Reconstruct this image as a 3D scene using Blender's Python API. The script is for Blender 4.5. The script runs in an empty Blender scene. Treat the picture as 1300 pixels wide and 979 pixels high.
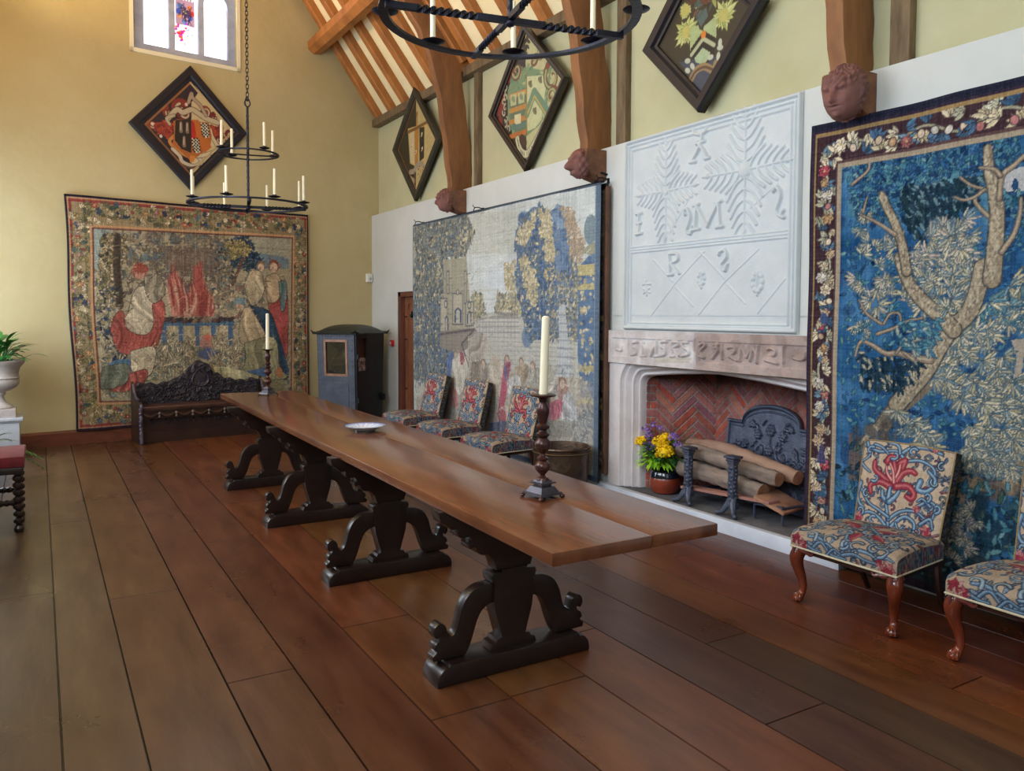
import bpy, bmesh, math, random
import numpy as np
from mathutils import Vector, Matrix
random.seed(7); RNG = np.random.default_rng(7)
SC = bpy.context.scene
COL = SC.collection
PI = math.pi
D2R = PI/180

# ------------------------------------------------------------------ camera
CF, CCX, CCY, YAW, PITCH, ROLL, CH = 1007.14, 650.0, 445.0, .5381, .0446, .0044, 1.6
_cy, _sy, _cp, _sp = math.cos(YAW), math.sin(YAW), math.cos(PITCH), math.sin(PITCH)
FW = np.array([_sy*_cp, _cy*_cp, -_sp]); _r = np.array([_cy, -_sy, 0.]); _u = np.cross(_r, FW)
RT = _r*math.cos(ROLL)+_u*math.sin(ROLL); UP = -_r*math.sin(ROLL)+_u*math.cos(ROLL)
CPOS = np.array([0., 0., CH])
cam_d = bpy.data.cameras.new('camera'); cam = bpy.data.objects.new('camera', cam_d); COL.objects.link(cam)
cam_d.sensor_fit = 'HORIZONTAL'; cam_d.sensor_width = 36; cam_d.lens = CF/1300*36
cam_d.shift_y = -(979/2-CCY)/1300; cam_d.clip_start = .05; cam_d.clip_end = 200
cam.matrix_world = Matrix(((RT[0], UP[0], -FW[0], 0), (RT[1], UP[1], -FW[1], 0), (RT[2], UP[2], -FW[2], CH), (0, 0, 0, 1)))
SC.camera = cam

def S2L(c):
    c = np.asarray(c, float)/255.
    return np.where(c <= .04045, c/12.92, ((c+.055)/1.055)**2.4)

class Frame:
    """a flat surface with its own metric coordinates: u to the right, v up, n towards the viewer's side"""
    def __init__(s, O, U, V):
        s.O = np.array(O, float); s.U = np.array(U, float); s.U /= np.linalg.norm(s.U)
        s.V = np.array(V, float); s.V /= np.linalg.norm(s.V); s.N = np.cross(s.U, s.V)
    def px(s, x, y):                      # a point of the measured design, as metric (u, v) on this surface
        d = FW*CF+RT*(x-CCX)-UP*(y-CCY); t = ((s.O-CPOS)@s.N)/(d@s.N); p = CPOS+t*d-s.O
        return (p@s.U, p@s.V)
    def w(s, u, v, n=0.):
        return s.O+s.U*u+s.V*v+s.N*n
    def crop(s, x0, y0, sc):
        return lambda *pts: [s.px(x0+a/sc, y0+b/sc) for a, b in pts]

# ------------------------------------------------------------------ painter (cloth designs, painted panels, carved reliefs)
class Canvas:
    def __init__(s, w, h, res, base=(0, 0, 0), chan=3):
        s.w, s.h, s.res = w, h, res
        s.nx, s.ny = int(round(w/res))+1, int(round(h/res))+1
        s.a = np.zeros((s.ny, s.nx, chan)); s.a[:] = base
        s.xs = np.linspace(0, w, s.nx); s.ys = np.linspace(0, h, s.ny)
    def box(s, x0, y0, x1, y1):
        i0 = max(0, int((x0)/s.res)-1); i1 = min(s.nx, int((x1)/s.res)+2)
        j0 = max(0, int((y0)/s.res)-1); j1 = min(s.ny, int((y1)/s.res)+2)
        if i0 >= i1 or j0 >= j1: return None
        X, Y = np.meshgrid(s.xs[i0:i1], s.ys[j0:j1]); return slice(j0, j1), slice(i0, i1), X, Y
    def put(s, sj, si, al, col, mode='over'):
        al = al[..., None]
        if mode == 'over': s.a[sj, si] = s.a[sj, si]*(1-al)+np.asarray(col, float)*al
        elif mode == 'max': s.a[sj, si] = np.maximum(s.a[sj, si], al*col)
        elif mode == 'add': s.a[sj, si] += al*np.asarray(col, float)
    def rect(s, x0, y0, x1, y1, col, al=1.):
        b = s.box(x0, y0, x1, y1)
        if b is None: return
        sj, si, X, Y = b; m = ((X >= x0) & (X <= x1) & (Y >= y0) & (Y <= y1))*al; s.put(sj, si, m, col)
    def mask(s, pts):
        p = np.array(pts, float); b = s.box(p[:, 0].min(), p[:, 1].min(), p[:, 0].max(), p[:, 1].max())
        if b is None: return None
        sj, si, X, Y = b; m = np.zeros(X.shape, bool); n = len(p)
        for i in range(n):
            x1, y1 = p[i]; x2, y2 = p[(i+1) % n]
            if y1 == y2: continue
            c = ((y1 > Y) != (y2 > Y)) & (X < (x2-x1)*(Y-y1)/(y2-y1)+x1); m ^= c
        return sj, si, m
    def poly(s, pts, col, al=1., mode='over'):
        k = s.mask(pts)
        if k is None: return
        s.put(k[0], k[1], k[2]*al, col, mode)
    def ell(s, x, y, rx, ry, col, ang=0, al=1., soft=0., mode='over'):
        R = max(rx, ry)*1.05+s.res; b = s.box(x-R, y-R, x+R, y+R)
        if b is None: return
        sj, si, X, Y = b; c, q = math.cos(ang), math.sin(ang); dx, dy = X-x, Y-y
        t = np.sqrt(((dx*c+dy*q)/rx)**2+((-dx*q+dy*c)/ry)**2)
        if mode == 'dome': s.put(sj, si, np.sqrt(np.clip(1-t*t, 0, 1)), col, 'max'); return
        m = np.clip((1-t)/max(soft, s.res*.7/min(rx, ry)), 0, 1)*al if soft or min(rx, ry) > s.res*1.5 else (t <= 1)*al
        s.put(sj, si, m, col, mode)
    def stroke(s, pts, r, col, al=1., r2=None, mode='over', taper=False):
        pts = [np.array(p, float) for p in pts]; n = len(pts)-1
        for i in range(n):
            a, b = pts[i], pts[i+1]
            ra = r if r2 is None else r+(r2-r)*i/n; rb = r if r2 is None else r+(r2-r)*(i+1)/n
            R = max(ra, rb)+s.res
            k = s.box(min(a[0], b[0])-R, min(a[1], b[1])-R, max(a[0], b[0])+R, max(a[1], b[1])+R)
            if k is None: continue
            sj, si, X, Y = k; d = b-a; L = d@d+1e-12; t = np.clip(((X-a[0])*d[0]+(Y-a[1])*d[1])/L, 0, 1)
            dist = np.hypot(X-a[0]-t*d[0], Y-a[1]-t*d[1]); rr = ra+(rb-ra)*t
            if mode == 'dome': s.put(sj, si, np.sqrt(np.clip(1-(dist/rr)**2, 0, 1)), col, 'max')
            else: s.put(sj, si, np.clip((rr-dist)/s.res+.5, 0, 1)*al, col, mode)
    def leaf(s, x, y, L, W, ang, col, edge=None, vein=None, mode='over'):
        """pointed leaf growing from (x,y) along ang"""
        R = L+s.res; c, q = math.cos(ang), math.sin(ang); cx, cy = x+c*L/2, y+q*L/2
        k = s.box(cx-R*.6-W, cy-R*.6-W, cx+R*.6+W, cy+R*.6+W)
        if k is None: return
        sj, si, X, Y = k; dx, dy = X-x, Y-y; t = (dx*c+dy*q)/L; w = (-dx*q+dy*c)
        f = np.clip(t, 0, 1); half = W*.5*np.sin(PI*f**.8)
        if edge is not None: edge = np.asarray(edge, float)*.6+np.asarray(col, float)*.4; s.put(sj, si, ((np.abs(w) < half+s.res*.9) & (t > -.05) & (t < 1.08))*1., edge, mode)
        m = (np.abs(w) < half) & (t > 0) & (t < 1); s.put(sj, si, m*1., col, mode)
        if vein is not None: s.put(sj, si, (m & (w > half*.25))*1., vein, mode)
    def noise(s, amp, cell, chan=True):
        nx, ny = int(s.w/cell)+3, int(s.h/cell)+3
        g = RNG.normal(0, amp, (ny, nx, 1)); gx, gy = s.xs/cell, s.ys/cell
        ix, iy = gx.astype(int), gy.astype(int); fx, fy = (gx-ix)[None, :, None], (gy-iy)[:, None, None]
        fx, fy = fx*fx*(3-2*fx), fy*fy*(3-2*fy)
        A = g[iy][:, ix]; B = g[iy][:, ix+1]; C_ = g[iy+1][:, ix]; D = g[iy+1][:, ix+1]
        s.a = s.a+(A*(1-fx)*(1-fy)+B*fx*(1-fy)+C_*(1-fx)*fy+D*fx*fy)
    def inside(s, pts, n):
        """n random points inside a polygon"""
        p = np.array(pts, float); lo, hi = p.min(0), p.max(0); out = []
        m = len(p); tries = 0
        while len(out) < n and tries < 60:
            tries += 1; q = lo+RNG.random((n*2, 2))*(hi-lo); k = np.zeros(len(q), bool)
            for i in range(m):
                x1, y1 = p[i]; x2, y2 = p[(i+1) % m]
                if y1 == y2: continue
                k ^= ((y1 > q[:, 1]) != (y2 > q[:, 1])) & (q[:, 0] < (x2-x1)*(q[:, 1]-y1)/(y2-y1)+x1)
            out += list(q[k])
        return out[:n]

def hatch(cv, P, n, L, amp=.22, ang=None):
    """short woven strokes that lighten or darken what is there"""
    for p in cv.inside(P, n):
        a = RNG.random()*PI if ang is None else ang+RNG.normal(0, .3); l = L*(.5+RNG.random()); q = (p[0]+l*math.cos(a), p[1]+l*math.sin(a)); i, j = min(cv.ny-1, max(0, int(p[1]/cv.res))), min(cv.nx-1, max(0, int(p[0]/cv.res)))
        cv.stroke([tuple(p), q], .0042, np.clip(cv.a[i, j]*(1+pick([-1, 1, -1.3])*amp), 8, 245), .8)
def drape(cv, P, col, depth=.20, folds=9, ang=None):
    """a robe: filled outline whose cloth falls in folds"""
    P = [np.array(p, float) for p in P]; Q = smoothpath([tuple(p) for p in P+[P[0]]], 4)[:-1]; k = cv.mask(Q)
    if k is None: return
    sj, si, m = k; X, Y = np.meshgrid(cv.xs[si], cv.ys[sj]); c = np.mean(P, 0); sz = np.ptp(np.array(P), axis=0).max()+1e-6; a = RNG.normal(0, .35) if ang is None else ang
    u = ((X-c[0])*math.cos(a)+(Y-c[1])*math.sin(a))/sz; w = (-(X-c[0])*math.sin(a)+(Y-c[1])*math.cos(a))/sz; p1, p2 = RNG.random(2)*6
    kn = int(max(6, folds*1.6)); tab = RNG.normal(0, 1, kn+4); tab2 = RNG.normal(0, 1, 3*kn+8); uu = u+.10*np.sin(w*3.5+p1)+.05*np.sin(w*8+p2)
    f = np.interp(np.clip(uu+.6, 0, 1.2)/1.2*kn, np.arange(kn+4), tab)+.5*np.interp(np.clip(uu+.6, 0, 1.2)/1.2*kn*3, np.arange(3*kn+8), tab2)+.35*np.sin(w*5+p2+u*3); sh = 1+depth*np.clip(f, -1.8, 1.6)*.8
    C = np.clip(np.array(col, float)[None, None, :]*sh[..., None], 0, 250); cv.a[sj, si] = np.where(m[..., None], C, cv.a[sj, si])

def pick(p): return p[int(RNG.integers(len(p)))]
def jit(c, a=12): return np.clip(np.array(c, float)+RNG.normal(0, a), 2, 252)

# ------------------------------------------------------------------ materials
MATS = {}
def mat(name, col, col2=None, rough=.6, metal=0., scale=8., bump=0., bscale=None, stretch=(1, 1, 1), vcol=False, spec=.5,
        coat=0., sheen=0., detail=5., emit=0., trans=0., contrast=.5, coords='Object', vamt=0.):
    if name in MATS: return MATS[name]
    m = bpy.data.materials.new(name); m.use_nodes = True; nt = m.node_tree; N, Lk = nt.nodes, nt.links
    b = N['Principled BSDF']; b.inputs['Roughness'].default_value = rough; b.inputs['Metallic'].default_value = metal
    b.inputs['Specular IOR Level'].default_value = spec; b.inputs['Coat Weight'].default_value = coat
    b.inputs['Coat Roughness'].default_value = .12; b.inputs['Sheen Weight'].default_value = sheen
    c1 = (*S2L(col), 1); c2 = (*S2L(col2 if col2 is not None else col), 1)
    tc = N.new('ShaderNodeTexCoord'); mp = N.new('ShaderNodeMapping'); mp.inputs['Scale'].default_value = stretch
    Lk.new(tc.outputs[coords], mp.inputs['Vector'])
    no = N.new('ShaderNodeTexNoise'); no.inputs['Scale'].default_value = scale; no.inputs['Detail'].default_value = detail
    no.inputs['Roughness'].default_value = .6; Lk.new(mp.outputs[0], no.inputs['Vector'])
    rp = N.new('ShaderNodeValToRGB'); rp.color_ramp.elements[0].position = .5-contrast*.4; rp.color_ramp.elements[1].position = .5+contrast*.4
    rp.color_ramp.elements[0].color = c1; rp.color_ramp.elements[1].color = c2; Lk.new(no.outputs['Fac'], rp.inputs['Fac'])
    out = rp.outputs['Color']
    if vcol:
        at = N.new('ShaderNodeAttribute'); at.attribute_name = 'Col'
        mx = N.new('ShaderNodeMix'); mx.data_type = 'RGBA'; mx.blend_type = 'MULTIPLY'; mx.inputs[0].default_value = 1.
        Lk.new(at.outputs['Color'], mx.inputs[6]); Lk.new(out, mx.inputs[7]); out = mx.outputs[2]
    Lk.new(out, b.inputs['Base Color'])
    if emit: Lk.new(out, b.inputs['Emission Color']); b.inputs['Emission Strength'].default_value = emit
    if bump:
        n2 = N.new('ShaderNodeTexNoise'); n2.inputs['Scale'].default_value = bscale or scale*3; n2.inputs['Detail'].default_value = 4
        Lk.new(mp.outputs[0], n2.inputs['Vector']); bp = N.new('ShaderNodeBump'); bp.inputs['Strength'].default_value = bump
        bp.inputs['Distance'].default_value = .01; Lk.new(n2.outputs['Fac'], bp.inputs['Height']); Lk.new(bp.outputs[0], b.inputs['Normal'])
    MATS[name] = m; return m

# ------------------------------------------------------------------ mesh builder
class MB:
    def __init__(s): s.v = []; s.f = []; s.c = None
    def add(s, vs, fs):
        k = len(s.v); s.v += [tuple(map(float, p)) for p in vs]; s.f += [tuple(i+k for i in f) for f in fs]; return s
    def box(s, c, d, rz=0, M=None, bev=0.):
        """box centred at c with size d; optional chamfer"""
        hx, hy, hz = d[0]/2, d[1]/2, d[2]/2
        if bev:
            e = min(bev, hx*.49, hy*.49, hz*.49); bm = bmesh.new(); bmesh.ops.create_cube(bm, size=1)
            for v in bm.verts: v.co = Vector((v.co.x*d[0], v.co.y*d[1], v.co.z*d[2]))
            bmesh.ops.bevel(bm, geom=bm.edges[:], offset=e, segments=2, profile=.6, affect='EDGES')
            bm.verts.index_update(); P = [v.co.copy() for v in bm.verts]; F = [[v.index for v in f.verts] for f in bm.faces]; bm.free()
        else:
            P = [Vector((x*hx, y*hy, z*hz)) for x in (-1, 1) for y in (-1, 1) for z in (-1, 1)]
            F = [(0, 1, 3, 2), (4, 6, 7, 5), (0, 4, 5, 1), (2, 3, 7, 6), (0, 2, 6, 4), (1, 5, 7, 3)]
        R = M if M is not None else Matrix.Rotation(rz, 3, 'Z')
        return s.add([R @ p+Vector(c) for p in P], F)
    def prism(s, pts, O, U, V, N, t, bev=0.):
        """2-D outline pts (u,v) in plane O+uU+vV, extruded by t along N"""
        O, U, V, N = (np.array(a, float) for a in (O, U, V, N)); bm = bmesh.new()
        vs = [bm.verts.new(O+U*a+V*b) for a, b in pts]; f = bm.faces.new(vs)
        r = bmesh.ops.extrude_face_region(bm, geom=[f]); top = [g for g in r['geom'] if isinstance(g, bmesh.types.BMVert)]
        for v in top: v.co += Vector(N*t)
        bmesh.ops.recalc_face_normals(bm, faces=bm.faces[:])
        if bev:
            es = [e for e in bm.edges if len(e.link_faces) == 2 and any(len(q.verts) > 4 or q in () for q in e.link_faces)]
            if len(pts) <= 4: es = bm.edges[:]
            bmesh.ops.bevel(bm, geom=es, offset=bev, segments=2, profile=.6, affect='EDGES', clamp_overlap=True)
        big = [q for q in bm.faces if len(q.verts) > 4]
        if big: bmesh.ops.triangulate(bm, faces=big)
        bm.verts.index_update(); P = [v.co.copy() for v in bm.verts]; F = [[v.index for v in q.verts] for q in bm.faces]; bm.free()
        return s.add(P, F)
    def lathe(s, prof, c=(0, 0, 0), seg=24, M=None, close=True, wob=None):
        """profile [(r,z)...] turned about Z"""
        P = []; F = []; n = len(prof)
        for i, (r, z) in enumerate(prof):
            for k in range(seg):
                a = 2*PI*k/seg; rr = r*(1+(wob(a, z) if wob else 0)); P.append(Vector((rr*math.cos(a), rr*math.sin(a), z)))
        for i in range(n-1):
            for k in range(seg):
                k2 = (k+1) % seg; F.append((i*seg+k, i*seg+k2, (i+1)*seg+k2, (i+1)*seg+k))
        if close:
            F.append(tuple(range(seg))[::-1]); F.append(tuple((n-1)*seg+k for k in range(seg)))
        if M is not None: P = [M @ p for p in P]
        return s.add([p+Vector(c) for p in P], F)
    def tube(s, path, r, seg=8, cap=True, closed=False, flat=1., up=(0, 0, 1)):
        """round (or flattened) bar along a path; r may be a list"""
        pts = [Vector(p) for p in path]; n = len(pts); rs = r if hasattr(r, '__len__') else [r]*n
        P = []; F = []; prevx = None
        for i, p in enumerate(pts):
            if closed: t = pts[(i+1) % n]-pts[i-1]
            else: t = (pts[min(i+1, n-1)]-pts[max(i-1, 0)])
            t.normalize()
            if prevx is None:
                a = Vector(up); a = a if abs(a.dot(t)) < .95 else Vector((1, 0, 0)); x = a.cross(t).normalized()
            else:
                x = (prevx-t*prevx.dot(t)); x = x.normalized() if x.length > 1e-6 else Vector(up).cross(t).normalized()
            prevx = x; y = t.cross(x)
            for k in range(seg):
                a = 2*PI*k/seg; P.append(p+x*math.cos(a)*rs[i]+y*math.sin(a)*rs[i]*flat)
        m = n if closed else n-1
        for i in range(m):
            j = (i+1) % n
            for k in range(seg):
                k2 = (k+1) % seg; F.append((i*seg+k, i*seg+k2, j*seg+k2, j*seg+k))
        if cap and not closed: F.append(tuple(range(seg))[::-1]); F.append(tuple((n-1)*seg+k for k in range(seg)))
        return s.add(P, F)
    def sweep(s, path, prof, up=(0, 0, 1), closed=False, cap=True):
        """closed 2-D profile [(side, up)] swept along a path with mitred corners"""
        pts = [Vector(p) for p in path]; n = len(pts); m = len(prof); P = []; F = []; upv = Vector(up)
        for i, p in enumerate(pts):
            a = (p-pts[i-1]).normalized() if (i > 0 or closed) else (pts[1]-p).normalized()
            b = (pts[(i+1) % n]-p).normalized() if (i < n-1 or closed) else a
            t = (a+b); t = t.normalized() if t.length > 1e-6 else a; x = t.cross(upv).normalized(); k = 1/max(.35, t.dot(a))
            u2 = upv
            for q in prof: P.append(p+x*q[0]*k+u2*q[1])
        mm = n if closed else n-1
        for i in range(mm):
            j = (i+1) % n
            for k in range(m):
                k2 = (k+1) % m; F.append((i*m+k, i*m+k2, j*m+k2, j*m+k))
        if cap and not closed: F.append(tuple(range(m))[::-1]); F.append(tuple((n-1)*m+k for k in range(m)))
        return s.add(P, F)
    def ball(s, c, r, seg=12, rings=8, sq=(1, 1, 1), M=None):
        P = []; F = []
        for i in range(1, rings):
            th = PI*i/rings
            for k in range(seg):
                a = 2*PI*k/seg; P.append(Vector((r*sq[0]*math.sin(th)*math.cos(a), r*sq[1]*math.sin(th)*math.sin(a), r*sq[2]*math.cos(th))))
        for i in range(rings-2):
            for k in range(seg):
                k2 = (k+1) % seg; F.append((i*seg+k, (i+1)*seg+k, (i+1)*seg+k2, i*seg+k2))
        t = len(P); P.append(Vector((0, 0, r*sq[2]))); P.append(Vector((0, 0, -r*sq[2])))
        for k in range(seg):
            k2 = (k+1) % seg; F.append((k, k2, t)); F.append(((rings-2)*seg+k2, (rings-2)*seg+k, t+1))
        if M is not None: P = [M @ p for p in P]
        return s.add([p+Vector(c) for p in P], F)

def build(name, mb, m, parent=None, smooth=True, angle=35, world=True, recalc=True, sub=0):
    """link one mesh object; with a parent, world-space vertices are moved into the parent's space"""
    me = bpy.data.meshes.new(name); V = mb.v
    if parent is not None and world:
        o = parent; off = Vector((0, 0, 0))
        while o is not None: off += o.location; o = o.parent
        V = [(x-off.x, y-off.y, z-off.z) for x, y, z in V]
    me.from_pydata(V, [], mb.f); me.update()
    if recalc:
        bm = bmesh.new(); bm.from_mesh(me); bmesh.ops.recalc_face_normals(bm, faces=bm.faces[:]); bm.to_mesh(me); bm.free()
    if mb.c is not None:
        at = me.color_attributes.new('Col', 'FLOAT_COLOR', 'POINT')
        a = np.ones((len(mb.v), 4), np.float32); a[:, :3] = S2L(np.clip(np.array(mb.c), 0, 255)); at.data.foreach_set('color', a.ravel())
    me.materials.append(m); ob = bpy.data.objects.new(name, me); COL.objects.link(ob)
    if smooth:
        me.polygons.foreach_set('use_smooth', [True]*len(me.polygons)); me.set_sharp_from_angle(angle=angle*D2R)
    if sub:
        md = ob.modifiers.new('s', 'SUBSURF'); md.levels = md.render_levels = sub
    if parent is not None: ob.parent = parent
    return ob

def grid_mb(cv, pos, back=None, sidecol=None, rings=0, pal=None):
    """canvas -> dense mesh with its design as colours; pos(U,V) gives the world points; back(U,V) closes it with depth"""
    X, Y = np.meshgrid(cv.xs, cv.ys); P = pos(X, Y).reshape(-1, 3); nx, ny = cv.nx, cv.ny
    mb = MB(); idx = np.arange(nx*ny).reshape(ny, nx)
    F = np.stack([idx[:-1, :-1], idx[:-1, 1:], idx[1:, 1:], idx[1:, :-1]], -1).reshape(-1, 4)
    v = [tuple(p) for p in P.tolist()]; f = [tuple(q) for q in F.tolist()]; c = cv.a.reshape(-1, cv.a.shape[-1]).tolist() if cv.a.shape[-1] == 3 else None
    if back is not None:
        ring = list(idx[0, :])+list(idx[1:, -1])+list(idx[-1, -2::-1])+list(idx[-2:0:-1, 0]); ring = [int(i) for i in ring]
        XY = np.stack([X.ravel()[ring], Y.ravel()[ring]], -1); B = back(XY[:, 0], XY[:, 1]); k = len(v)
        n = len(ring); A_ = P[ring]; nr_ = max(1, rings); sc = np.array(sidecol if sidecol is not None else (60, 50, 40), float)
        for q in range(nr_+1):
            v += [tuple(p) for p in (A_*(1-q/nr_)+B*(q/nr_)).tolist()]
            if c is not None:
                if pal is None: c += [list(sc)]*n
                else:
                    cols = np.array([pal[int(RNG.integers(len(pal)))] for _ in range(n//3+2)], float).repeat(3, 0)[:n]; c += (cols if q % 2 == 0 else prevc*.5+cols*.5).tolist(); prevc = cols
        for q in range(nr_):
            k1 = k+q*n; k2 = k1+n; f += [(k1+i, k2+i, k2+(i+1) % n, k1+(i+1) % n) for i in range(n)]
        k2 = k+nr_*n; f.append(tuple(k2+i for i in range(n))[::-1])
    mb.v, mb.f, mb.c = v, f, c
    return mb

# ------------------------------------------------------------------ things
def tag(o, label, cat=None, group=None, kind=None):
    if label: o['label'] = label
    if cat: o['category'] = cat
    if group: o['group'] = group
    if kind: o['kind'] = kind
    return o
def thing(name, label, cat, loc=(0, 0, 0), rz=0, group=None):
    o = bpy.data.objects.new(name, None); COL.objects.link(o); o.empty_display_size = .1
    o.location = loc; o.rotation_euler = (0, 0, rz); return tag(o, label, cat, group)
def struct(name, mb, m, **k):
    o = build(name, mb, m, **k); o['kind'] = 'structure'; return o
def dup(root, loc, rz=None, label=None, group=None):
    r = root.copy(); COL.objects.link(r); r.location = loc
    if rz is not None: r.rotation_euler = (0, 0, rz)
    if label: r['label'] = label
    if group: r['group'] = group
    for ch in list(root.children):
        c = ch.copy(); COL.objects.link(c); c.parent = r
        for g in list(ch.children):
            d = g.copy(); COL.objects.link(d); d.parent = c
    return r
def spiral(cx, cy, r0, r1, a0, a1, n=14):
    return [(cx+(r0+(r1-r0)*i/n)*math.cos(a0+(a1-a0)*i/n), cy+(r0+(r1-r0)*i/n)*math.sin(a0+(a1-a0)*i/n)) for i in range(n+1)]
def bez(p0, p1, p2, p3, n=12):
    out = []
    for i in range(n+1):
        t = i/n; q = 1-t; out.append(tuple(q**3*np.array(p0)+3*q*q*t*np.array(p1)+3*q*t*t*np.array(p2)+t**3*np.array(p3)))
    return out
def smoothpath(pts, n=6):
    """Catmull-Rom through pts"""
    P = [np.array(p, float) for p in pts]; P = [2*P[0]-P[1]]+P+[2*P[-1]-P[-2]]; out = []
    for i in range(1, len(P)-2):
        for k in range(n):
            t = k/n; out.append(tuple(.5*((2*P[i])+(-P[i-1]+P[i+1])*t+(2*P[i-1]-5*P[i]+4*P[i+1]-P[i+2])*t*t+(-P[i-1]+3*P[i]-3*P[i+1]+P[i+2])*t**3)))
    out.append(tuple(P[-2])); return out
# ------------------------------------------------------------------ the hall
XW, XU, ZL = 4.40, 4.52, 3.10          # lower wall face, upper wall face, ledge height
FE = Frame((0, 10.95, 0), (1, .14, 0), (0, 0, 1))       # end wall
def yend(x): return 10.95+.14*x
M_wallE = mat('ochre_limewash', (196, 186, 148), (178, 162, 118), rough=.92, scale=.9, bump=.9, bscale=4, spec=.15, detail=6, contrast=.9)
M_wallL = mat('white_limewash', (204, 207, 206), (192, 195, 192), rough=.9, scale=1.2, bump=.25, bscale=9, spec=.2)
M_wallU = mat('cream_limewash', (190, 188, 156), (176, 172, 136), rough=.92, scale=1.1, bump=.3, bscale=7, spec=.15)
M_roofpl = mat('roof_plaster', (240, 230, 196), (228, 214, 172), rough=.9, scale=1.5, bump=.2, spec=.15)
M_oakR = mat('warm_oak', (188, 122, 58), (122, 72, 34), rough=.65, scale=3, stretch=(2, 2, .6), bump=.5, bscale=14, contrast=.8)
M_oakB = mat('brace_oak', (156, 106, 62), (88, 52, 30), rough=.7, scale=3.2, stretch=(2, 2, .5), bump=.6, bscale=10, contrast=.8)
M_oakG = mat('grey_oak', (128, 108, 80), (84, 66, 46), rough=.8, scale=5, stretch=(3, 3, .6), bump=.4)
M_dark = mat('dark_void', (18, 14, 12), rough=.9)

# floor: long oak boards, one mesh with a colour per board
FB = [-2.3, -1.98, -1.65, -1.32, -.98, -.66, -.30, .045, .308, .67, .964, 1.30, 1.67, 2.06, 2.42, 2.77, 3.05, 3.345, 3.59, 3.87, 4.14, 4.45, 4.9]
butts = {9: [3.52, 7.4], 10: [5.8, 8.4], 11: [2.79, 3.86, 6.9], 12: [2.80, 6.2], 13: [3.21, 7.8], 14: [2.1, 5.2], 15: [2.783, 6.6], 16: [4.4, 8.9], 17: [1.9, 6.0], 18: [3.9], 8: [4.9], 7: [1.2, 6.9], 6: [5.2, 9.0]}
tones = {6: (124, 100, 78), 7: (132, 102, 76), 8: (134, 96, 70), 9: (132, 86, 62), 10: (138, 86, 58), 11: (134, 82, 52), 12: (146, 88, 54), 13: (138, 82, 48),
         14: (118, 78, 54), 15: (112, 78, 56), 16: (146, 92, 56), 17: (148, 86, 52), 18: (140, 80, 50), 19: (128, 72, 46), 20: (120, 70, 46)}
fb = MB(); fc = []
for i in range(len(FB)-1):
    ys = [-2.2]+sorted(butts.get(i, []))+[12.2]; base = np.array(tones.get(i, (112, 84, 64)), float)*(.84 if i >= 11 else .72)*((1.0, 1, .96) if i >= 10 else (1, 1, 1))
    for a, b in zip(ys[:-1], ys[1:]):
        n = len(fb.v); g = .0022; t = base*(1+RNG.normal(0, .05))+RNG.normal(0, 2.5, 3); dz = float(RNG.normal(0, .0006))
        x0, x1, y0, y1 = FB[i]+g, FB[i+1]-g, a+g, b-g; e = .002
        fb.add([(x0, y0, -.006), (x1, y0, -.006), (x1, y1, -.006), (x0, y1, -.006), (x0+e, y0+e, dz), (x1-e, y0+e, dz), (x1-e, y1-e, dz), (x0+e, y1-e, dz)],
               [(4, 5, 6, 7), (0, 1, 5, 4), (1, 2, 6, 5), (2, 3, 7, 6), (3, 0, 4, 7)])
        fc += [list(t*.35)]*4+[list(t)]*4
n = len(fb.v); fb.add([(-2.3, -2.2, -.01), (4.9, -2.2, -.01), (4.9, 12.2, -.01), (-2.3, 12.2, -.01)], [(0, 1, 2, 3)]); fc += [[26, 16, 12]]*4; fb.c = fc
M_floor = mat('polished_boards', (255, 250, 245), (150, 122, 104), rough=.3, scale=3.0, stretch=(3.2, .55, 1), bump=.1, bscale=10, vcol=True, spec=.5, detail=8, contrast=.8)
# roughness variation of the wax
nt = M_floor.node_tree; nz = nt.nodes.new('ShaderNodeTexNoise'); nz.inputs['Scale'].default_value = 1.6; nz.inputs['Detail'].default_value = 6
mr = nt.nodes.new('ShaderNodeMapRange'); mr.inputs['To Min'].default_value = .16; mr.inputs['To Max'].default_value = .46
nt.links.new(nz.outputs['Fac'], mr.inputs['Value']); nt.links.new(mr.outputs[0], nt.nodes['Principled BSDF'].inputs['Roughness'])
tc_ = [q for q in nt.nodes if q.type == 'TEX_COORD'][0]; nt.links.new(tc_.outputs['Object'], nz.inputs['Vector'])
struct('floor', fb, M_floor, smooth=False, recalc=False)

# right wall, lower thick part (openings: fireplace, door)
YD0, YD1, ZD = 9.68, 10.56, 1.92
w = MB(); T = .75
def wbox(mb, x0, x1, y0, y1, z0, z1): mb.box(((x0+x1)/2, (y0+y1)/2, (z0+z1)/2), (x1-x0, y1-y0, z1-z0))
wbox(w, XW, XW+T, -2.2, 3.30, 0, ZL); wbox(w, XW, XW+T, 3.30, 5.58, 1.36, ZL); wbox(w, XW, XW+T, 5.58, YD0, 0, ZL)
wbox(w, XW, XW+T, YD0, YD1, ZD, ZL); wbox(w, XW, XW+T, YD1, 11.9, 0, ZL)
struct('wall_right', w, M_wallL, smooth=False)
w = MB(); wbox(w, XU, XU+.5, -2.2, 11.9, ZL, 4.75); struct('wall_right_upper', w, M_wallU, smooth=False)

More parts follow.
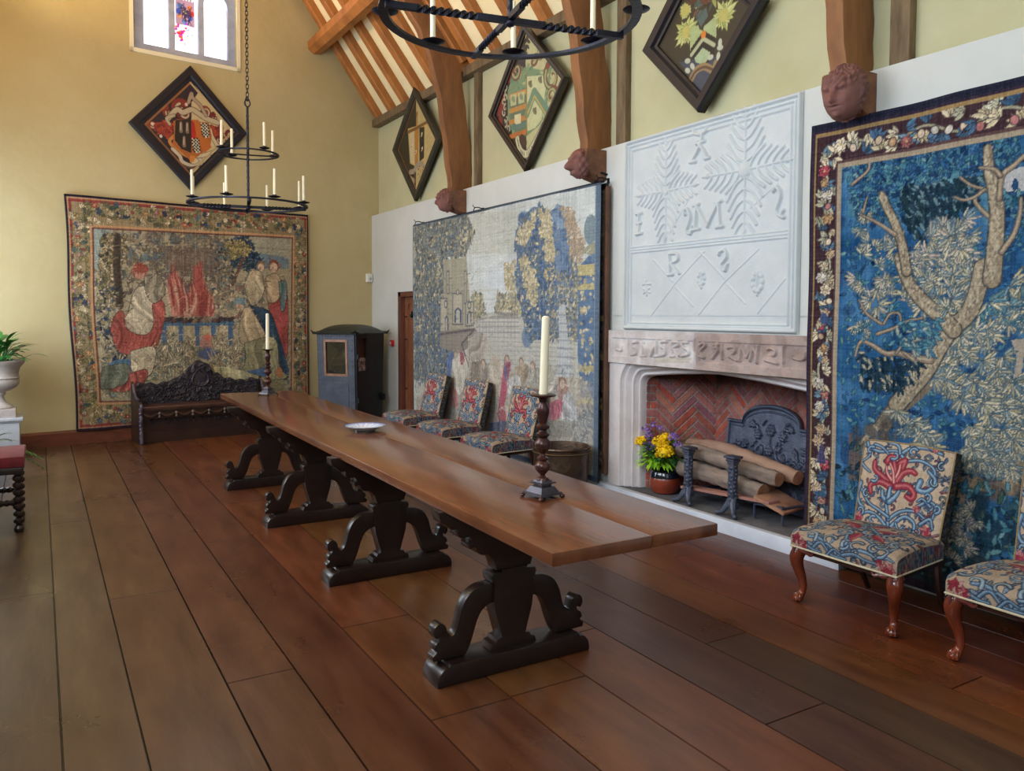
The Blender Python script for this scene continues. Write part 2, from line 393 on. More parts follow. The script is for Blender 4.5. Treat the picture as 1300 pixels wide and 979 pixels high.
# end wall with its gable and window opening
WU0, WU1, WZ0, WZ1 = 1.10, 2.40, 4.93, 6.02
def fe_box(mb, u0, u1, z0, z1, d0, d1):
    P = [FE.w(u, z, d) for u in (u0, u1) for z in (z0, z1) for d in (d0, d1)]
    return mb.add(P, [(0, 1, 3, 2), (4, 6, 7, 5), (0, 4, 5, 1), (2, 3, 7, 6), (0, 2, 6, 4), (1, 5, 7, 3)])
w = MB(); fe_box(w, -1.6, WU0, 0, 9, -.45, 0); fe_box(w, WU1, 5.4, 0, 9, -.45, 0); fe_box(w, WU0, WU1, 0, WZ0, -.45, 0); fe_box(w, WU0, WU1, WZ1, 9, -.45, 0)
struct('wall_end', w, M_wallE, smooth=False)

# left wall (outside the frame) with three assumed tall windows added to light the hall, and the wall behind the camera
XL = -1.15
LW = [(8.1, 10.4, .95, 3.05), (3.2, 6.4, 2.1, 4.45), (-.8, 1.9, 2.5, 4.6)]
w = MB(); ys = [-2.2]+[q for a in sorted(LW) for q in a[:2]]+[11.4]
for a, b in zip(ys[::2], ys[1::2]): wbox(w, XL-.5, XL, a, b, 0, 4.75)
for a, b, z0, z1 in LW: wbox(w, XL-.5, XL, a, b, 0, z0); wbox(w, XL-.5, XL, a, b, z1, 4.75)
struct('wall_left', w, M_wallU, smooth=False)
w = MB(); wbox(w, XL-.5, 0.4, -2.6, -2.2, 0, 9); wbox(w, 3.4, 5.3, -2.6, -2.2, 0, 9); wbox(w, .4, 3.4, -2.6, -2.2, 0, 1.6); wbox(w, .4, 3.4, -2.6, -2.2, 4.9, 9)
struct('wall_back', w, M_wallU, smooth=False)
M_stoneW = mat('window_stone', (182, 194, 224), (150, 164, 200), rough=.8, scale=6, bump=.3)
def assumed_window(idx, horizontal, a, b, z0, z1, c0):
    """stone mullions and transom in an opening; horizontal=True when the wall runs along x"""
    m = MB(); n = 4
    def bx(s0, s1, q0, q1):
        if horizontal: wbox(m, s0, s1, c0-.08, c0+.08, q0, q1)
        else: wbox(m, c0-.08, c0+.08, s0, s1, q0, q1)
    for k in range(n+1):
        s = a+(b-a)*k/n; bx(max(a, s-.05), min(b, s+.05), z0, z1)
    for q in (z0+.05, (z0+z1)/2+.1, z1-.05): bx(a, b, q-.05, q+.05)
    struct('window_%d' % idx, m, M_stoneW, smooth=False)
for i, (a, b, z0, z1) in enumerate(LW): assumed_window(i+2, False, a, b, z0, z1, XL-.3)  # unseen left-wall windows, assumed for their daylight
assumed_window(5, True, .4, 3.4, 1.6, 4.9, -2.4)  # unseen window behind the camera, assumed for its daylight

# roof slopes
RX, RZ = (XU+.1+XL)/2, 0
def roofz(x): return 4.58+1.30*(XU-x)
xr = (XL+XU)/2; zr = roofz(xr)
w = MB(); n_ = .12
for sgn in (1, -1):
    xa = XU+.35 if sgn > 0 else XL-.35; za = 4.58-1.30*.35
    w.add([(xa, -2.4, za), (xr, -2.4, zr), (xr, 12, zr), (xa, 12, za), (xa, -2.4, za+.2), (xr, -2.4, zr+.2), (xr, 12, zr+.2), (xa, 12, za+.2)],
          [(0, 1, 2, 3), (7, 6, 5, 4), (0, 4, 5, 1), (2, 6, 7, 3), (0, 3, 7, 4)])
struct('ceiling', w, M_roofpl, smooth=False)

def slope_bar(mb, y0, wy, dep, x0=XU, x1=None, off=0., jitter=0., skew=0.):
    """a timber lying under the right roof slope from x0 up to x1"""
    x1 = xr+.1 if x1 is None else x1; s = math.hypot(1, 1.3); nx, nz = -1.3/s, -1/s; P = []; N = 9
    for i in range(N):
        t = i/(N-1); x = x0+(x1-x0)*t; z = roofz(x)-.003; yy = y0+skew*(x-x0)+jitter*math.sin(3.1*t+y0*5); c = .014
        for (a, b) in ((-wy/2, 0), (wy/2, 0), (wy/2, dep-c), (wy/2-c, dep), (-wy/2+c, dep), (-wy/2, dep-c)):
            P.append((x+nx*(b+off), yy+a, z+nz*(b+off)))
    F = [(i*6+k, i*6+(k+1) % 6, (i+1)*6+(k+1) % 6, (i+1)*6+k) for i in range(N-1) for k in range(6)]+[(0, 1, 2, 3, 4, 5), tuple((N-1)*6+k for k in (5, 4, 3, 2, 1, 0))]
    return mb.add(P, F)
ORD = ['first', 'second', 'third', 'fourth', 'fifth', 'sixth', 'seventh', 'eighth', 'ninth', 'tenth', 'eleventh', 'twelfth', 'thirteenth', 'fourteenth', 'fifteenth']
ry = [11.42-.512*k for k in range(15)]
for k, y in enumerate(ry):
    for yt in (8.59, 5.88, 3.23):
        if abs(y-yt) < .21: y = yt-.21 if y < yt else yt+.21
    mb = slope_bar(MB(), y, .125+.015*math.sin(k*2.3), .10, jitter=.012, skew=.14*max(0, 1-k/3))
    lab = 'orange-brown oak rafter on cream roof plaster, nearest the end wall' if k == 0 else 'orange-brown oak rafter on cream roof plaster, %s counted from the end wall' % ORD[k]
    tag(build('rafter', mb, M_oakR, smooth=False), lab, 'beam', 'rafters on the right roof slope')
# wall plate
w = MB(); w.box((XU-.045, 4.6, 4.49), (.15, 13.9, .11), bev=.01)
tag(build('wall_plate', w, M_oakG), 'long grey-brown oak wall plate under the rafter feet on the right wall', 'beam')
# purlin
w = MB(); pts = []
N = 24
for i in range(N):
    y = yend(3.48)-.02-(yend(3.48)+1.9)*i/(N-1); h = .12+.025*min(1, (11.4-y)/2.5)+.006*math.sin(y*3); x, z = 3.51+.01*math.sin(y*2), 5.445+.01*math.sin(y*1.3)
    for k in range(8):
        a = PI/8+2*PI*k/8; pts.append((x+h*1.05*math.cos(a+.9), y, z+h*math.sin(a+.9)))
w.add(pts, [(i*8+k, i*8+(k+1) % 8, (i+1)*8+(k+1) % 8, (i+1)*8+k) for i in range(N-1) for k in range(8)]+[tuple(range(8))[::-1], tuple((N-1)*8+k for k in range(8))])
tag(build('purlin', w, M_oakR), 'thick round-edged oak purlin crossing below the rafters into the end wall', 'beam')
# trusses: principal rafter, arched brace, tie stub, wall post, carved corbel
BR_L = smoothpath([(4.27, 3.06), (4.246, 3.17), (4.183, 3.62), (4.10, 4.17), (3.95, 4.66), (3.80, 4.95), (3.56, 5.25), (3.2, 5.6)], 4)
BR_R = smoothpath([(3.42, 5.78), (3.82, 5.42), (4.10, 5.10), (4.28, 4.85), (4.36, 4.60), (4.43, 4.08), (4.50, 3.62), (4.515, 3.30), (4.515, 3.06)], 4)
where = ['farthest from the camera, left of the fireplace tapestry', 'above the right end of the middle tapestry', 'above the right-hand tapestry']
TY = [8.53, 5.82, 3.17]
short = ['far', 'middle', 'near']
for k, y in enumerate(TY):
    mb = MB(); pts = BR_L+BR_R; n = len(pts); th = .125
    jit_ = lambda i: (.008*math.sin(i*1.7+k))
    P = [(a+jit_(i), y, b) for i, (a, b) in enumerate(pts)]
    mb.prism([(a+jit_(i), b) for i, (a, b) in enumerate(pts)], (0, y, 0), (1, 0, 0), (0, 0, 1), (0, 1, 0), th, bev=.012)
    tag(build('arched_brace', mb, M_oakB), ['curved oak brace on the far corbel, just right of the small far lozenge panel',
        'curved oak brace on the snarling corbel head, right of the pale green lozenge panel', 'curved oak brace on the curly-haired corbel head'][k], 'beam', 'arched braces of the right wall')
    mb = slope_bar(MB(), y+.06, .24, .13, x0=XU-.06, off=.0)
    tag(build('principal_rafter', mb, M_oakR, smooth=False), 'heavy oak principal rafter rising over the %s arched brace' % short[k], 'beam', 'principal rafters')
    mb = MB(); mb.box(((4.02+XU)/2, y+.062, 4.56), (XU-4.02, .12, .14), bev=.012)
    tag(build('tie_stub', mb, M_oakR), 'short oak tie stub joining the %s brace to the wall plate' % short[k], 'beam', 'tie stubs')
    mb = MB(); mb.box((XU-.03, y-.21, (ZL+4.44)/2), (.07, .13 if k else .1, 4.44-ZL), bev=.008)
    tag(build('wall_post', mb, M_oakG), 'thin upright oak post on the cream wall beside the %s brace' % short[k], 'post', 'upright wall posts')

# skirting board along the end wall
w = MB(); L = np.linalg.norm([1, .14])
w.sweep([tuple(FE.w(-1.3, 0, .0)), tuple(FE.w(4.55, 0, .0))], [(0, 0), (.028, 0), (.028, .15), (.018, .175), (0, .178)])
M_skirt = mat('skirting_oak', (122, 66, 40), (88, 44, 26), rough=.45, scale=5, stretch=(1, 1, 3))
struct('baseboard_end', w, M_skirt, smooth=False)

# ------------------------------------------------------------------ end window (three lights, heraldic glass in the middle)
wroot = thing('window_1', None, None, loc=tuple(FE.w(1.75, WZ0, 0))); wroot['kind'] = 'structure'
cu = FE.crop(150, 0, 7.22)
lights = []
for xa, xb in ((243, 476), (530, 748), (797, 1014)):
    ua = cu((xa, 250))[0][0]; ub = cu((xb, 250))[0][0]; lights.append((ua, ub))
zb, zt = WZ0+.09, 5.86
m = MB()
def fbx(mb, u0, u1, z0, z1, d0, d1, bev=.0):
    return fe_box(mb, u0, u1, z0, z1, d0, d1)
fbx(m, WU0, WU1, WZ0, zb-.03, -.16, -.04); fbx(m, WU0, WU1, zt+.03, WZ1, -.16, -.04)
edges = [WU0]+[q for l in lights for q in l]+[WU1]
for a, b in zip(edges[::2], edges[1::2]): fbx(m, a, b, zb-.04, zt+.04, -.15, -.05)
# arched heads of the lights
for ua, ub in lights:
    for s in (0, 1):
        e = ua if s == 0 else ub; q = 1 if s == 0 else -1; hw = (ub-ua)/2
        pts = [(e, zt+.035), (e, zt-.17)]+[(e+q*hw*(1-math.cos(t)), zt-.17+.17*math.sin(t)) for t in np.linspace(.1, PI/2, 9)]+[(e+q*hw, zt+.035)]
        m.prism(pts, FE.w(0, 0, -.15), FE.U, FE.V, FE.N, .10)
    fbx(m, ua, ub, zb-.04, zb, -.14, -.06)
build('window_frame', m, M_stoneW, wroot, smooth=False)
m = MB()
for (a, b, c, d) in ((WU0-.045, WU0, WZ0-.05, WZ1), (WU1, WU1+.045, WZ0-.05, WZ1), (WU0-.045, WU1+.045, WZ0-.05, WZ0)): fbx(m, a, b, c, d, 0, .012)
build('plaster_margin', m, mat('window_margin', (232, 228, 206), rough=.8), wroot, smooth=False)
for i, (ua, ub) in enumerate(lights):
    cv = Canvas(ub-ua, zt-zb, .008, (238, 244, 255)); W_, H_ = cv.w, cv.h
    for q in (.28, .55, .8): cv.stroke([(0, H_*q), (W_, H_*q-.004)], .003, (196, 206, 226))
    if i == 1:
        for k in range(60):
            cv.ell(.03+RNG.random()*(W_-.06), .08+RNG.random()*(H_-.12), .012, .010, pick([(170, 170, 205), (205, 180, 215), (225, 200, 160), (150, 150, 170)]))
        cx = W_*.47
        for j in range(5): cv.stroke([(cx-.08+.035*j, H_*.86), (cx-.065+.035*j, H_*.80), (cx-.05+.035*j, H_*.86)], .005, (90, 80, 90))
        for j in range(4): cv.ell(cx-.06+.04*j, H_*.89, .010, .010, (210, 190, 120))
        cv.rect(cx-.11, H_*.42, cx+.12, H_*.80, (150, 120, 140))
        for (x, y, c) in ((-.05, .70, (90, 150, 215)), (.05, .70, (225, 130, 70)), (-.05, .56, (235, 160, 110)), (.055, .55, (80, 110, 205)), (0, .63, (250, 240, 160)), (-.06, .62, (60, 90, 190)), (.07, .62, (200, 60, 60)), (.0, .47, (110, 150, 220))):
            cv.ell(cx+x*1.3, H_*y, .034, .040, tuple(np.array(c)*.78))
        for k in range(30): cv.stroke([(cx-.09+RNG.random()*.19, H_*(.42+RNG.random()*.34)), (cx-.09+RNG.random()*.19, H_*(.42+RNG.random()*.34))], .0036, (30, 24, 60))
        for k in range(30):
            x, y = RNG.normal(cx-.04, .045), H_*RNG.normal(.30, .08); cv.ell(x, y, .020, .017, pick([(214, 40, 60), (190, 30, 120), (150, 50, 190), (235, 90, 60)]))
        for k in range(8): cv.ell(RNG.normal(cx+.06, .02), H_*RNG.normal(.3, .05), .012, .012, pick([(120, 160, 235), (230, 190, 150)]))
    mg = mat('leaded_glass', (255, 255, 255), rough=.2, vcol=True, emit=1.05)
    build('pane', grid_mb(cv, lambda U, V: FE.O+FE.U*(U[..., None]+ua)+FE.V*(V[..., None]+zb)+FE.N*(-.10)), mg, wroot, smooth=False)

# ------------------------------------------------------------------ door in the right wall
droot = thing('door_1', None, None, loc=(XW+.05, (YD0+YD1)/2, 0)); droot['kind'] = 'structure'
M_door = mat('door_oak', (140, 88, 60), (98, 56, 38), rough=.5, scale=4, stretch=(2, 2, .4), bump=.2)
M_door2 = mat('door_oak_dark', (112, 66, 50), (80, 44, 34), rough=.55, scale=4, stretch=(2, 2, .4), bump=.2)
m = MB()
for (a, b, z0, z1) in ((YD0, YD0+.08, 0, ZD), (YD1-.09, YD1, 0, ZD), (YD0, YD1, ZD-.07, ZD)): m.box((XW+.06, (a+b)/2, (z0+z1)/2), (.11, b-a, z1-z0), bev=.008)
build('door_frame', m, M_door2, droot)
m = MB(); m.box((XW+.11, (YD0+YD1)/2, .93), (.04, YD1-YD0-.17, 1.84))
for z, h in ((.09, .16), (.98, .17), (1.60, .13), (1.79, .10)): m.box((XW+.085, (YD0+YD1)/2, z), (.02, YD1-YD0-.19, h), bev=.004)
for y in (YD0+.13, YD1-.14, (YD0+YD1)/2): m.box((XW+.087, y, .92), (.022, .085, 1.8), bev=.004)
for k in range(9): m.tube([(XW+.075, YD1-.2+.10*math.cos(a)*0-.0-.14+.14*math.cos(a), 1.70+.07*math.sin(a)) for a in [PI*k/8*.999+0, PI*(k+1)/8*.999]], .007, 5)
build('door_leaf', m, M_door, droot)
m = MB(); m.box((XW+.07, YD1-.38, 1.60), (.02, .09, .09), bev=.006); m.ball((XW+.045, YD1-.385, 1.585), .024)
for z in (.2, .55, 1.25, 1.57):
    for y in (YD1-.115, YD1-.16): m.ball((XW+.073, y, z), .011, 8, 6)
build('door_handle', m, mat('wrought_iron', (26, 26, 32), (40, 40, 48), rough=.45, metal=.7, scale=20, bump=.2), droot)
M_iron = MATS['wrought_iron']
m = MB(); m.box((XW-.022, 10.72, 1.19), (.045, .085, .085), bev=.008)
cp = thing('fire_call_point', 'small red fire alarm call point on the white wall beside the oak door', 'alarm', (XW-.02, 10.72, 1.19))
build('housing', m, mat('alarm_red', (196, 24, 34), rough=.35), cp)
m = MB(); m.box((XW-.046, 10.72, 1.19), (.004, .04, .04), bev=.001); build('break_glass', m, mat('alarm_white', (230, 225, 225), rough=.3), cp)
u, v = FE.px(467.5, 353)
m = MB(); m.box(tuple(FE.w(u, v, .03)), (.10, .055, .13), bev=.015, rz=math.atan(.14)); 
ms = thing('motion_sensor', 'small white plastic sensor box high in the corner of the ochre end wall', 'sensor', tuple(FE.w(u, v, .0)))
build('housing', m, mat('plastic_white', (222, 222, 214), rough=.4), ms)
m = MB(); m.ball(tuple(FE.w(u, v-.01, .055)), .025, sq=(1, .6, 1.2)); build('lens', m, mat('plastic_grey', (170, 172, 170), rough=.25), ms)
# ------------------------------------------------------------------ woven hangings
def tuft(cv, P, n, L, W, pal, edge=None, ang=None, spread=PI, vein=None):
    for p in cv.inside(P, n):
        a = RNG.random()*2*PI if ang is None else ang+RNG.normal(0, spread)
        k = .7+RNG.random()*.6
        cv.leaf(p[0], p[1], L*k, W*k, a, jit(pick(pal), 8), edge, jit(pick(vein), 6) if vein else None)
def fan(cv, x, y, R, n, pal, edge, a0=0, sweep=2*PI, W=.34, vein=None):
    for i in range(n):
        a = a0+sweep*(i+.5*RNG.random())/n; k = .75+.4*RNG.random()
        cv.leaf(x+.12*R*math.cos(a), y+.12*R*math.sin(a), R*k, R*W, a, jit(pick(pal), 8), edge, jit(pick(vein), 6) if vein else None)
def blobs(cv, P, n, r, pal, al=.8):
    for p in cv.inside(P, n):
        k = .6+RNG.random()*.8; cv.ell(p[0], p[1], r*k, r*k*(.6+.5*RNG.random()), jit(pick(pal), 7), RNG.random()*PI, al, soft=.25)
def bloom(cv, x, y, r, pal, edge, core=(206, 186, 120)):
    n = int(RNG.integers(5, 9)); a0 = RNG.random()*6
    for i in range(n):
        a = a0+2*PI*i/n; cv.leaf(x, y, r, r*.75, a, jit(pick(pal), 8), edge)
    cv.ell(x, y, r*.25, r*.25, core)
def border_run(cv, pts, w, petals, leaves, edge, step=.07, size=.05):
    """garland of fruit, flowers and curling leaves along a band"""
    for (x0, y0), (x1, y1) in zip(pts[:-1], pts[1:]):
        L = math.hypot(x1-x0, y1-y0); n = max(1, int(L/step)); dx, dy = (x1-x0)/L, (y1-y0)/L; ph = RNG.random()*6
        W = [(x0+dx*t-dy*w*.22*math.sin(t*14+ph), y0+dy*t+dx*w*.22*math.sin(t*14+ph)) for t in np.arange(0, L, .03)]; cv.stroke(W, .007, jit(leaves[0], 6))
        for i in range(n):
            t = (i+.5)*L/n; sg = 1 if i % 2 else -1
            for k in range(2):
                o = sg*RNG.uniform(.02, .34)*w*(1 if k else -1); x = x0+dx*(t+RNG.normal(0, step*.25))-dy*o; y = y0+dy*(t+RNG.normal(0, step*.25))+dx*o; c = jit(pick(leaves), 8); a0 = RNG.random()*6; m = 3+int(RNG.integers(3))
                for q in range(m): cv.leaf(x, y, size*(.8+.4*RNG.random()), size*.36, a0+(q-m/2)*.55, jit(c, 7), edge, np.clip(c*1.14, 0, 240))
            o = RNG.uniform(-w*.24, w*.24); x = x0+dx*t-dy*o; y = y0+dy*t+dx*o; u = RNG.random(); c = jit(pick(petals), 8)
            if u < .6:
                r = size*(.5+.25*RNG.random()); m = int(RNG.integers(5, 8))
                for q in range(m): cv.leaf(x, y, r, r*.8, 2*PI*q/m+u*9, jit(c, 7), edge, np.clip(c*1.12, 0, 240))
                cv.ell(x, y, r*.24, r*.24, (176, 156, 104))
            elif u < .85:
                r = size*.36; cv.ell(x, y, r*1.1, r*1.3, edge, u*9); cv.ell(x, y, r*.9, r*1.1, c, u*9); cv.ell(x-r*.25, y+r*.25, r*.4, r*.4, np.clip(c*1.12, 0, 240), soft=.6)
def weave(cv, amp=5, desat=.22, k_=.95):
    g = cv.a.mean(-1, keepdims=True); cv.a = (cv.a*(1-desat)+g*desat)*k_
    cv.a += RNG.normal(0, amp, (cv.ny, cv.nx, 1)); k = RNG.normal(0, amp*.8, (1, cv.nx, 1)); cv.a += k; cv.a += RNG.normal(0, amp*.6, (cv.ny, 1, 1))
M_cloth = mat('woven_wool', (255, 255, 255), (228, 226, 222), rough=.95, scale=60, bump=.15, bscale=350, vcol=True, spec=.1, sheen=.1)

def cloth(cv, fr, fold, warp=None):
    """thin woollen sheet with slow folds, 5 mm thick"""
    def pos(U, V):
        u2 = U if warp is None else U+warp(U, V)
        d = np.maximum(fold(U, V), .001); return fr.O+fr.U*u2[..., None]+fr.V*V[..., None]+fr.N*d[..., None]
    def back(u, v):
        u2 = u if warp is None else u+warp(u, v); return fr.O+fr.U*u2[:, None]+fr.V*v[:, None]-fr.N*.004
    return grid_mb(cv, pos, back, (52, 46, 44))

# ---- right-hand verdure tapestry (blue wood with a forked tree)
WR, HR = 2.85, 2.79
FR = Frame((4.345, 3.458, .035), (0, -1, 0), (0, 0, 1))
cv = Canvas(WR, HR, .0058, (38, 88, 134)); cA = FR.crop(1030, 80, 3.626); cB = FR.crop(1030, 350, 3.915); cC = FR.crop(1160, 130, 4.893); cD = FR.crop(1150, 560, 4.893)
cv.noise(13, .22); cv.noise(8, .07)
full = [(.2, .0), (WR, .0), (WR, HR), (.2, HR)]
BLU = [(26, 66, 112), (38, 88, 136), (24, 56, 98), (48, 98, 142)]; TEAL = [(58, 112, 132), (74, 124, 140), (46, 96, 122), (88, 132, 140)]; DRK = [(18, 44, 66), (22, 52, 70), (30, 56, 66)]
CREAM = [(172, 162, 136), (150, 146, 124), (188, 178, 150), (120, 134, 134), (166, 154, 118), (96, 122, 136)]; PINKC = [(176, 156, 144), (184, 168, 154)]
blobs(cv, full, 420, .06, BLU, .6)
blobs(cv, cA((190, 430), (980, 330), (980, 700), (440, 760), (190, 700)), 150, .05, TEAL, .45)
blobs(cv, cA((270, 480), (430, 440), (520, 560), (470, 640), (300, 640)), 90, .035, TEAL, .7)
tuft(cv, cA((180, 440), (980, 300), (980, 560), (200, 760)), 950, .035, .014, BLU+TEAL+BLU, DRK[0])
tuft(cv, cA((420, 560), (800, 520), (760, 640), (500, 820), (420, 720)), 330, .05, .016, DRK+[(90, 120, 130)], (14, 36, 54), -.9, .4)
tuft(cv, [(.25, .9), (WR, .9), (WR, 2.0), (.25, 2.0)], 1500, .04, .015, BLU+TEAL, DRK[0])
# pale sky gap at the upper right
cv.poly(cC((560, 470), (640, 420), (800, 380), (1200, 300), (1200, 520), (800, 540), (620, 560), (560, 640)), (176, 172, 172), .9)
tuft(cv, cC((560, 560), (1300, 420), (1500, 1000), (580, 900)), 500, .045, .018, BLU+TEAL, DRK[0])
# ground and distance
cv.poly(cB((200, 780), (330, 800), (560, 1000), (200, 1020)), (96, 80, 76), .9)
G1 = cD((180, 230), (430, 200), (560, 280), (720, 120), (1500, 60), (1500, 330), (700, 330), (560, 350), (250, 400))
cv.poly(G1, (118, 100, 84)); blobs(cv, G1, 120, .05, [(128, 112, 92), (98, 84, 76), (142, 126, 98), (84, 74, 72)], .7)
G2 = cD((0, 330), (700, 330), (1600, 330), (1600, 1300), (0, 1300)); blobs(cv, G2, 160, .06, DRK+[(36, 70, 90), (52, 84, 84)], .75)
cv.rect(.22, 0, WR, .28, (44, 54, 60), .7)
tuft(cv, [(.25, .05), (WR, .05), (WR, .75), (.25, .75)], 800, .06, .02, DRK+TEAL+[(66, 92, 84), (40, 74, 96)], (14, 34, 50), PI/2, .8)
# stone plinth and urn at the right
q = cB((960, 520), (1400, 520), (1400, 600), (960, 600)); cv.poly(q, (128, 116, 108)); q = cB((980, 560), (1400, 560), (1400, 700), (980, 660)); cv.poly(q, (108, 98, 92))
cv.poly(cB((1010, 320), (1100, 310), (1080, 380), (1060, 520), (1020, 520), (1040, 400)), (150, 140, 128))
# pale leaf masses
def mass(F, poly, n, R, ang=None, pal=CREAM, edge=(38, 62, 84), k=8, sw=3.2):
    for p in cv.inside(F(*poly), int(n*.95)):
        a = (RNG.random()*6.3 if ang is None else ang+RNG.normal(0, .35))-sw/2; fan(cv, p[0], p[1], R*(.62+.45*RNG.random()), k, pal, edge, a, sw, .17, vein=[(192, 182, 156), (110, 124, 126)])
mass(cA, [(440, 880), (560, 740), (720, 720), (810, 880), (700, 979), (440, 979)], 34, .085, None, CREAM+PINKC)
mass(cA, [(230, 700), (320, 690), (400, 860), (380, 979), (200, 900)], 12, .06, None, CREAM)
mass(cB, [(210, 0), (480, 0), (620, 180), (420, 130), (300, 170)], 24, .075, None, CREAM+PINKC)
mass(cB, [(560, 0), (820, 0), (800, 130), (720, 230), (620, 100)], 22, .075, None, CREAM)
mass(cB, [(860, 0), (1056, 20), (1400, 60), (1400, 200), (960, 250), (850, 160)], 34, .085, -.6, CREAM+TEAL)
mass(cB, [(760, 250), (920, 240), (900, 320), (700, 420), (680, 340)], 20, .085, -.5, CREAM)
mass(cB, [(650, 420), (1000, 380), (1100, 620), (1060, 760), (720, 600), (600, 520)], 52, .085, -.7, CREAM)
mass(cB, [(720, 600), (1056, 640), (1056, 979), (820, 930), (760, 720)], 36, .085, -.9, CREAM)
# trunks
def trunk(F, pts, r0, r1, col=(136, 124, 104)):
    P = smoothpath(F(*pts), 5); cv.stroke(P, r0+.008, (56, 56, 58), r2=r1+.006); cv.stroke(P, r0, col, r2=r1)
    cv.stroke([(a-.25*r0, b+.1*r0) for a, b in P], r0*.55, (158, 146, 124), .65, r2=r1*.5)
    n = len(P)
    for i, (a, b) in enumerate(P):
        rr = r0+(r1-r0)*i/n
        for k in range(int(5+rr*160)):
            x, y = a+RNG.uniform(-rr, rr)*.85, b+RNG.uniform(-rr, rr)*.85
            cv.stroke([(x, y), (x+RNG.uniform(-.012, .012), y+RNG.uniform(.006, .02))], .0032, pick([(96, 84, 76), (172, 160, 136), (112, 98, 84), (186, 172, 146)]), .8)
cv.poly(cB((300, 800), (330, 720), (420, 590), (520, 480), (610, 560), (520, 640), (440, 700), (360, 760)), (104, 94, 82)); trunk(cB, [(260, 830), (330, 760), (400, 670), (450, 610)], .010, .034); trunk(cB, [(360, 800), (420, 700), (470, 620), (520, 540)], .008, .036); trunk(cB, [(430, 640), (500, 560), (580, 470), (650, 350), (700, 270), (790, 190), (840, 60), (860, -40)], .046, .042); blobs(cv, cB((230, 760), (330, 700), (470, 720), (420, 860), (250, 880)), 30, .035, [(70, 66, 64), (92, 80, 70), (40, 70, 100)], .6)
trunk(cC, [(500, 1100), (520, 900), (535, 700), (520, 560), (490, 430), (480, 290)], .045, .020)
trunk(cB, [(720, 270), (660, 210), (560, 130), (500, 60), (460, -20), (440, -90)], .042, .026)
trunk(cA, [(440, 960), (420, 840), (390, 740), (350, 650), (335, 610)], .026, .018)
for F, pts, r0, r1 in ((cB, [(600, 420), (520, 410), (440, 385), (380, 385), (310, 340), (260, 330), (235, 400)], .020, .006), (cB, [(540, 440), (500, 410), (460, 380)], .012, .006),
                       (cB, [(340, 290), (420, 260), (470, 230), (560, 210)], .009, .005), (cB, [(360, 240), (290, 190), (250, 120)], .008, .004), (cB, [(430, 385), (470, 340), (600, 310)], .007, .004), (cB, [(370, 240), (400, 190), (440, 190), (450, 230)], .006, .004),
                       (cC, [(550, 600), (570, 460), (640, 400), (720, 330), (820, 260)], .014, .010), (cC, [(560, 460), (520, 420), (430, 410)], .010, .006), (cC, [(480, 710), (430, 660), (400, 610), (430, 560), (470, 545), (380, 520), (310, 470)], .010, .005),
                       (cC, [(460, 545), (400, 590), (330, 610), (270, 590)], .008, .004), (cC, [(560, 930), (640, 820), (680, 700), (690, 600)], .014, .008), (cA, [(390, 790), (320, 740), (240, 700)], .012, .005), (cA, [(200, 560), (270, 500), (280, 450)], .009, .006), (cA, [(250, 690), (270, 620)], .006, .004)):
    P = smoothpath(F(*pts), 5); cv.stroke(P, r0+.004, (50, 50, 56), r2=r1+.003); cv.stroke(P, r0, (128, 112, 96), r2=r1); cv.stroke([(a, b+.003) for a, b in P], r0*.4, (164, 150, 128), .8, r2=r1*.4)
mass(cB, [(420, 660), (560, 720), (660, 860), (560, 850), (440, 760)], 12, .08, -.9, CREAM+[(120, 124, 110)])
mass(cB, [(640, 120), (720, 90), (700, 180)], 3, .06, None, CREAM); mass(cB, [(230, 240), (320, 230), (300, 310), (230, 320)], 5, .06, None, TEAL+CREAM)
tuft(cv, cB((250, 380), (560, 420), (460, 560), (260, 540)), 150, .055, .012, CREAM[:2]+DRK+DRK, (20, 44, 66), -1.1, .6)
tuft(cv, cB((420, 240), (640, 210), (600, 380), (450, 370)), 70, .05, .014, TEAL+[(140, 150, 140)], (20, 50, 80), -.3, .5)
mass(cD, [(290, 20), (640, 60), (600, 190), (440, 170)], 22, .075, -.8, CREAM)
mass(cD, [(250, 420), (480, 430), (470, 580), (330, 700), (440, 760), (250, 780)], 20, .06, None, [(176, 160, 134), (190, 170, 160), (158, 150, 120)])
mass(lambda *a: list(a), [(1.6, .3), (2.8, .3), (2.8, 1.0), (1.6, .9)], 26, .07, None)
# borders
e1, e2 = .03, .047
def band(d0, d1, t0, t1, col):
    cv.rect(d0, 0, d1, HR-t0, col); cv.rect(d0, HR-t1, WR-d0, HR-t0, col); cv.rect(WR-d1, 0, WR-d0, HR-t0, col)
band(.045, .195, .085, .27, (56, 36, 44)); 
PET = [(186, 164, 142), (172, 146, 122), (194, 180, 156), (150, 92, 92), (166, 134, 98), (180, 174, 166)]; LFB = [(150, 150, 128), (86, 118, 138), (174, 162, 132), (60, 92, 122), (190, 178, 150)]
border_run(cv, [(.12, .05), (.12, 2.6)], .14, PET+[(160, 60, 76)], LFB, (40, 28, 38), .075, .058)
border_run(cv, [(.08, HR-.178), (WR-.1, HR-.178)], .17, PET, LFB, (40, 28, 38), .085, .070)
border_run(cv, [(WR-.12, .05), (WR-.12, 2.6)], .14, PET, LFB, (40, 28, 38), .08, .058)
cv.poly([(.085, .62), (.155, .62), (.14, .70), (.12, .76), (.10, .70)], (66, 64, 104)); cv.ell(.12, 1.55, .03, .04, (60, 78, 120)); cv.ell(.12, .42, .05, .02, (52, 84, 116))
band(.195, .222, .27, .30, (150, 136, 116)); band(.18, .195, .255, .27, (84, 60, 62))
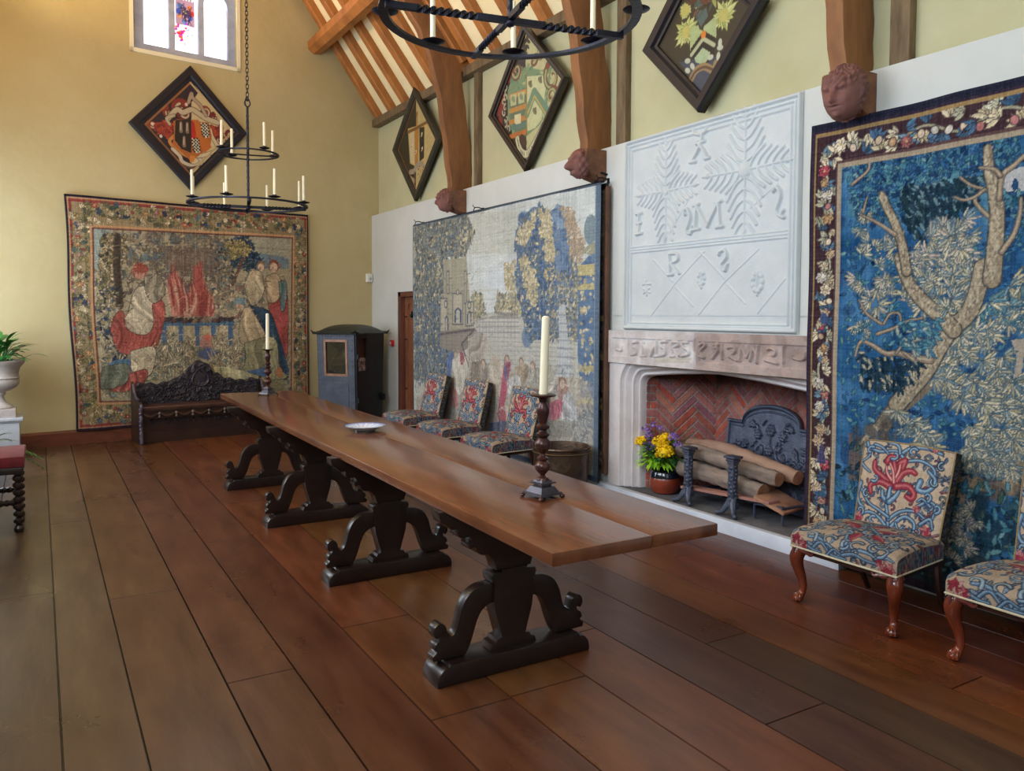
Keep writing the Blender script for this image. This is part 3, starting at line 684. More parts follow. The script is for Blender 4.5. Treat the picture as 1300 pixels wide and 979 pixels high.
band(.032, .045, .062, .085, (142, 116, 76)); band(.0, .032, .0, .062, (46, 34, 52)); cv.rect(0, HR-.045, WR, HR, (30, 32, 52)); cv.rect(0, 0, WR, .05, (46, 36, 52))
weave(cv, 6, .10, 1.06)
t = thing('verdure_tapestry', 'tall blue woodland tapestry with a forked tree, hanging behind the chairs right of the fireplace', 'tapestry', (4.345, 2.03, .035))
mb = cloth(cv, FR, lambda u, v: .022+.012*np.sin(u*5.2+.6*v)+.006*np.sin(u*13+2)+.004*np.sin(v*6))
build('woven_panel', mb, M_cloth, t, angle=80, recalc=False)
m = MB(); m.tube([(4.372, 3.45, 2.815), (4.372, .62, 2.815)], .012, 8); build('hanging_rod', m, M_iron, t)
cvR = cv

# ---- middle tapestry (park with a castle, tall trees and figures)
WM, HM = 4.02, 2.665
FM = Frame((4.27, 9.66, .105), (0, -1, 0), (0, 0, 1))
cv = Canvas(WM, HM, .0076, (190, 200, 202)); A = FM.crop(390, 220, 2.4463); B = FM.crop(520, 230, 4.896); C_ = FM.crop(520, 380, 4.45); D_ = FM.crop(460, 440, 3.8235)
cv.noise(7, .5); cv.noise(5, .12)
YEL = [(188, 176, 134), (204, 192, 150), (170, 158, 120), (196, 184, 152)]; GB = [(96, 118, 136), (118, 134, 140), (80, 104, 130), (136, 144, 136), (110, 116, 110)]; BL2 = [(88, 120, 162), (74, 106, 150), (106, 134, 168), (66, 94, 138)]
# sky
for k in range(26):
    x, y = B((400+RNG.random()*400, 100+RNG.random()*650))[0]; cv.ell(x, y, .3, .02, pick([(196, 206, 214), (188, 180, 164), (170, 176, 170)]), 0, .4, soft=.8)
cv.poly(A((500, 120), (660, 120), (660, 250), (500, 250)), (172, 170, 150), .35)
cv.ell(*B((560, 600))[0], .45, .22, (192, 204, 216), 0, .8, soft=.7)
cv.poly(A((470, 440), (660, 430), (760, 470), (860, 450), (900, 700), (700, 900), (340, 900), (340, 620)), (178, 178, 170), .9)
# left foliage
LF = A((338, 160), (500, 130), (520, 190), (490, 260), (440, 260), (425, 330), (430, 480), (460, 560), (430, 640), (338, 640))
cv.poly(LF, (132, 136, 128)); blobs(cv, LF, 260, .06, GB+YEL[:2], .7); tuft(cv, LF, 1500, .055, .026, YEL+GB+GB+[(92, 92, 92)], (70, 78, 88))
LF2 = A((338, 380), (430, 400), (440, 620), (338, 660)); tuft(cv, LF2, 420, .05, .018, BL2+GB, (60, 80, 110), -1.4, .5)
# mid trees behind the castle
for poly in ([(380, 880), (390, 700), (450, 690), (470, 840)], [(540, 800), (560, 700), (600, 700), (610, 800)], [(610, 800), (620, 700), (720, 690), (720, 830)]):
    P = B(*poly); cv.poly(P, (168, 160, 130), .9); tuft(cv, P, 130, .05, .022, YEL+GB[3:], (120, 122, 110))
# castle with arches
cv.poly(A((425, 270), (495, 262), (512, 480), (425, 490)), (160, 156, 136)); 
for (x0, y0, x1, y1) in ((195, 730, 240, 979), (270, 700, 330, 890), (350, 750, 400, 900), (340, 560, 352, 760), (240, 560, 250, 700)):
    cv.poly(B((x0, y0), (x1, y0), (x1, y1), (x0, y1)), (178, 172, 150)); cv.stroke(B((x0, y0), (x1, y0), (x1, y1), (x0, y1), (x0, y0)), .007, (86, 96, 112))
for (x, y, r) in ((230, 765, 13), (372, 772, 12), (300, 690, 9)): cv.ell(*B((x, y))[0], .055*r/13, .055*r/13, (90, 100, 118)); cv.ell(*B((x, y))[0], .034*r/13, .034*r/13, (190, 184, 160))
for (x, y0, y1, w_) in ((302, 790, 880, 22), (234, 840, 975, 12), (372, 810, 885, 14)):
    cv.poly(B((x-w_, y1), (x-w_, y0+14), (x, y0-6), (x+w_, y0+14), (x+w_, y1)), (74, 92, 122)); cv.poly(B((x-w_*.5, y1), (x-w_*.5, y0+20), (x, y0+6), (x+w_*.5, y0+20), (x+w_*.5, y1)), (176, 172, 158))
for k in range(60): x, y = B((190+RNG.random()*230, 560+RNG.random()*420))[0]; cv.stroke([(x, y), (x+.03, y)], .003, (100, 104, 108), .7)
cv.poly(A((415, 490), (520, 480), (560, 510), (470, 560), (415, 540)), (140, 132, 124)); cv.stroke(A((415, 500), (520, 485), (480, 530), (500, 600)), .014, (96, 92, 98))
# palace on the terrace
cv.poly(B((430, 850), (680, 850), (690, 960), (420, 960)), (186, 186, 180)); 
for k in range(12): x, y = B((440+k*20, 870))[0]; cv.stroke([(x, y), (x, y-.18)], .004, (140, 142, 146))
for k in range(16): x, y = B((560+k*8, 826+RNG.random()*8))[0]; cv.ell(x, y, .012, .03, (120, 116, 116))
for q in (852, 876, 905, 940): cv.stroke(B((420, q), (690, q)), .005, (132, 136, 142))
cv.stroke(B((400, 870), (540, 840), (700, 850)), .008, (150, 150, 140))
for k in range(14): y0 = 480+k*14; cv.stroke(A((520+k*2, y0), (820, y0+6)), .004, (146, 148, 150), .8)
# right-hand trees
T1 = B((720, 230), (780, 160), (860, 170), (900, 260), (930, 480), (930, 620), (900, 760), (860, 979), (740, 979), (700, 760), (665, 640), (680, 470), (665, 380))
cv.poly(T1, (96, 124, 160)); blobs(cv, T1, 130, .08, BL2, .8); tuft(cv, T1, 900, .05, .024, BL2+GB+YEL[1:2], (60, 82, 120))
for poly, n in (([(680, 320), (760, 240), (790, 190), (780, 300), (720, 400), (690, 380)], 110), ([(820, 180), (880, 180), (900, 330), (880, 380), (830, 330)], 120), ([(830, 400), (900, 390), (920, 480), (860, 500)], 90),
                ([(690, 480), (740, 470), (800, 640), (790, 800), (740, 700)], 130), ([(840, 560), (930, 560), (950, 660), (880, 650)], 120), ([(860, 680), (940, 680), (940, 800), (880, 860)], 100), ([(600, 500), (665, 500), (665, 690), (640, 690), (605, 640)], 90)):
    P = B(*poly); tuft(cv, P, n, .05, .028, YEL+[(206, 192, 150)], (130, 128, 110))
T2 = B((905, 190), (960, 150), (1000, 190), (1050, 260), (1090, 400), (1050, 520), (1060, 680), (1000, 760), (1000, 979), (920, 979), (940, 700), (905, 400))
blobs(cv, B((905, 190), (960, 160), (990, 300), (1000, 560), (960, 700), (920, 500)), 90, .06, BL2, .9); tuft(cv, B((960, 150), (1010, 200), (1080, 380), (1060, 520), (1000, 470), (980, 280)), 260, .05, .026, [(182, 160, 132), (196, 176, 148), (166, 146, 122)], (132, 120, 110))
tuft(cv, B((1000, 480), (1060, 520), (1060, 979), (990, 979)), 420, .05, .022, YEL+GB+BL2[2:3], (110, 116, 120)); tuft(cv, B((860, 560), (1000, 560), (1000, 979), (870, 979)), 460, .045, .02, GB+YEL+BL2, (90, 104, 124))
# obelisk fountain and blue domed pavilion
cv.poly(A((780, 420), (800, 400), (815, 560), (830, 700), (770, 700), (785, 560)), (176, 184, 190)); 
for k in range(10): cv.stroke(A((778, 440+k*26), (826, 442+k*26)), .006, (132, 146, 160))
cv.poly(A((845, 290), (880, 250), (898, 240), (898, 700), (850, 695), (840, 560)), (82, 116, 160))
blobs(cv, A((845, 290), (898, 250), (898, 700), (850, 695)), 60, .05, BL2, .6)
for y in (285, 300, 345, 600): cv.poly(A((842, y), (898, y-4), (898, y+16), (842, y+18)), (182, 170, 112))
for k in range(60): x, y = A((848+RNG.random()*48, 300+RNG.random()*390))[0]; cv.ell(x, y, .018, .026, pick(YEL), RNG.random()*3)
cv.ell(*A((880, 175))[0], .10, .14, (112, 136, 148)); cv.poly(A((850, 250), (870, 225), (898, 215), (898, 250)), (150, 150, 120))
# grounds and people in the lower part
GR = A((430, 640), (520, 600), (860, 640), (895, 720), (895, 920), (345, 930), (345, 700)); cv.poly(GR, (166, 158, 146), .8); blobs(cv, GR, 120, .08, [(176, 168, 152), (150, 148, 146), (160, 146, 128)], .5)
def robe(F, pts, col, folds=6, dark=None): drape(cv, F(*pts), np.array(col)*.8+np.array((170, 166, 158))*.2, .11, folds*1.3)
def face(F, x, y, r, hair=(134, 118, 100), skin=(188, 166, 148)):
    p = F((x, y))[0]; cv.ell(p[0], p[1]+r*.3, r*1.15, r*1.15, hair); cv.ell(p[0], p[1], r*.85, r, skin)
W2 = [(186, 180, 168), (168, 160, 148)]
robe(C_, [(215, 310), (250, 300), (270, 380), (250, 460), (215, 470)], (70, 100, 168)); robe(C_, [(245, 340), (300, 320), (330, 380), (300, 520), (250, 540), (235, 460)], (192, 186, 172)); robe(C_, [(285, 300), (300, 300), (312, 350), (290, 370)], (170, 60, 84))
face(C_, 262, 318, .045); robe(C_, [(230, 490), (270, 520), (280, 600), (240, 600)], (186, 110, 110)); robe(C_, [(340, 360), (430, 350), (440, 460), (345, 470)], (138, 126, 116)); face(C_, 420, 370, .05); face(C_, 345, 340, .045)
robe(C_, [(455, 360), (530, 350), (545, 520), (500, 620), (460, 560)], (186, 176, 158)); face(C_, 490, 345, .05, (180, 170, 150))
robe(C_, [(545, 360), (580, 355), (572, 420), (560, 520), (545, 600), (510, 640), (520, 540)], (176, 56, 88)); robe(C_, [(545, 380), (562, 370), (560, 450), (548, 450)], (80, 80, 130)); face(C_, 560, 345, .045)
robe(C_, [(480, 640), (560, 600), (585, 680), (570, 740), (480, 740)], (178, 160, 150), 8, (96, 96, 140)); robe(C_, [(500, 640), (545, 620), (555, 690), (520, 700)], (178, 70, 92)); robe(C_, [(450, 700), (570, 690), (560, 770), (460, 760)], (84, 96, 140))
robe(C_, [(600, 380), (680, 370), (670, 460), (610, 500)], (150, 132, 108)); face(C_, 640, 360, .045); robe(C_, [(560, 460), (620, 430), (640, 520), (570, 540)], (190, 190, 192))
robe(C_, [(680, 390), (750, 390), (750, 460), (690, 470)], (150, 150, 140)); face(C_, 705, 380, .04); robe(C_, [(770, 380), (830, 400), (820, 520), (770, 540)], (176, 172, 160))
robe(C_, [(790, 590), (880, 560), (885, 640), (820, 690), (785, 650)], (190, 84, 110), 10, (130, 50, 80)); robe(C_, [(850, 440), (890, 450), (905, 560), (850, 560)], (176, 130, 120)); face(C_, 872, 480, .05); robe(C_, [(880, 540), (915, 530), (960, 700), (930, 740), (870, 720)], (176, 182, 192), 9, (120, 132, 150))
robe(C_, [(800, 680), (960, 700), (940, 770), (800, 770)], (150, 150, 140)); face(C_, 815, 560, .04)
robe(C_, [(960, 590), (1050, 590), (1050, 640), (965, 660)], (160, 154, 150)); robe(C_, [(330, 210), (380, 190), (440, 210), (430, 330), (340, 330)], (158, 150, 140), 8)
tuft(cv, C_((970, 640), (1050, 640), (1050, 800), (900, 790)), 110, .05, .02, [(150, 156, 160), (176, 170, 160), (130, 140, 150)], (110, 118, 126))
for k in range(10): x, y = C_((960+RNG.random()*80, 560+RNG.random()*30))[0]; cv.ell(x, y, .02, .015, (190, 180, 130))
for k in range(160):
    x, y = GR[0]; p = cv.inside(GR, 1)
    if p: cv.stroke([tuple(p[0]), (p[0][0]+RNG.normal(0, .04), p[0][1]+RNG.normal(0, .012))], .004, pick([(120, 122, 122), (196, 188, 172), (140, 124, 112)]), .6)
hatch(cv, [(0, 0), (WM, 0), (WM, 1.0), (0, 1.0)], 2600, .05, .16); hatch(cv, [(0, 1.0), (WM, 1.0), (WM, HM), (0, HM)], 900, .07, .10, 0); cv.rect(WM-.075, 0, WM, HM, (84, 108, 138)); cv.rect(WM-.082, 0, WM-.066, HM, (120, 142, 164)); cv.rect(0, HM-.022, WM, HM, (66, 84, 104)); cv.rect(0, 0, .02, HM, (80, 92, 100)); cv.rect(0, 0, WM, .05, (64, 88, 124))
weave(cv, 6, .26, 1.02)
t = thing('park_tapestry', 'wide pale tapestry of a park with trees and figures, left of the fireplace', 'tapestry', (4.27, 7.65, .105))
fold = lambda u, v: .012+.016*np.sin(u*2.6+1)*(.4+.6*(v/HM))+.012*np.exp(-((u-.95-.02*v)/.09)**2)*(v/HM)-.012*np.exp(-((u-1.12)/.08)**2)*(v/HM)+.005*np.sin(u*11+v)+.02*np.exp(-((u-3.3)/.25)**2)*np.sin(3*v)
mb = cloth(cv, FM, fold); build('woven_panel', mb, M_cloth, t, angle=80, recalc=False)
m = MB(); m.tube([(4.285, 9.72, 2.775), (4.285, 5.62, 2.775)], .011, 8); build('hanging_rod', m, M_iron, t)
for yb in (9.66, 8.02, 5.70):
    m = MB(); m.tube([(4.40, yb, 2.81), (4.33, yb, 2.825), (4.285, yb, 2.82), (4.272, yb, 2.79), (4.285, yb, 2.765)], .006, 6); m.tube([(4.285, yb, 2.82), (4.262, yb, 2.835), (4.262, yb, 2.85)], .004, 5); m.box((4.396, yb, 2.80), (.010, .03, .05))
    build('bracket', m, M_iron, t)
# ---- second hanging behind it, only its right edge and batten show
FB2 = Frame((4.352, 6.9, .20), (0, -1, 0), (0, 0, 1)); WB, HB = 1.27, 2.53
cv = Canvas(WB, HB, .008, (96, 104, 104)); cv.noise(12, .2); P = [(0, 0), (WB, 0), (WB, HB), (0, HB)]
blobs(cv, P, 120, .06, [(60, 84, 110), (120, 116, 90), (150, 144, 124), (44, 60, 84)], .7); tuft(cv, P, 700, .06, .026, YEL+BL2+GB+DRK, (40, 50, 66)); cv.rect(WB-.22, HB-.6, WB, HB, (150, 150, 140), .6)
for z in (1.35, 1.0, .55): cv.rect(WB-.18, z, WB, z+.05, (190, 174, 116))
cv.rect(WB-.03, 0, WB, HB, (44, 36, 36)); weave(cv, 6)
t = thing('rear_tapestry', 'narrow dark hanging with a wooden batten, just behind the park tapestry\'s right edge', 'tapestry', (4.352, 6.26, .2))
build('woven_panel', cloth(cv, FB2, lambda u, v: .008+.004*np.sin(u*9)), M_cloth, t, angle=80, recalc=False)
m = MB(); m.box((4.345, 5.645, 1.46), (.04, .04, 2.56), bev=.006); build('batten', m, mat('batten_wood', (112, 78, 58), (80, 52, 40), rough=.7, scale=6), t)
m = MB(); m.box((4.34, 6.25, 2.745), (.035, 1.22, .05), bev=.006); m.tube([(4.40, 5.72, 2.86), (4.34, 5.72, 2.87), (4.34, 5.80, 2.87), (4.34, 5.82, 2.80)], .010, 6); build('hanging_rail', m, M_iron, t)

# ---- end wall tapestry (mourners at a burning altar)
WE, HE = 3.10, 2.86
pTL = FE.px(80, 248); uE0 = pTL[0]-.0
FEt = Frame(FE.w(uE0, .165, .02), FE.U, (0, 0, 1))
warpE = lambda U, V: .085*(1-V/HE)*(1-U/WE)**1.2+.012*np.sin(V*3.2)*(1-U/WE)
class WF(Frame):
    def px(s, x, y):
        u, v = Frame.px(s, x, y)
        for _ in range(2): u2 = u-float(warpE(np.array(np.clip(u, 0, WE)), np.array(np.clip(v, 0, HE))))
        return u2, v
FW_ = WF(FEt.O, FEt.U, FEt.V)
cv = Canvas(WE, HE, .0080, (142, 128, 100)); K = FW_.crop(60, 230, 2.966); K1 = FW_.crop(80, 240, 6.119); K2 = FW_.crop(230, 260, 6.118); K3 = FW_.crop(80, 390, 6.119); K4 = FW_.crop(230, 380, 7.647)
cv.noise(9, .3); cv.noise(6, .08)
RED = [(150, 56, 48), (170, 76, 62), (128, 42, 40)]; TAN = [(168, 150, 112), (150, 132, 98), (184, 166, 128)]; OLV = [(112, 108, 70), (132, 122, 76), (92, 92, 66), (148, 130, 80)]; NVY = [(48, 70, 98), (38, 54, 82), (62, 90, 112)]; DK = (66, 54, 46)
fieldP = K((165, 175), (920, 215), (915, 790), (195, 830))
cv.poly(fieldP, (148, 136, 106)); cv.poly(K((165, 175), (240, 180), (240, 330), (170, 330)), (124, 136, 128)); cv.poly(K((690, 200), (905, 212), (905, 320), (700, 330)), (142, 138, 116)); cv.poly(K((780, 270), (905, 290), (905, 330), (780, 330)), (96, 116, 128))
blobs(cv, K((270, 180), (680, 200), (700, 420), (560, 470), (440, 420), (300, 330)), 90, .08, [(112, 92, 74), (132, 112, 86), (90, 88, 80), (76, 96, 108)], .7)
tuft(cv, K((560, 260), (700, 240), (700, 440), (560, 460)), 220, .05, .024, NVY+[(80, 104, 108), (120, 112, 84)], DK)
blobs(cv, K((560, 380), (720, 400), (700, 520), (560, 520)), 50, .06, TAN+[(96, 100, 92)], .7)
# rocky ground, leaves and distance
tuft(cv, K((280, 200), (680, 200), (680, 420), (290, 420)), 420, .07, .03, [(112, 98, 74), (134, 118, 90), (92, 84, 74), (84, 96, 96), (150, 134, 104)], (70, 60, 52)); tuft(cv, K((200, 620), (910, 620), (910, 800), (200, 820)), 560, .07, .03, [(128, 124, 90), (150, 138, 104), (104, 106, 84), (90, 108, 104), (160, 148, 116)], (70, 64, 54)); tuft(cv, K((560, 380), (820, 380), (820, 560), (560, 560)), 200, .06, .03, TAN+[(104, 110, 100), (140, 100, 84)], DK)
# left tree
TR = K((205, 200), (290, 210), (275, 330), (285, 470), (200, 480), (195, 300)); cv.poly(TR, (86, 76, 58)); tuft(cv, TR, 420, .05, .026, OLV+TAN+[(60, 62, 58)], DK); cv.stroke(K((262, 210), (258, 320), (270, 470)), .045, (64, 52, 46), .9)
tuft(cv, K((180, 380), (280, 400), (270, 560), (190, 600)), 130, .05, .022, OLV+TAN+NVY, DK)
# right tree
tuft(cv, K((680, 220), (750, 205), (800, 300), (770, 350), (700, 320)), 240, .05, .024, NVY+[(44, 64, 70)], (30, 36, 44)); tuft(cv, K((670, 230), (740, 225), (760, 270), (690, 290)), 120, .045, .022, [(178, 156, 84), (150, 134, 78), (122, 116, 74)], DK); cv.stroke(K((735, 290), (715, 340), (695, 390)), .02, (96, 64, 50))
# altar, fire, smoke
cv.poly(K((430, 250), (620, 250), (640, 360), (460, 360)), (104, 86, 74), .7)
cv.poly(K((425, 525), (700, 525), (700, 545), (425, 545)), (56, 88, 116)); 
for k in range(9): x = 430+k*31; cv.poly(K((x, 545), (x+17, 545), (x+17, 620), (x, 620)), (60, 88, 122) if k % 2 == 0 else (166, 146, 108))
for k in range(14): cv.ell(*K((440+k*19, 520+RNG.random()*8))[0], .06, .03, pick([(84, 60, 50), (120, 96, 74), (60, 44, 44)]), RNG.random())
FL = [(160, 78, 62), (176, 108, 88), (146, 60, 52), (190, 148, 122), (128, 50, 46)]
for k in range(150):
    x = RNG.uniform(470, 625); h_ = 60+110*math.exp(-((x-500)/30)**2)+130*math.exp(-((x-565)/22)**2)+RNG.uniform(-20, 20); x2 = x+(-26 if x < 530 else 6)*h_/150+RNG.normal(0, 5)
    cv.stroke(smoothpath(K((x, 505), ((x+x2)/2+RNG.normal(0, 8), 505-h_*.5), (x2, 505-h_)), 4), .020, pick(FL), .75, r2=.004)
cv.poly(K((545, 320), (575, 320), (590, 420), (555, 420)), (160, 70, 62), .7)
# ewer and plants
cv.ell(*K((600, 610))[0], .10, .12, (158, 110, 92)); cv.ell(*K((602, 650))[0], .14, .08, (74, 84, 120)); cv.poly(K((585, 580), (620, 580), (612, 600), (590, 600)), (176, 90, 72)); cv.stroke(spiral(*K((625, 598))[0], .045, .045, -1.5, 1.8), .010, (150, 140, 120))
tuft(cv, K((450, 590), (560, 600), (570, 740), (430, 760), (400, 640)), 170, .09, .014, TAN+[(130, 128, 104), (92, 104, 92)], DK, 1.4, .7); tuft(cv, K((620, 600), (700, 600), (730, 700), (620, 700)), 90, .09, .014, TAN+[(150, 146, 120)], DK, 1.4, .7)
tuft(cv, K((200, 560), (300, 600), (300, 700), (220, 720)), 70, .09, .014, NVY+TAN, DK, 1.6, .6); cv.ell(*K((290, 690))[0], .20, .07, (70, 104, 136)); cv.poly(K((560, 700), (900, 740), (900, 800), (560, 780)), (128, 122, 88), .8)
def robeE(F, pts, col, folds=7, dark=None): P_ = smoothpath(F(*pts)+F(pts[0]), 4); cv.stroke(P_, .008, DK); drape(cv, F(*pts), np.array(col)*1., .17, folds*1.2)
def faceE(x, y, r, skin=(188, 158, 128), hair=(120, 84, 60)): p = K((x, y))[0]; cv.ell(p[0], p[1]+r*.25, r*1.1, r*1.2, hair); cv.ell(p[0], p[1], r*.8, r*.95, skin); cv.ell(p[0]-r*.2, p[1]-r*.1, r*.15, r*.1, (110, 70, 60))
# left seated figure: pale torso, red cloak
robeE(K, [(300, 500), (330, 410), (370, 400), (400, 440), (420, 480), (400, 560), (380, 600), (300, 590), (280, 540)], (176, 162, 134), 12)
robeE(K, [(235, 560), (250, 510), (280, 490), (300, 560), (370, 580), (400, 540), (395, 470), (410, 450), (435, 460), (437, 530), (400, 640), (330, 650), (265, 640)], (160, 72, 62), 14, (122, 44, 44))
robeE(K, [(310, 640), (400, 625), (400, 690), (380, 730), (320, 720)], (170, 156, 126), 9); robeE(K, [(290, 730), (370, 710), (360, 760), (300, 790), (235, 785)], (156, 72, 62), 8, (130, 50, 48)); robeE(K, [(205, 700), (300, 690), (290, 760), (200, 780)], (104, 110, 92), 4)
faceE(345, 345, .085, (178, 120, 96), (150, 72, 52)); cv.ell(*K((350, 330))[0], .10, .06, (140, 64, 52)); robeE(K, [(365, 360), (420, 355), (440, 420), (400, 460), (370, 420)], (140, 128, 104), 6)
# right figures
robeE(K, [(830, 380), (870, 370), (900, 420), (900, 650), (880, 640), (860, 560), (830, 480)], (142, 58, 54), 9, (110, 36, 40)); robeE(K, [(820, 360), (860, 350), (880, 400), (860, 450), (825, 450)], (168, 142, 108), 5); faceE(848, 325, .075, hair=(128, 64, 44)); robeE(K, [(868, 380), (895, 380), (895, 450), (878, 490)], (86, 110, 112), 3)
robeE(K, [(760, 340), (800, 345), (810, 420), (770, 470), (740, 400)], (156, 140, 108), 8); faceE(800, 325, .06); faceE(770, 350, .05, hair=(150, 140, 110))
robeE(K, [(735, 480), (780, 470), (820, 500), (840, 560), (800, 600), (760, 620), (720, 600), (725, 520)], (170, 148, 112), 10); robeE(K, [(760, 470), (830, 490), (860, 560), (905, 720), (880, 740), (850, 640), (800, 540)], (44, 68, 92), 10, (28, 40, 60))
robeE(K, [(740, 610), (850, 590), (870, 700), (900, 740), (800, 745), (700, 740), (740, 690)], (138, 132, 96), 14, (70, 72, 74)); cv.poly(K((745, 715), (830, 700), (830, 735), (760, 735)), (62, 90, 132)); faceE(722, 470, .075, (184, 146, 116), (86, 108, 116)); cv.ell(*K((722, 452))[0], .09, .05, (108, 132, 136)); cv.ell(*K((870, 720))[0], .05, .08, (168, 100, 60))
robeE(K, [(620, 690), (720, 710), (820, 750), (700, 760), (640, 740)], (150, 142, 104), 8)
# fine weave detail over the field
hatch(cv, fieldP, 2400, .05, .20)
# borders
def inset(P, Q, t): return [tuple((1-t)*np.array(a)+t*np.array(b)) for a, b in zip(P, Q)]
outer = [(0, 0), (WE, 0), (WE, HE), (0, HE)]; fi = [tuple(q) for q in (K((195, 830))[0], K((915, 815))[0], K((920, 215))[0], K((168, 178))[0])]
for i in range(4):
    j = (i+1) % 4; cv.poly([outer[i], outer[j], fi[j], fi[i]], (132, 112, 78))
    a, b = np.array(inset([outer[i]], [fi[i]], .5)[0]), np.array(inset([outer[j]], [fi[j]], .5)[0]); wd = .25
    cv.stroke([tuple(inset([outer[i]], [fi[i]], .17)[0]), tuple(inset([outer[j]], [fi[j]], .17)[0])], .018, (132, 50, 44)); 
    border_run(cv, [tuple(a), tuple(b)], .36, RED+TAN+[(180, 120, 70), (150, 96, 96)], OLV+NVY+TAN, DK, .07, .062)
    border_run(cv, [tuple(a), tuple(b)], .30, TAN+[(186, 130, 80), (150, 120, 110)], OLV+NVY[:2]+OLV+[(58, 84, 74)], DK, .10, .05)
    cv.stroke([tuple(inset([outer[i]], [fi[i]], .93)[0]), tuple(inset([outer[j]], [fi[j]], .93)[0])], .014, (176, 128, 84)); cv.stroke([fi[i], fi[j]], .008, (96, 48, 44))
    cv.stroke([tuple(inset([outer[i]], [fi[i]], .08)[0]), tuple(inset([outer[j]], [fi[j]], .08)[0])], .012, (168, 122, 86))
cv.rect(0, 0, .016, HE, (38, 34, 44)); cv.rect(WE-.018, 0, WE, HE, (38, 30, 36)); cv.rect(0, HE-.03, WE, HE, (26, 26, 44)); cv.rect(0, 0, WE, .025, (52, 34, 48))
weave(cv, 7, .22, 1.14)
t = thing('figure_tapestry', 'large bordered tapestry of figures round a burning altar, on the ochre end wall', 'tapestry', tuple(FEt.w(WE/2, 0, 0)))
mb = cloth(cv, FEt, lambda u, v: .03+.010*np.sin(u*3+.5)+.006*np.sin(u*9+v*2)+.012*(1-v/HE)*np.sin(u*6), lambda U, V: warpE(np.clip(U, 0, WE), np.clip(V, 0, HE)))
build('woven_panel', mb, M_cloth, t, angle=80, recalc=False)
m = MB(); m.tube([tuple(FEt.w(.02, HE-.015, .012)), tuple(FEt.w(WE-.02, HE-.015, .012))], .010, 8); build('hanging_rod', m, M_iron, t)
# ------------------------------------------------------------------ lozenge-shaped painted panels (hatchments)
class Lozenge:
    """corner-to-corner coordinates: a from the bottom corner to the right one, b from the bottom to the left one"""
    def __init__(s, fr, L, T, R, B):
        s.fr = fr; L, T, R, B = (np.array(q, float) for q in (L, T, R, B)); c = (L+T+R+B)/4; h = (R-L)/2; v = (T-B)/2
        s.c = c; s.B = c-v; s.ea = h+v; s.eb = -h+v; s.La, s.Lb = np.linalg.norm(s.ea), np.linalg.norm(s.eb); s.ea = s.ea/s.La; s.eb = s.eb/s.Lb
        s.M = np.linalg.inv(np.array([[s.ea[0], s.eb[0]], [s.ea[1], s.eb[1]]]))
    def px(s, x, y): return tuple(s.M @ (np.array(s.fr.px(x, y))-s.B))
    def crop(s, x0, y0, sc): return lambda *pts: [s.px(x0+a/sc, y0+b/sc) for a, b in pts]
    def w(s, a, b, n=0.): q = s.B+s.ea*a+s.eb*b; return s.fr.w(q[0], q[1], n)
M_paint = mat('painted_panel', (255, 255, 255), (236, 232, 224), rough=.45, scale=20, vcol=True, bump=.04)
def hatchment(lz, design, fw, depth, fcol, label, line=None, off=0.02):
    root = thing('hatchment', label, 'painting', tuple(lz.w(0, 0, 0)))
    fm = mat('hatchment_frame_%d' % fcol[2], fcol, tuple(np.array(fcol)*.7), rough=.38, scale=8)
    m = MB(); P = [lz.w(0, 0, off), lz.w(lz.La, 0, off), lz.w(lz.La, lz.Lb, off), lz.w(0, lz.Lb, off)]; k = fw*.5
    Pin = [lz.w(k, k, off), lz.w(lz.La-k, k, off), lz.w(lz.La-k, lz.Lb-k, off), lz.w(k, lz.Lb-k, off)]
    h = k; m.sweep([tuple(p) for p in Pin], [(h, 0), (h, depth*.85), (h*.75, depth), (-h*.3, depth*.9), (-h*.6, depth*.62), (-h, depth*.55), (-h, 0)], up=tuple(lz.fr.N), closed=True, cap=False)
    build('frame', m, fm, root, angle=25)
    res = .0055; cv = Canvas(lz.La, lz.Lb, res, (20, 18, 22)); design(cv, lz)
    if line is not None:
        i = fw; cv.stroke([(i, i), (lz.La-i, i), (lz.La-i, lz.Lb-i), (i, lz.Lb-i), (i, i)], .014, line)
    d = off+depth*.35
    build('painted_board', grid_mb(cv, lambda U, V: lz.fr.O+lz.fr.U*((lz.B[0]+lz.ea[0]*U+lz.eb[0]*V)[..., None])+lz.fr.V*((lz.B[1]+lz.ea[1]*U+lz.eb[1]*V)[..., None])+lz.fr.N*d,
          lambda u, v: lz.fr.O+lz.fr.U*((lz.B[0]+lz.ea[0]*u+lz.eb[0]*v)[:, None])+lz.fr.V*((lz.B[1]+lz.ea[1]*u+lz.eb[1]*v)[:, None])+lz.fr.N*(off-.0+.001), (40, 30, 24)), M_paint, root, recalc=False)
    return root
def curl(cv, F, x, y, r, w, col, a0=0., turns=1.2, edge=(60, 30, 26), hand=1):
    c = F((x, y))[0]; P = spiral(c[0], c[1], r, r*.15, a0, a0+hand*turns*2*PI, 18); cv.stroke(P, w*1.3, edge, r2=w*.4); cv.stroke(P, w, col, r2=w*.3)

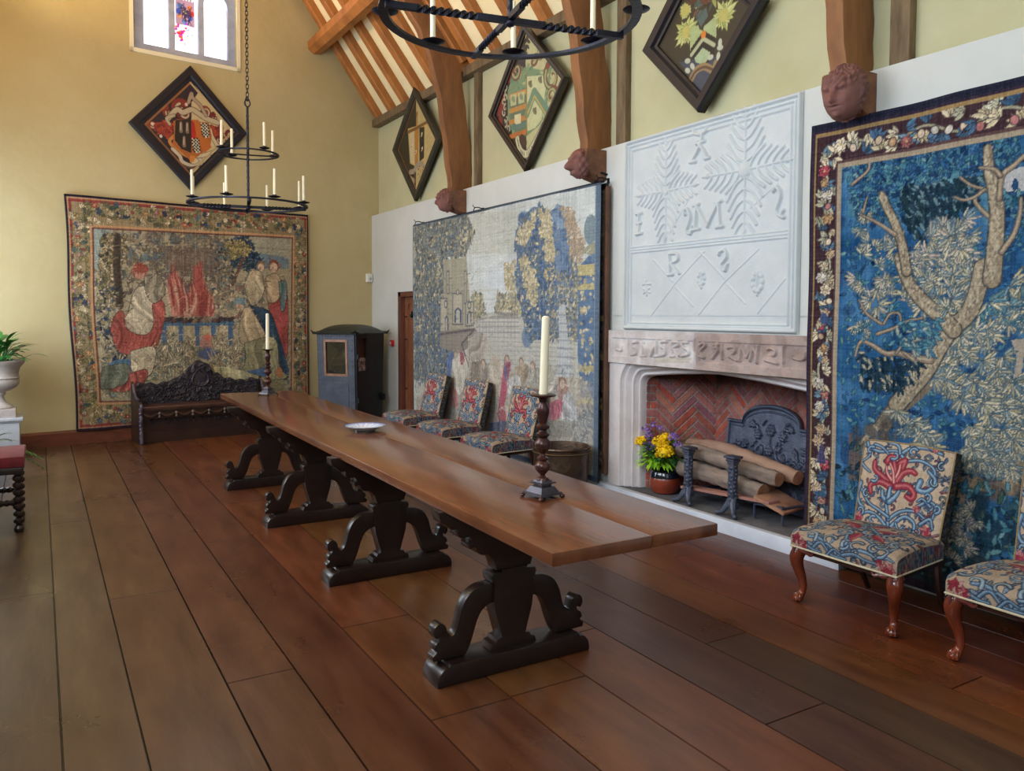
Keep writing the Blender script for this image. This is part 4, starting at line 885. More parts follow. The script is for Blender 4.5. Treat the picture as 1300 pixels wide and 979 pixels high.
def d_end(cv, lz):
    F = lz.crop(150, 70, 5.44)
    cv.a[:] = (34, 26, 44); cv.poly(F((500, 190), (840, 545), (500, 860), (500, 300)), (196, 180, 142)); cv.poly(F((555, 260), (520, 330), (470, 360), (470, 180), (500, 180)), (36, 26, 50)); cv.poly(F((555, 260), (500, 190), (495, 300), (530, 330)), (38, 28, 54))
    cv.poly(F((550, 260), (840, 545), (540, 840), (500, 700), (500, 330)), (198, 182, 142))
    for (x, y, r, a) in ((420, 375, .10, 0), (450, 400, .08, 2), (340, 400, .06, 1), (590, 390, .075, 3), (660, 440, .055, 1), (230, 480, .05, 2), (690, 590, .08, 4), (760, 555, .05, 0)):
        curl(cv, F, x, y, r, r*.42, pick([(128, 44, 40), (148, 58, 46), (110, 34, 40)]), a); curl(cv, F, x+8, y+6, r*.75, r*.16, (190, 176, 150), a+1)
    for poly in ([(250, 470), (340, 460), (370, 540), (350, 590), (280, 540), (240, 520)], [(650, 500), (720, 490), (720, 560), (660, 590), (630, 540)]):
        P = F(*poly); cv.poly(P, (150, 56, 42)); tuft(cv, P, 40, .06, .025, [(168, 66, 46), (120, 36, 34)], (90, 24, 26))
    for pts, w_, c in (([(340, 440), (400, 380), (440, 400), (500, 380), (540, 400), (600, 440), (680, 470)], .03, (188, 176, 150)), ([(380, 560), (350, 600), (400, 660), (470, 700)], .02, (190, 130, 70)), ([(370, 650), (420, 700), (440, 740), (520, 770), (570, 740), (540, 700)], .022, (190, 180, 160)),
                       ([(540, 700), (600, 690), (680, 650), (640, 560), (630, 520)], .022, (200, 186, 156)), ([(350, 480), (330, 440), (380, 420)], .018, (180, 168, 140)), ([(480, 330), (500, 270), (510, 300), (560, 350), (600, 420)], .02, (170, 150, 130)), ([(455, 770), (500, 780), (560, 765)], .01, (80, 70, 60))):
        cv.stroke(smoothpath(F(*pts), 5), w_*1.25, (70, 44, 36)); cv.stroke(smoothpath(F(*pts), 5), w_, c)
    S = F((375, 460), (400, 445), (620, 470), (640, 560), (630, 640), (560, 690), (500, 740), (430, 670), (370, 620), (380, 540)); cv.poly(S, (168, 96, 44))
    cv.poly(F((390, 450), (500, 450), (500, 680), (430, 650), (385, 590)), (34, 30, 30)); 
    for x, y in ((428, 500), (472, 505), (450, 600)): cv.stroke(F((x, y-30), (x, y+28)), .017, (130, 110, 96), r2=.024); cv.stroke(F((x-2, y-26), (x-2, y+20)), .007, (196, 180, 160))
    cv.poly(F((500, 450), (545, 450), (640, 640), (590, 680), (500, 500)), (186, 104, 44)); cv.poly(F((500, 500), (545, 600), (500, 590)), (186, 40, 34)); cv.poly(F((500, 455), (520, 470), (535, 560), (505, 540)), (176, 36, 32))
    for (x0, y0) in ((565, 470), (502, 575)):
        cv.poly(F((x0, y0), (x0+48, y0+10), (x0+58, y0+100), (x0+30, y0+105), (x0+6, y0+60)), (214, 212, 196))
        for i in range(5):
            for j in range(9):
                if (i+j) % 2: q = F((x0+4+i*11+j*1.0, y0+6+j*11))[0]; cv.rect(q[0]-.011, q[1]-.011, q[0]+.011, q[1]+.011, (24, 24, 26))
    cv.poly(F((490, 695), (530, 700), (515, 740), (490, 745)), (200, 126, 52)); 
    for x, y in ((290, 563), (230, 478), (465, 345)): cv.ell(*F((x, y))[0], .022, .022, (210, 200, 190))
    i = .148; cv.stroke([(i, lz.Lb-i), (i, i)], .012, (130, 88, 56)); cv.stroke([(i, i), (lz.La-i, i)], .012, (176, 156, 112)); cv.stroke([(i, lz.Lb-i), (lz.La-i, lz.Lb-i)], .012, (150, 100, 60)); cv.stroke([(lz.La-i, i), (lz.La-i, lz.Lb-i)], .012, (196, 176, 130))
def d_one(cv, lz):
    F = lz.crop(490, 90, 5.4375); cv.a[:] = (176, 158, 110); cv.poly(F((218, 160), (215, 900), (60, 600)), (46, 42, 28))
    cv.poly(F((160, 400), (290, 360), (280, 600), (215, 660), (175, 640)), (182, 160, 104)); cv.poly(F((170, 430), (212, 412), (205, 640), (178, 630)), (190, 176, 140)); cv.poly(F((240, 395), (275, 385), (272, 600), (240, 630)), (44, 40, 34))
    cv.poly(F((205, 390), (238, 380), (228, 640), (208, 645)), (168, 116, 52)); cv.stroke(F((160, 425), (220, 395), (292, 355)), .022, (112, 80, 44)); cv.stroke(F((225, 290), (222, 380)), .02, (160, 110, 50)); cv.ell(*F((222, 300))[0], .04, .03, (130, 84, 44))
    for x, y in ((255, 440), (258, 540), (188, 520), (215, 560)): cv.ell(*F((x, y))[0], .04, .022, (206, 198, 170)); cv.ell(*F((x-3, y+4))[0], .02, .012, (130, 60, 40))
    cv.stroke(smoothpath(F((175, 700), (205, 690), (215, 660), (250, 640), (270, 660)), 5), .035, (150, 138, 120)); cv.stroke(smoothpath(F((180, 740), (200, 760), (190, 780)), 5), .03, (150, 140, 120)); 
    for k in range(26): x, y = 225+RNG.random()*45, 660+RNG.random()*90; cv.ell(*F((x, y))[0], .014, .012, pick([(110, 90, 72), (196, 176, 130), (140, 60, 44)]))
    cv.stroke(F((205, 700), (212, 830)), .012, (110, 70, 50))
def d_two(cv, lz):
    F = lz.crop(600, 30, 4.894); cv.a[:] = (178, 176, 134); cv.poly(F((340, 20), (348, 920), (115, 580)), (44, 30, 28)); tuft(cv, F((285, 180), (300, 100), (330, 70), (355, 90), (350, 170), (320, 220)), 40, .07, .03, [(52, 44, 34), (70, 60, 44)], (30, 26, 22))
    for (x, y) in ((190, 460), (185, 540), (180, 620), (240, 330)): cv.ell(*F((x, y))[0], .08, .06, (120, 42, 34))
    for k in range(12): y = 300+k*32; x = 222-18*math.sin(k/11*PI)+(10 if k % 2 else 0); curl(cv, F, x, y, .04, .012, (176, 172, 140), k, .8)
    G = F((230, 420), (260, 330), (340, 270), (440, 290), (500, 270), (490, 400), (470, 560), (430, 630), (350, 700), (270, 690), (230, 600)); cv.poly(G, (112, 138, 104)); tuft(cv, G, 120, .06, .03, [(96, 128, 98), (128, 150, 112), (150, 160, 116)], (80, 104, 80))
    cv.poly(F((240, 450), (345, 400), (345, 690), (280, 680), (245, 600)), (96, 112, 92)); 
    for y0, c in ((430, (186, 132, 66)), (520, (180, 130, 66)), (590, (184, 124, 60)), (680, (176, 104, 50))): cv.poly(F((240, y0+12), (345, y0-24), (345, y0+8), (240, y0+42)), c)
    for x, y in ((265, 480), (315, 465)): cv.poly(F((x-20, y-34), (x+20, y-44), (x+18, y+26), (x-18, y+36)), (176, 178, 134)); cv.ell(*F((x, y-8))[0], .03, .045, (128, 140, 104))
    cv.poly(F((272, 570), (312, 558), (312, 620), (294, 642), (272, 615)), (204, 198, 158)); cv.poly(F((240, 640), (345, 610), (345, 640), (245, 665)), (92, 120, 110))
    SH = F((348, 330), (480, 320), (455, 480), (440, 600), (400, 650), (350, 670)); cv.poly(SH, (188, 192, 150)); 
    cv.stroke(F((350, 560), (395, 430), (470, 540)), .05, (104, 134, 110)); cv.stroke(F((350, 570), (397, 450), (465, 560)), .01, (184, 160, 90))
    for x, y in ((370, 378), (432, 352), (398, 545)): cv.ell(*F((x, y))[0], .028, .05, (112, 106, 76)); cv.ell(*F((x+4, y-12))[0], .025, .02, (96, 96, 70))
    for (x, y, r, a) in ((510, 330, .16, 1), (505, 450, .12, 4), (290, 290, .10, 2), (440, 190, .07, 0), (400, 215, .05, 3)): curl(cv, F, x, y, r, .03, (128, 66, 50), a, 1., (96, 60, 44)); curl(cv, F, x-6, y+4, r*.8, .016, (150, 160, 112), a+.6)
    cv.stroke(smoothpath(F((290, 720), (310, 790), (350, 810), (400, 740), (450, 640)), 5), .045, (84, 88, 76)); cv.stroke(smoothpath(F((290, 720), (310, 790), (350, 810), (400, 740), (450, 640)), 5), .036, (196, 194, 160))
    for k in range(16): t = k/15; q = smoothpath(F((290, 720), (310, 790), (350, 810), (400, 740), (450, 640)), 5)[int(t*19)]; cv.stroke([(q[0]-.012, q[1]-.014), (q[0]+.012, q[1]+.014)], .005, (60, 60, 52))
    cv.stroke(F((348, 320), (350, 690)), .008, (150, 120, 60)); cv.ell(*F((325, 730))[0], .06, .09, (70, 50, 40))
def d_three(cv, lz):
    F = lz.crop(820, 0, 6.53); cv.a[:] = (48, 44, 34); cv.poly(F((470, 770), (380, 620), (300, 520), (620, 470), (640, 540)), (56, 64, 84))
    for poly in ([(260, 330), (290, 250), (360, 200), (400, 180), (460, 210), (400, 330), (340, 400)], [(560, 120), (640, 60), (700, 20), (770, 70), (720, 160), (680, 230), (620, 250)], [(320, 130), (350, 50), (380, 60), (360, 130)], [(440, 50), (480, 20), (500, 40)], [(500, -200), (640, -220), (700, -100), (560, -60)]):
        P = F(*poly); c_ = np.mean(np.array(P), 0)
        for k in range(15): a = 2*PI*k/15; e_ = P[k % len(P)]; L_ = .8*math.hypot(e_[0]-c_[0], e_[1]-c_[1])+.03; cv.leaf(c_[0], c_[1], L_, .045, a, pick([(168, 176, 104), (184, 188, 124), (146, 156, 92)]), (60, 60, 36), (196, 198, 140))
        cv.ell(c_[0], c_[1], .05, .05, (176, 168, 96))
    cv.poly(F((450, 60), (520, 40), (540, 140), (480, 230), (440, 150)), (72, 92, 92)); tuft(cv, F((350, -150), (640, -150), (560, 60), (400, 80)), 70, .09, .03, [(96, 60, 44), (60, 50, 36), (150, 156, 92), (70, 86, 84)], (30, 28, 24))
    cv.poly(F((395, 230), (460, 215), (470, 250), (500, 260), (390, 430)), (160, 174, 124)); cv.poly(F((505, 225), (610, 135), (608, 320), (500, 255)), (158, 172, 126)); cv.poly(F((500, 260), (600, 330), (590, 480), (500, 560), (400, 480), (395, 410)), (28, 26, 26))
    cv.stroke(F((402, 460), (500, 325), (590, 378)), .016, (166, 172, 140)); cv.poly(F((425, 490), (495, 400), (560, 440), (530, 510), (490, 540), (440, 520)), (158, 176, 140)); cv.ell(*F((502, 292))[0], .030, .030, (206, 122, 42))
    cv.stroke(smoothpath(F((400, 660), (440, 590), (510, 555), (590, 590), (605, 530)), 5), .028, (140, 118, 84)); cv.stroke(smoothpath(F((400, 655), (440, 595), (510, 560), (590, 585)), 5), .010, (86, 64, 50))
    for x, y in ((370, 510), (370, 590), (410, 555), (640, 400), (625, 470), (640, 360), (560, 480)): cv.ell(*F((x, y))[0], .035, .022, (180, 184, 166), RNG.random()*3)
    cv.stroke(F((120, 385), (310, 0)), .005, (170, 180, 170))
cE = Frame(FE.w(0, 0, .0), FE.U, (-.0, 0, 1))
q = [cE.px(*p) for p in ((163, 155), (239, 85), (313, 170), (240, 243))]
hatchment(Lozenge(cE, *q), d_end, .125, .045, (22, 26, 44), 'blue-black framed lozenge painting of a chequered shield with red mantling, under the stained glass window')
def leanframe(yb, tilt=.075, x0=4.475):
    return Frame((x0, yb, ZL+.012), (0, -1, 0), (-tilt, 0, 1.5))
f1 = leanframe(10.05); q = [f1.px(*p) for p in ((502, 188), (529, 114), (562, 172), (530, 259))]
hatchment(Lozenge(f1, *q), d_one, .10, .055, (50, 48, 40), 'smallest-looking narrow lozenge painting with a hanging fleece-like shield, nearest the corner of the cream wall', (150, 96, 60), off=.0)
f2 = leanframe(7.15); q = [f2.px(*p) for p in ((624, 149), (672, 30), (722, 98), (674, 219))]
hatchment(Lozenge(f2, *q), d_two, .07, .07, (46, 34, 28), 'pale green lozenge painting with a chevron shield, between the two far arched braces', off=.0)
f3 = leanframe(4.53, .05, 4.46); B3 = np.array(f3.px(895, 144)); L3 = np.array(f3.px(824, 67)); h3 = (abs(L3[0]-B3[0])+abs(L3[1]-B3[1]))/2
print('h3', h3); q = [B3+(-h3, h3), B3+(0, 2*h3), B3+(h3, h3), B3]
hatchment(Lozenge(f3, *q), d_three, .11, .09, (28, 30, 42), 'big black framed lozenge painting with yellow-green leaves, leaning above the white plaster panel', off=.0)

# ------------------------------------------------------------------ plaster relief over the fireplace
M_plaster = mat('white_plaster', (200, 206, 210), (188, 195, 199), rough=.85, scale=4, bump=.12, bscale=30, spec=.2)
FP = Frame((4.398, 5.455, 1.478), (0, -1, 0), (0, 0, 1)); WP, HP = 1.86, ZL-1.478
cv = Canvas(WP, HP, .005, (0,), chan=1); F = FP.crop(780, 90, 2.878); h = lambda *a: F(*a)
def dome(pts, r, hgt, r2=None): cv.stroke(pts, r, hgt, r2=r2, mode='dome')
for i, (r, hh) in enumerate(((.016, .030), (.010, .020), (.010, .016))):
    e = .02+i*.036; cv.stroke([(e, .02+i*.02), (WP-e, .02+i*.02), (WP-e, HP-e), (e, HP-e), (e, .02+i*.02)], r, hh, mode='dome')
ym = np.mean([p[1] for p in F((75, 655), (635, 595))])
for d in (-.022, .0, .022): dome([(.09, ym+d), (WP-.09, ym+d)], .009, .016)
def palm(cx, cy, dx, dy, L):
    """one palm branch from the centre outwards: rib with curved leaves on both sides"""
    n = np.array([-dy, dx]); d = np.array([dx, dy]); c = np.array([cx, cy]); dome([tuple(c), tuple(c+d*L)], .010, .014, r2=.006)
    for k in range(5):
        t = (.12+.175*k)*L; s = L*(.46-.05*k)
        for sg in (1, -1):
            a = c+d*t; b = a+d*s*.22+n*sg*s*.42; e = a+d*s*.72+n*sg*s*.80; dome(smoothpath([tuple(a+n*sg*.012), tuple(b), tuple(e)], 4), .007, .017, r2=.013)
    dome([tuple(c+d*L*.95), tuple(c+d*L*1.08)], .02, .02, r2=.006)
cl = np.array(F((190, 440))[0]); cr_ = np.array(F((480, 362))[0])
for c, L in ((cl, .40), (cr_, .46)):
    for dx, dy in ((0, 1), (0, -1), (1, .02), (-1, .02)): palm(c[0], c[1], dx, dy, L if dy in (1, -1) else L*.86)
cv.ell(cr_[0], cr_[1], .06, .06, .028, mode='dome'); cv.ell(cl[0], cl[1], .035, .035, .02, mode='dome')
R_ = .014; HG = .028
def letter(strokes, r=R_, hg=HG):
    for s_ in strokes: dome(smoothpath(F(*s_), 4) if len(s_) > 2 else F(*s_), r, hg)
letter([[(292, 215), (298, 230), (318, 232), (338, 222), (342, 212)], [(325, 225), (322, 260), (305, 300), (285, 335)], [(308, 262), (330, 290), (345, 320)], [(280, 335), (300, 332)], [(335, 322), (350, 318)], [(305, 268), (332, 258)]])        # top letter
letter([[(95, 522), (93, 595)], [(84, 524), (104, 520)], [(83, 598), (103, 594)], [(88, 560), (100, 556)]])                                     # I
letter([[(256, 512), (270, 505), (282, 530), (276, 560), (268, 585), (282, 595), (288, 570)], [(262, 525), (258, 515)]])                            # 2-like S
letter([[(300, 580), (303, 490)], [(303, 490), (343, 570)], [(343, 570), (385, 478)], [(385, 478), (390, 568)], [(290, 582), (314, 578)], [(376, 572), (400, 568)], [(294, 494), (312, 488)], [(376, 482), (394, 476)]])  # M
letter([[(585, 440), (598, 425), (612, 448), (606, 480), (596, 510), (610, 530), (622, 510)], [(610, 530), (622, 536)]])
letter([[(205, 668), (208, 742)], [(205, 668), (232, 668), (236, 690), (210, 704)], [(212, 704), (226, 725), (240, 740)], [(200, 746), (216, 744)]])  # R
letter([[(388, 662), (408, 655), (414, 680), (400, 700), (394, 712), (408, 730), (416, 708)], [(388, 662), (386, 672)]])
letter([[(120, 765), (120, 820)], [(106, 780), (134, 778)], [(108, 796), (132, 810)], [(110, 812), (130, 794)]], .009, .014)
for cx, cy, n, rr in ((320, 758, 7, .045), (525, 770, 9, .06)):
    c = F((cx, cy))[0]
    for k in range(n): a = 2*PI*k/n; cv.ell(c[0]+rr*.7*math.cos(a), c[1]+rr*1.1*math.sin(a), rr*.35, rr*.45, .018, a, mode='dome')
    dome([(c[0], c[1]-rr*1.6), (c[0], c[1]+rr*1.2)], .010, .016)
for a, b in (((135, 895), (225, 775)), ((225, 775), (330, 660)), ((310, 890), (405, 770)), ((525, 885), (625, 760)), ((145, 690), (215, 770)), ((225, 790), (290, 860)), ((315, 660), (405, 760)), ((415, 780), (480, 850)), ((205, 590), (290, 440)), ((500, 500), (600, 410)), ((405, 770), (530, 650))):
    dome(F(a, b), .006, .008)
cv.a += RNG.normal(0, .0004, cv.a.shape)
om = thing('plaster_overmantel', 'white plaster relief panel with palm sprays and big letters above the stone fireplace', 'relief', (4.398, 4.525, 1.478))
build('relief_panel', grid_mb(cv, lambda U, V: FP.O+FP.U*U[..., None]+FP.V*V[..., None]+FP.N*(cv.a[..., 0]*.95+.004)[..., None], lambda u, v: FP.O+FP.U*u[:, None]+FP.V*v[:, None]+FP.N*(-.0)), M_plaster, om, angle=180, recalc=False)

# ------------------------------------------------------------------ stone chimneypiece
fp = thing('stone_fireplace', 'pale carved stone fireplace with a low arched opening and a lettered lintel', 'fireplace', (4.40, 4.43, 0))
M_stone = mat('chimney_stone', (222, 218, 220), (182, 170, 168), rough=.8, scale=2.6, bump=.5, bscale=22, spec=.3, detail=7, contrast=.8)
XS = 4.378; YL, YR = 5.64, 3.22; ZT = 1.47
arch = [(5.335, .095), (5.335, 1.00)]+[(5.335-.08*(1-math.cos(t)), 1.00+.082*math.sin(t)) for t in np.linspace(.2, PI/2, 7)]
arch += [(5.1, 1.098), (4.85, 1.122), (4.60, 1.140), (4.43, 1.148)]
arch += [(8.86-a, b) for a, b in arch[::-1][1:]]
arch = np.array(arch); n = len(arch); tg = np.gradient(arch, axis=0); nr = np.stack([-tg[:, 1], tg[:, 0]], 1); nr /= np.linalg.norm(nr, axis=1)[:, None]
nr = nr*np.where((nr*(arch-np.array([4.43, .5]))).sum(1) < 0, -1, 1)[:, None]
nr[0] = nr[1] = (1, 0); nr[-1] = nr[-2] = (-1, 0); nr[n//2] = (0, 1)
prof = [(0, .30), (0, .13), (.012, .115), (.030, .118), (.045, .10), (.055, .075), (.068, .072), (.080, .082), (.090, .072), (.104, .040), (.118, .032), (.130, .040), (.138, .030), (.150, .004), (.165, 0)]
P = []; Fc = []; m_ = len(prof)
for i in range(n):
    for d, x in prof: q = arch[i]+nr[i]*d; P.append((XS+x, q[0], q[1]))
for i in range(n-1):
    for k in range(m_-1): Fc.append((i*m_+k, (i+1)*m_+k, (i+1)*m_+k+1, i*m_+k+1))
m = MB(); m.add(P, Fc)
out = []
for i in range(n):
    y, z = arch[i]+nr[i]*.165
    if i < 2: out.append((YL, z if i else .095))
    elif i > n-3: out.append((YR, z if i < n-1 else .095))
    else:
        t = (i-2)/(n-5); out.append((YL+(YR-YL)*max(0, min(1, (t*1.3-.15))), 1.19 if 0.02 < t < .98 else 1.19))
P2 = [(XS, *(arch[i]+nr[i]*.165)) for i in range(n)]+[(XS, a, b) for a, b in out]; m.add(P2, [(i, i+1, n+i+1, n+i) for i in range(n-1)])
# returns of the jambs back to the wall
m.add([(XS, YL, .095), (XS, YL, ZT), (4.45, YL, ZT), (4.45, YL, .095)], [(0, 1, 2, 3)]); m.add([(XS, YR, .095), (XS, YR, ZT), (4.45, YR, ZT), (4.45, YR, .095)], [(0, 1, 2, 3)])
build('moulded_jambs', m, M_stone, fp, angle=50, recalc=False)
for yy in (5.50, 5.43):
    pass
# lintel with raised letters, the left half paler than the right
FL_ = Frame((XS-.004, YL, 1.185), (0, -1, 0), (0, 0, 1)); WL_, HL_ = YL-YR, ZT-1.185
cv = Canvas(WL_, HL_, .005, (0,), chan=1); cc = Canvas(WL_, HL_, .005, (212, 208, 208)); G1 = FL_.crop(780, 410, 9.286); G2 = FL_.crop(900, 415, 9.286)
z0, z1 = G1((400, 410))[0][1], G1((400, 200))[0][1]
cv.a[:] = .016; ys_ = cv.ys[:, None]
def sunk(u0, u1): cv.rect(u0, z0-.004, u1, z1+.004, 0.); 
sunk(.06, G1((165, 300))[0][0]); sunk(G1((178, 300))[0][0], G1((940, 300))[0][0]); sunk(G1((1010, 300))[0][0], G2((885, 300))[0][0]); sunk(G2((905, 300))[0][0], WL_-.10)
def fit(p): return (p[0], z0+(z1-z0)*min(1, max(0, p[1])))
def gl(G, strokes, r=.013):
    for s_ in strokes:
        P = [G(q)[0] for q in s_]; P = smoothpath(P, 4) if len(P) > 2 else P
        P = [(a, min(z1-.008, max(z0+.008, b))) for a, b in P]; cv.stroke(P, r, .024, mode='dome')
gl(G1, [[(275, 225), (225, 235), (225, 280), (262, 310), (262, 360), (205, 380)]])
gl(G1, [[(345, 395), (330, 230)], [(330, 230), (440, 390)], [(440, 390), (505, 215)], [(505, 215), (500, 395)], [(315, 225), (350, 230)], [(320, 398), (365, 392)], [(480, 396), (515, 392)]])
gl(G1, [[(620, 215), (560, 230), (560, 280), (605, 305), (605, 370), (540, 390)]]); gl(G1, [[(690, 380), (690, 225), (750, 215), (765, 265), (710, 290), (740, 350), (770, 385)], [(665, 390), (710, 390)]]); gl(G1, [[(870, 220), (815, 235), (825, 290), (880, 320), (880, 370), (800, 390)]])
gl(G2, [[(-95, 215), (-55, 190), (-35, 220), (-70, 260), (-90, 300), (-50, 360), (-95, 350)]]); gl(G2, [[(95, 200), (60, 230), (90, 250), (120, 200)], [(100, 215), (110, 285), (50, 370)], [(20, 215), (90, 300)]]); gl(G2, [[(165, 175), (165, 380)]], .009)
gl(G2, [[(230, 250), (265, 235), (320, 245), (310, 300), (270, 330), (300, 370), (335, 395), (250, 350)]]); gl(G2, [[(370, 395), (400, 220)], [(400, 220), (450, 360)], [(450, 360), (540, 240)], [(540, 240), (490, 395)], [(590, 215), (570, 420)], [(540, 240), (575, 330)]])
gl(G2, [[(700, 265), (740, 250), (795, 280), (780, 330), (720, 335), (760, 390), (815, 430), (670, 390)]]); gl(G2, [[(890, 210), (890, 430)]], .009); gl(G2, [[(1140, 310), (1145, 370), (1080, 390), (1000, 365)], [(990, 350), (1010, 375)]], .010); gl(G1, [[(30, 310), (90, 325), (95, 280)]], .010)
cv.a += RNG.normal(0, .0007, cv.a.shape); um = G1((965, 300))[0][0]
cc.rect(um, 0, WL_-.12, HL_, (176, 160, 156)); blobs(cc, [(0, 0), (um, 0), (um, HL_), (0, HL_)], 40, .08, [(222, 220, 222), (206, 202, 206), (190, 184, 184)], .5); blobs(cc, [(um, 0), (WL_-.1, 0), (WL_-.1, HL_), (um, HL_)], 60, .07, [(166, 150, 146), (186, 168, 162), (150, 136, 132)], .6); cc.poly(G1((480, 410), (900, 410), (900, 470), (480, 470)), (180, 174, 160), .6)
cv.stroke([(um, 0), (um, HL_)], .006, 0.)
hv = cv.a[..., 0]
build('lintel', grid_mb(cc, lambda U, V: FL_.O+FL_.U*U[..., None]+FL_.V*V[..., None]+FL_.N*(hv[..., None]), lambda u, v: FL_.O+FL_.U*u[:, None]+FL_.V*v[:, None]-FL_.N*.05, (190, 184, 180)),
      mat('lintel_stone', (255, 255, 255), (222, 214, 210), rough=.85, scale=8, bump=.4, bscale=40, vcol=True, spec=.25), fp, angle=180, recalc=False)
# hearth and kerb
hs = thing('hearth_slab', 'low grey stone hearth with a pale rounded kerb at the foot of the fireplace', 'hearth', (4.6, 4.43, 0))
m = MB(); m.sweep([(4.345, 5.70, 0), (4.345, 3.18, 0)], [(-.045, 0), (-.045, .07), (-.035, .09), (-.012, .10), (.035, .10), (.045, .08), (.045, 0)][::-1]); build('kerb', m, mat('kerb_stone', (204, 212, 226), (176, 184, 198), rough=.7, scale=3, bump=.2), hs)
m = MB(); m.box((4.72, 4.43, .045), (.66, 2.4, .09)); build('hearth_stone', m, mat('hearth_grey', (112, 114, 120), (66, 66, 70), rough=.75, scale=4, bump=.4, detail=8), hs)

# brick fire recess
def herring(fr, w, h, label, straight=0.):
    cv = Canvas(w, h, .0055, (0, 0, 0)); X, Y = np.meshgrid(cv.xs, cv.ys); W_ = .062; nn = 4
    a = (X+Y)/math.sqrt(2)/W_+40; b = (-X+Y)/math.sqrt(2)/W_+40; cx, cy = np.floor(a).astype(int), np.floor(b).astype(int); k = (cx-cy) % (2*nn); hz = k < nn; m2 = 2*nn-1-k
    bx = np.where(hz, cx-k, cx); by = np.where(hz, cy, cy-m2); fx = a-bx; fy = b-by; Lx = np.where(hz, nn, 1); Ly = np.where(hz, 1, nn); d = np.minimum(np.minimum(fx, Lx-fx), np.minimum(fy, Ly-fy))*W_
    if straight > 0:
        s_ = X < straight; row = np.floor(Y/.07).astype(int); off = np.where(row % 2, .06, 0); cxx = np.floor((X+off)/.12).astype(int); f1_ = (X+off)-cxx*.12; f2_ = Y-row*.07; d2 = np.minimum(np.minimum(f1_, .12-f1_), np.minimum(f2_, .07-f2_)); d = np.where(s_, d2, d); bx = np.where(s_, cxx+900, bx); by = np.where(s_, row, by)
    hsh = np.abs(np.sin(bx*127.1+by*311.7)*43758.5453) % 1; h2 = np.abs(np.sin(bx*17.3+by*91.7)*2713.53) % 1; c = np.stack([146+40*hsh, 84+34*h2*hsh+8*h2, 70+34*h2], -1); mo = (d < .0065); c[mo] = (150, 134, 128)
    soot_shade = np.clip((Y-.66-.15*np.sin(X*3))/.35, 0, 1)*.78; c = c*(1-soot_shade[..., None])+np.array([40, 32, 30])*soot_shade[..., None]; cv.a = c; ht = np.clip(d/.008, 0, 1)*.006  # soot tone on the upper brick, strengthened to stand in for the lintel's shade
    weave(cv, 5, .05, 1.); return grid_mb(cv, lambda U, V: fr.O+fr.U*U[..., None]+fr.V*V[..., None]+fr.N*ht[..., None])
M_brick = mat('old_brick', (255, 255, 255), (206, 196, 190), rough=.9, scale=14, bump=.3, vcol=True, spec=.15)
pa, pb, pc, pd = (4.50, 5.40), (4.99, 4.93), (4.99, 3.93), (4.50, 3.46)
rec = []
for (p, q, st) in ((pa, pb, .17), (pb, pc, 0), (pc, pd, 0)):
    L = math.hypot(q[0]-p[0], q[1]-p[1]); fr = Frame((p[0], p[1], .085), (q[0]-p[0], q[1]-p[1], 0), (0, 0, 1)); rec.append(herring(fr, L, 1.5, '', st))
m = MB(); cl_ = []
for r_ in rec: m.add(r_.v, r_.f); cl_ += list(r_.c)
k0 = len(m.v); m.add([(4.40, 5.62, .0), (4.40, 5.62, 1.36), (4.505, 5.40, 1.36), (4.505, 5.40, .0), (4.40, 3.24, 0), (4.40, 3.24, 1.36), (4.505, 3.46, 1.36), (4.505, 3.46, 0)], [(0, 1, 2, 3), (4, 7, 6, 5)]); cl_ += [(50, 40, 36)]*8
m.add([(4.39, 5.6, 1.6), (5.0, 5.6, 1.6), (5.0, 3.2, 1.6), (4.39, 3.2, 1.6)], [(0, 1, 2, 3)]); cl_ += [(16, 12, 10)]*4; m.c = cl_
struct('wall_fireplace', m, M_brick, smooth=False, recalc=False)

# cast iron fireback
M_cast = mat('cast_iron', (84, 92, 112), (56, 62, 78), rough=.42, metal=.3, scale=14, bump=.25, bscale=60)
fbk = thing('fireback', 'dark cast iron fireback with an arched top and relief flowers, behind the logs', 'fireback', (4.93, 4.29, .095))
FBk = Frame((4.89, 4.745, .095), (0, -1, .0), (.10, 0, 1)); wF, hF = .90, .80
cv = Canvas(wF, hF, .0048, (0,), chan=1)
def dm(pts, r, h_, r2=None): cv.stroke(pts, r, h_, r2=r2, mode='dome')
us = cv.xs
topf = lambda u: .655+np.where(np.abs(u-.45) < .285, .02+.135*np.sqrt(np.clip(1-((u-.45)/.285)**2, 0, 1))**1.0, 0)
vs_ = lambda u, z: z/float(topf(np.array(u)))*hF
cx = .45
for e in (.015,):
    dm([(e, 0), (e, hF-e)], .016, .018); dm([(wF-e, 0), (wF-e, hF-e)], .016, .018); dm([(0, hF-.016), (wF, hF-.016)], .018, .018); dm([(.05, .06), (.05, hF-.06), (wF-.05, hF-.06), (wF-.05, .06)], .006, .008)
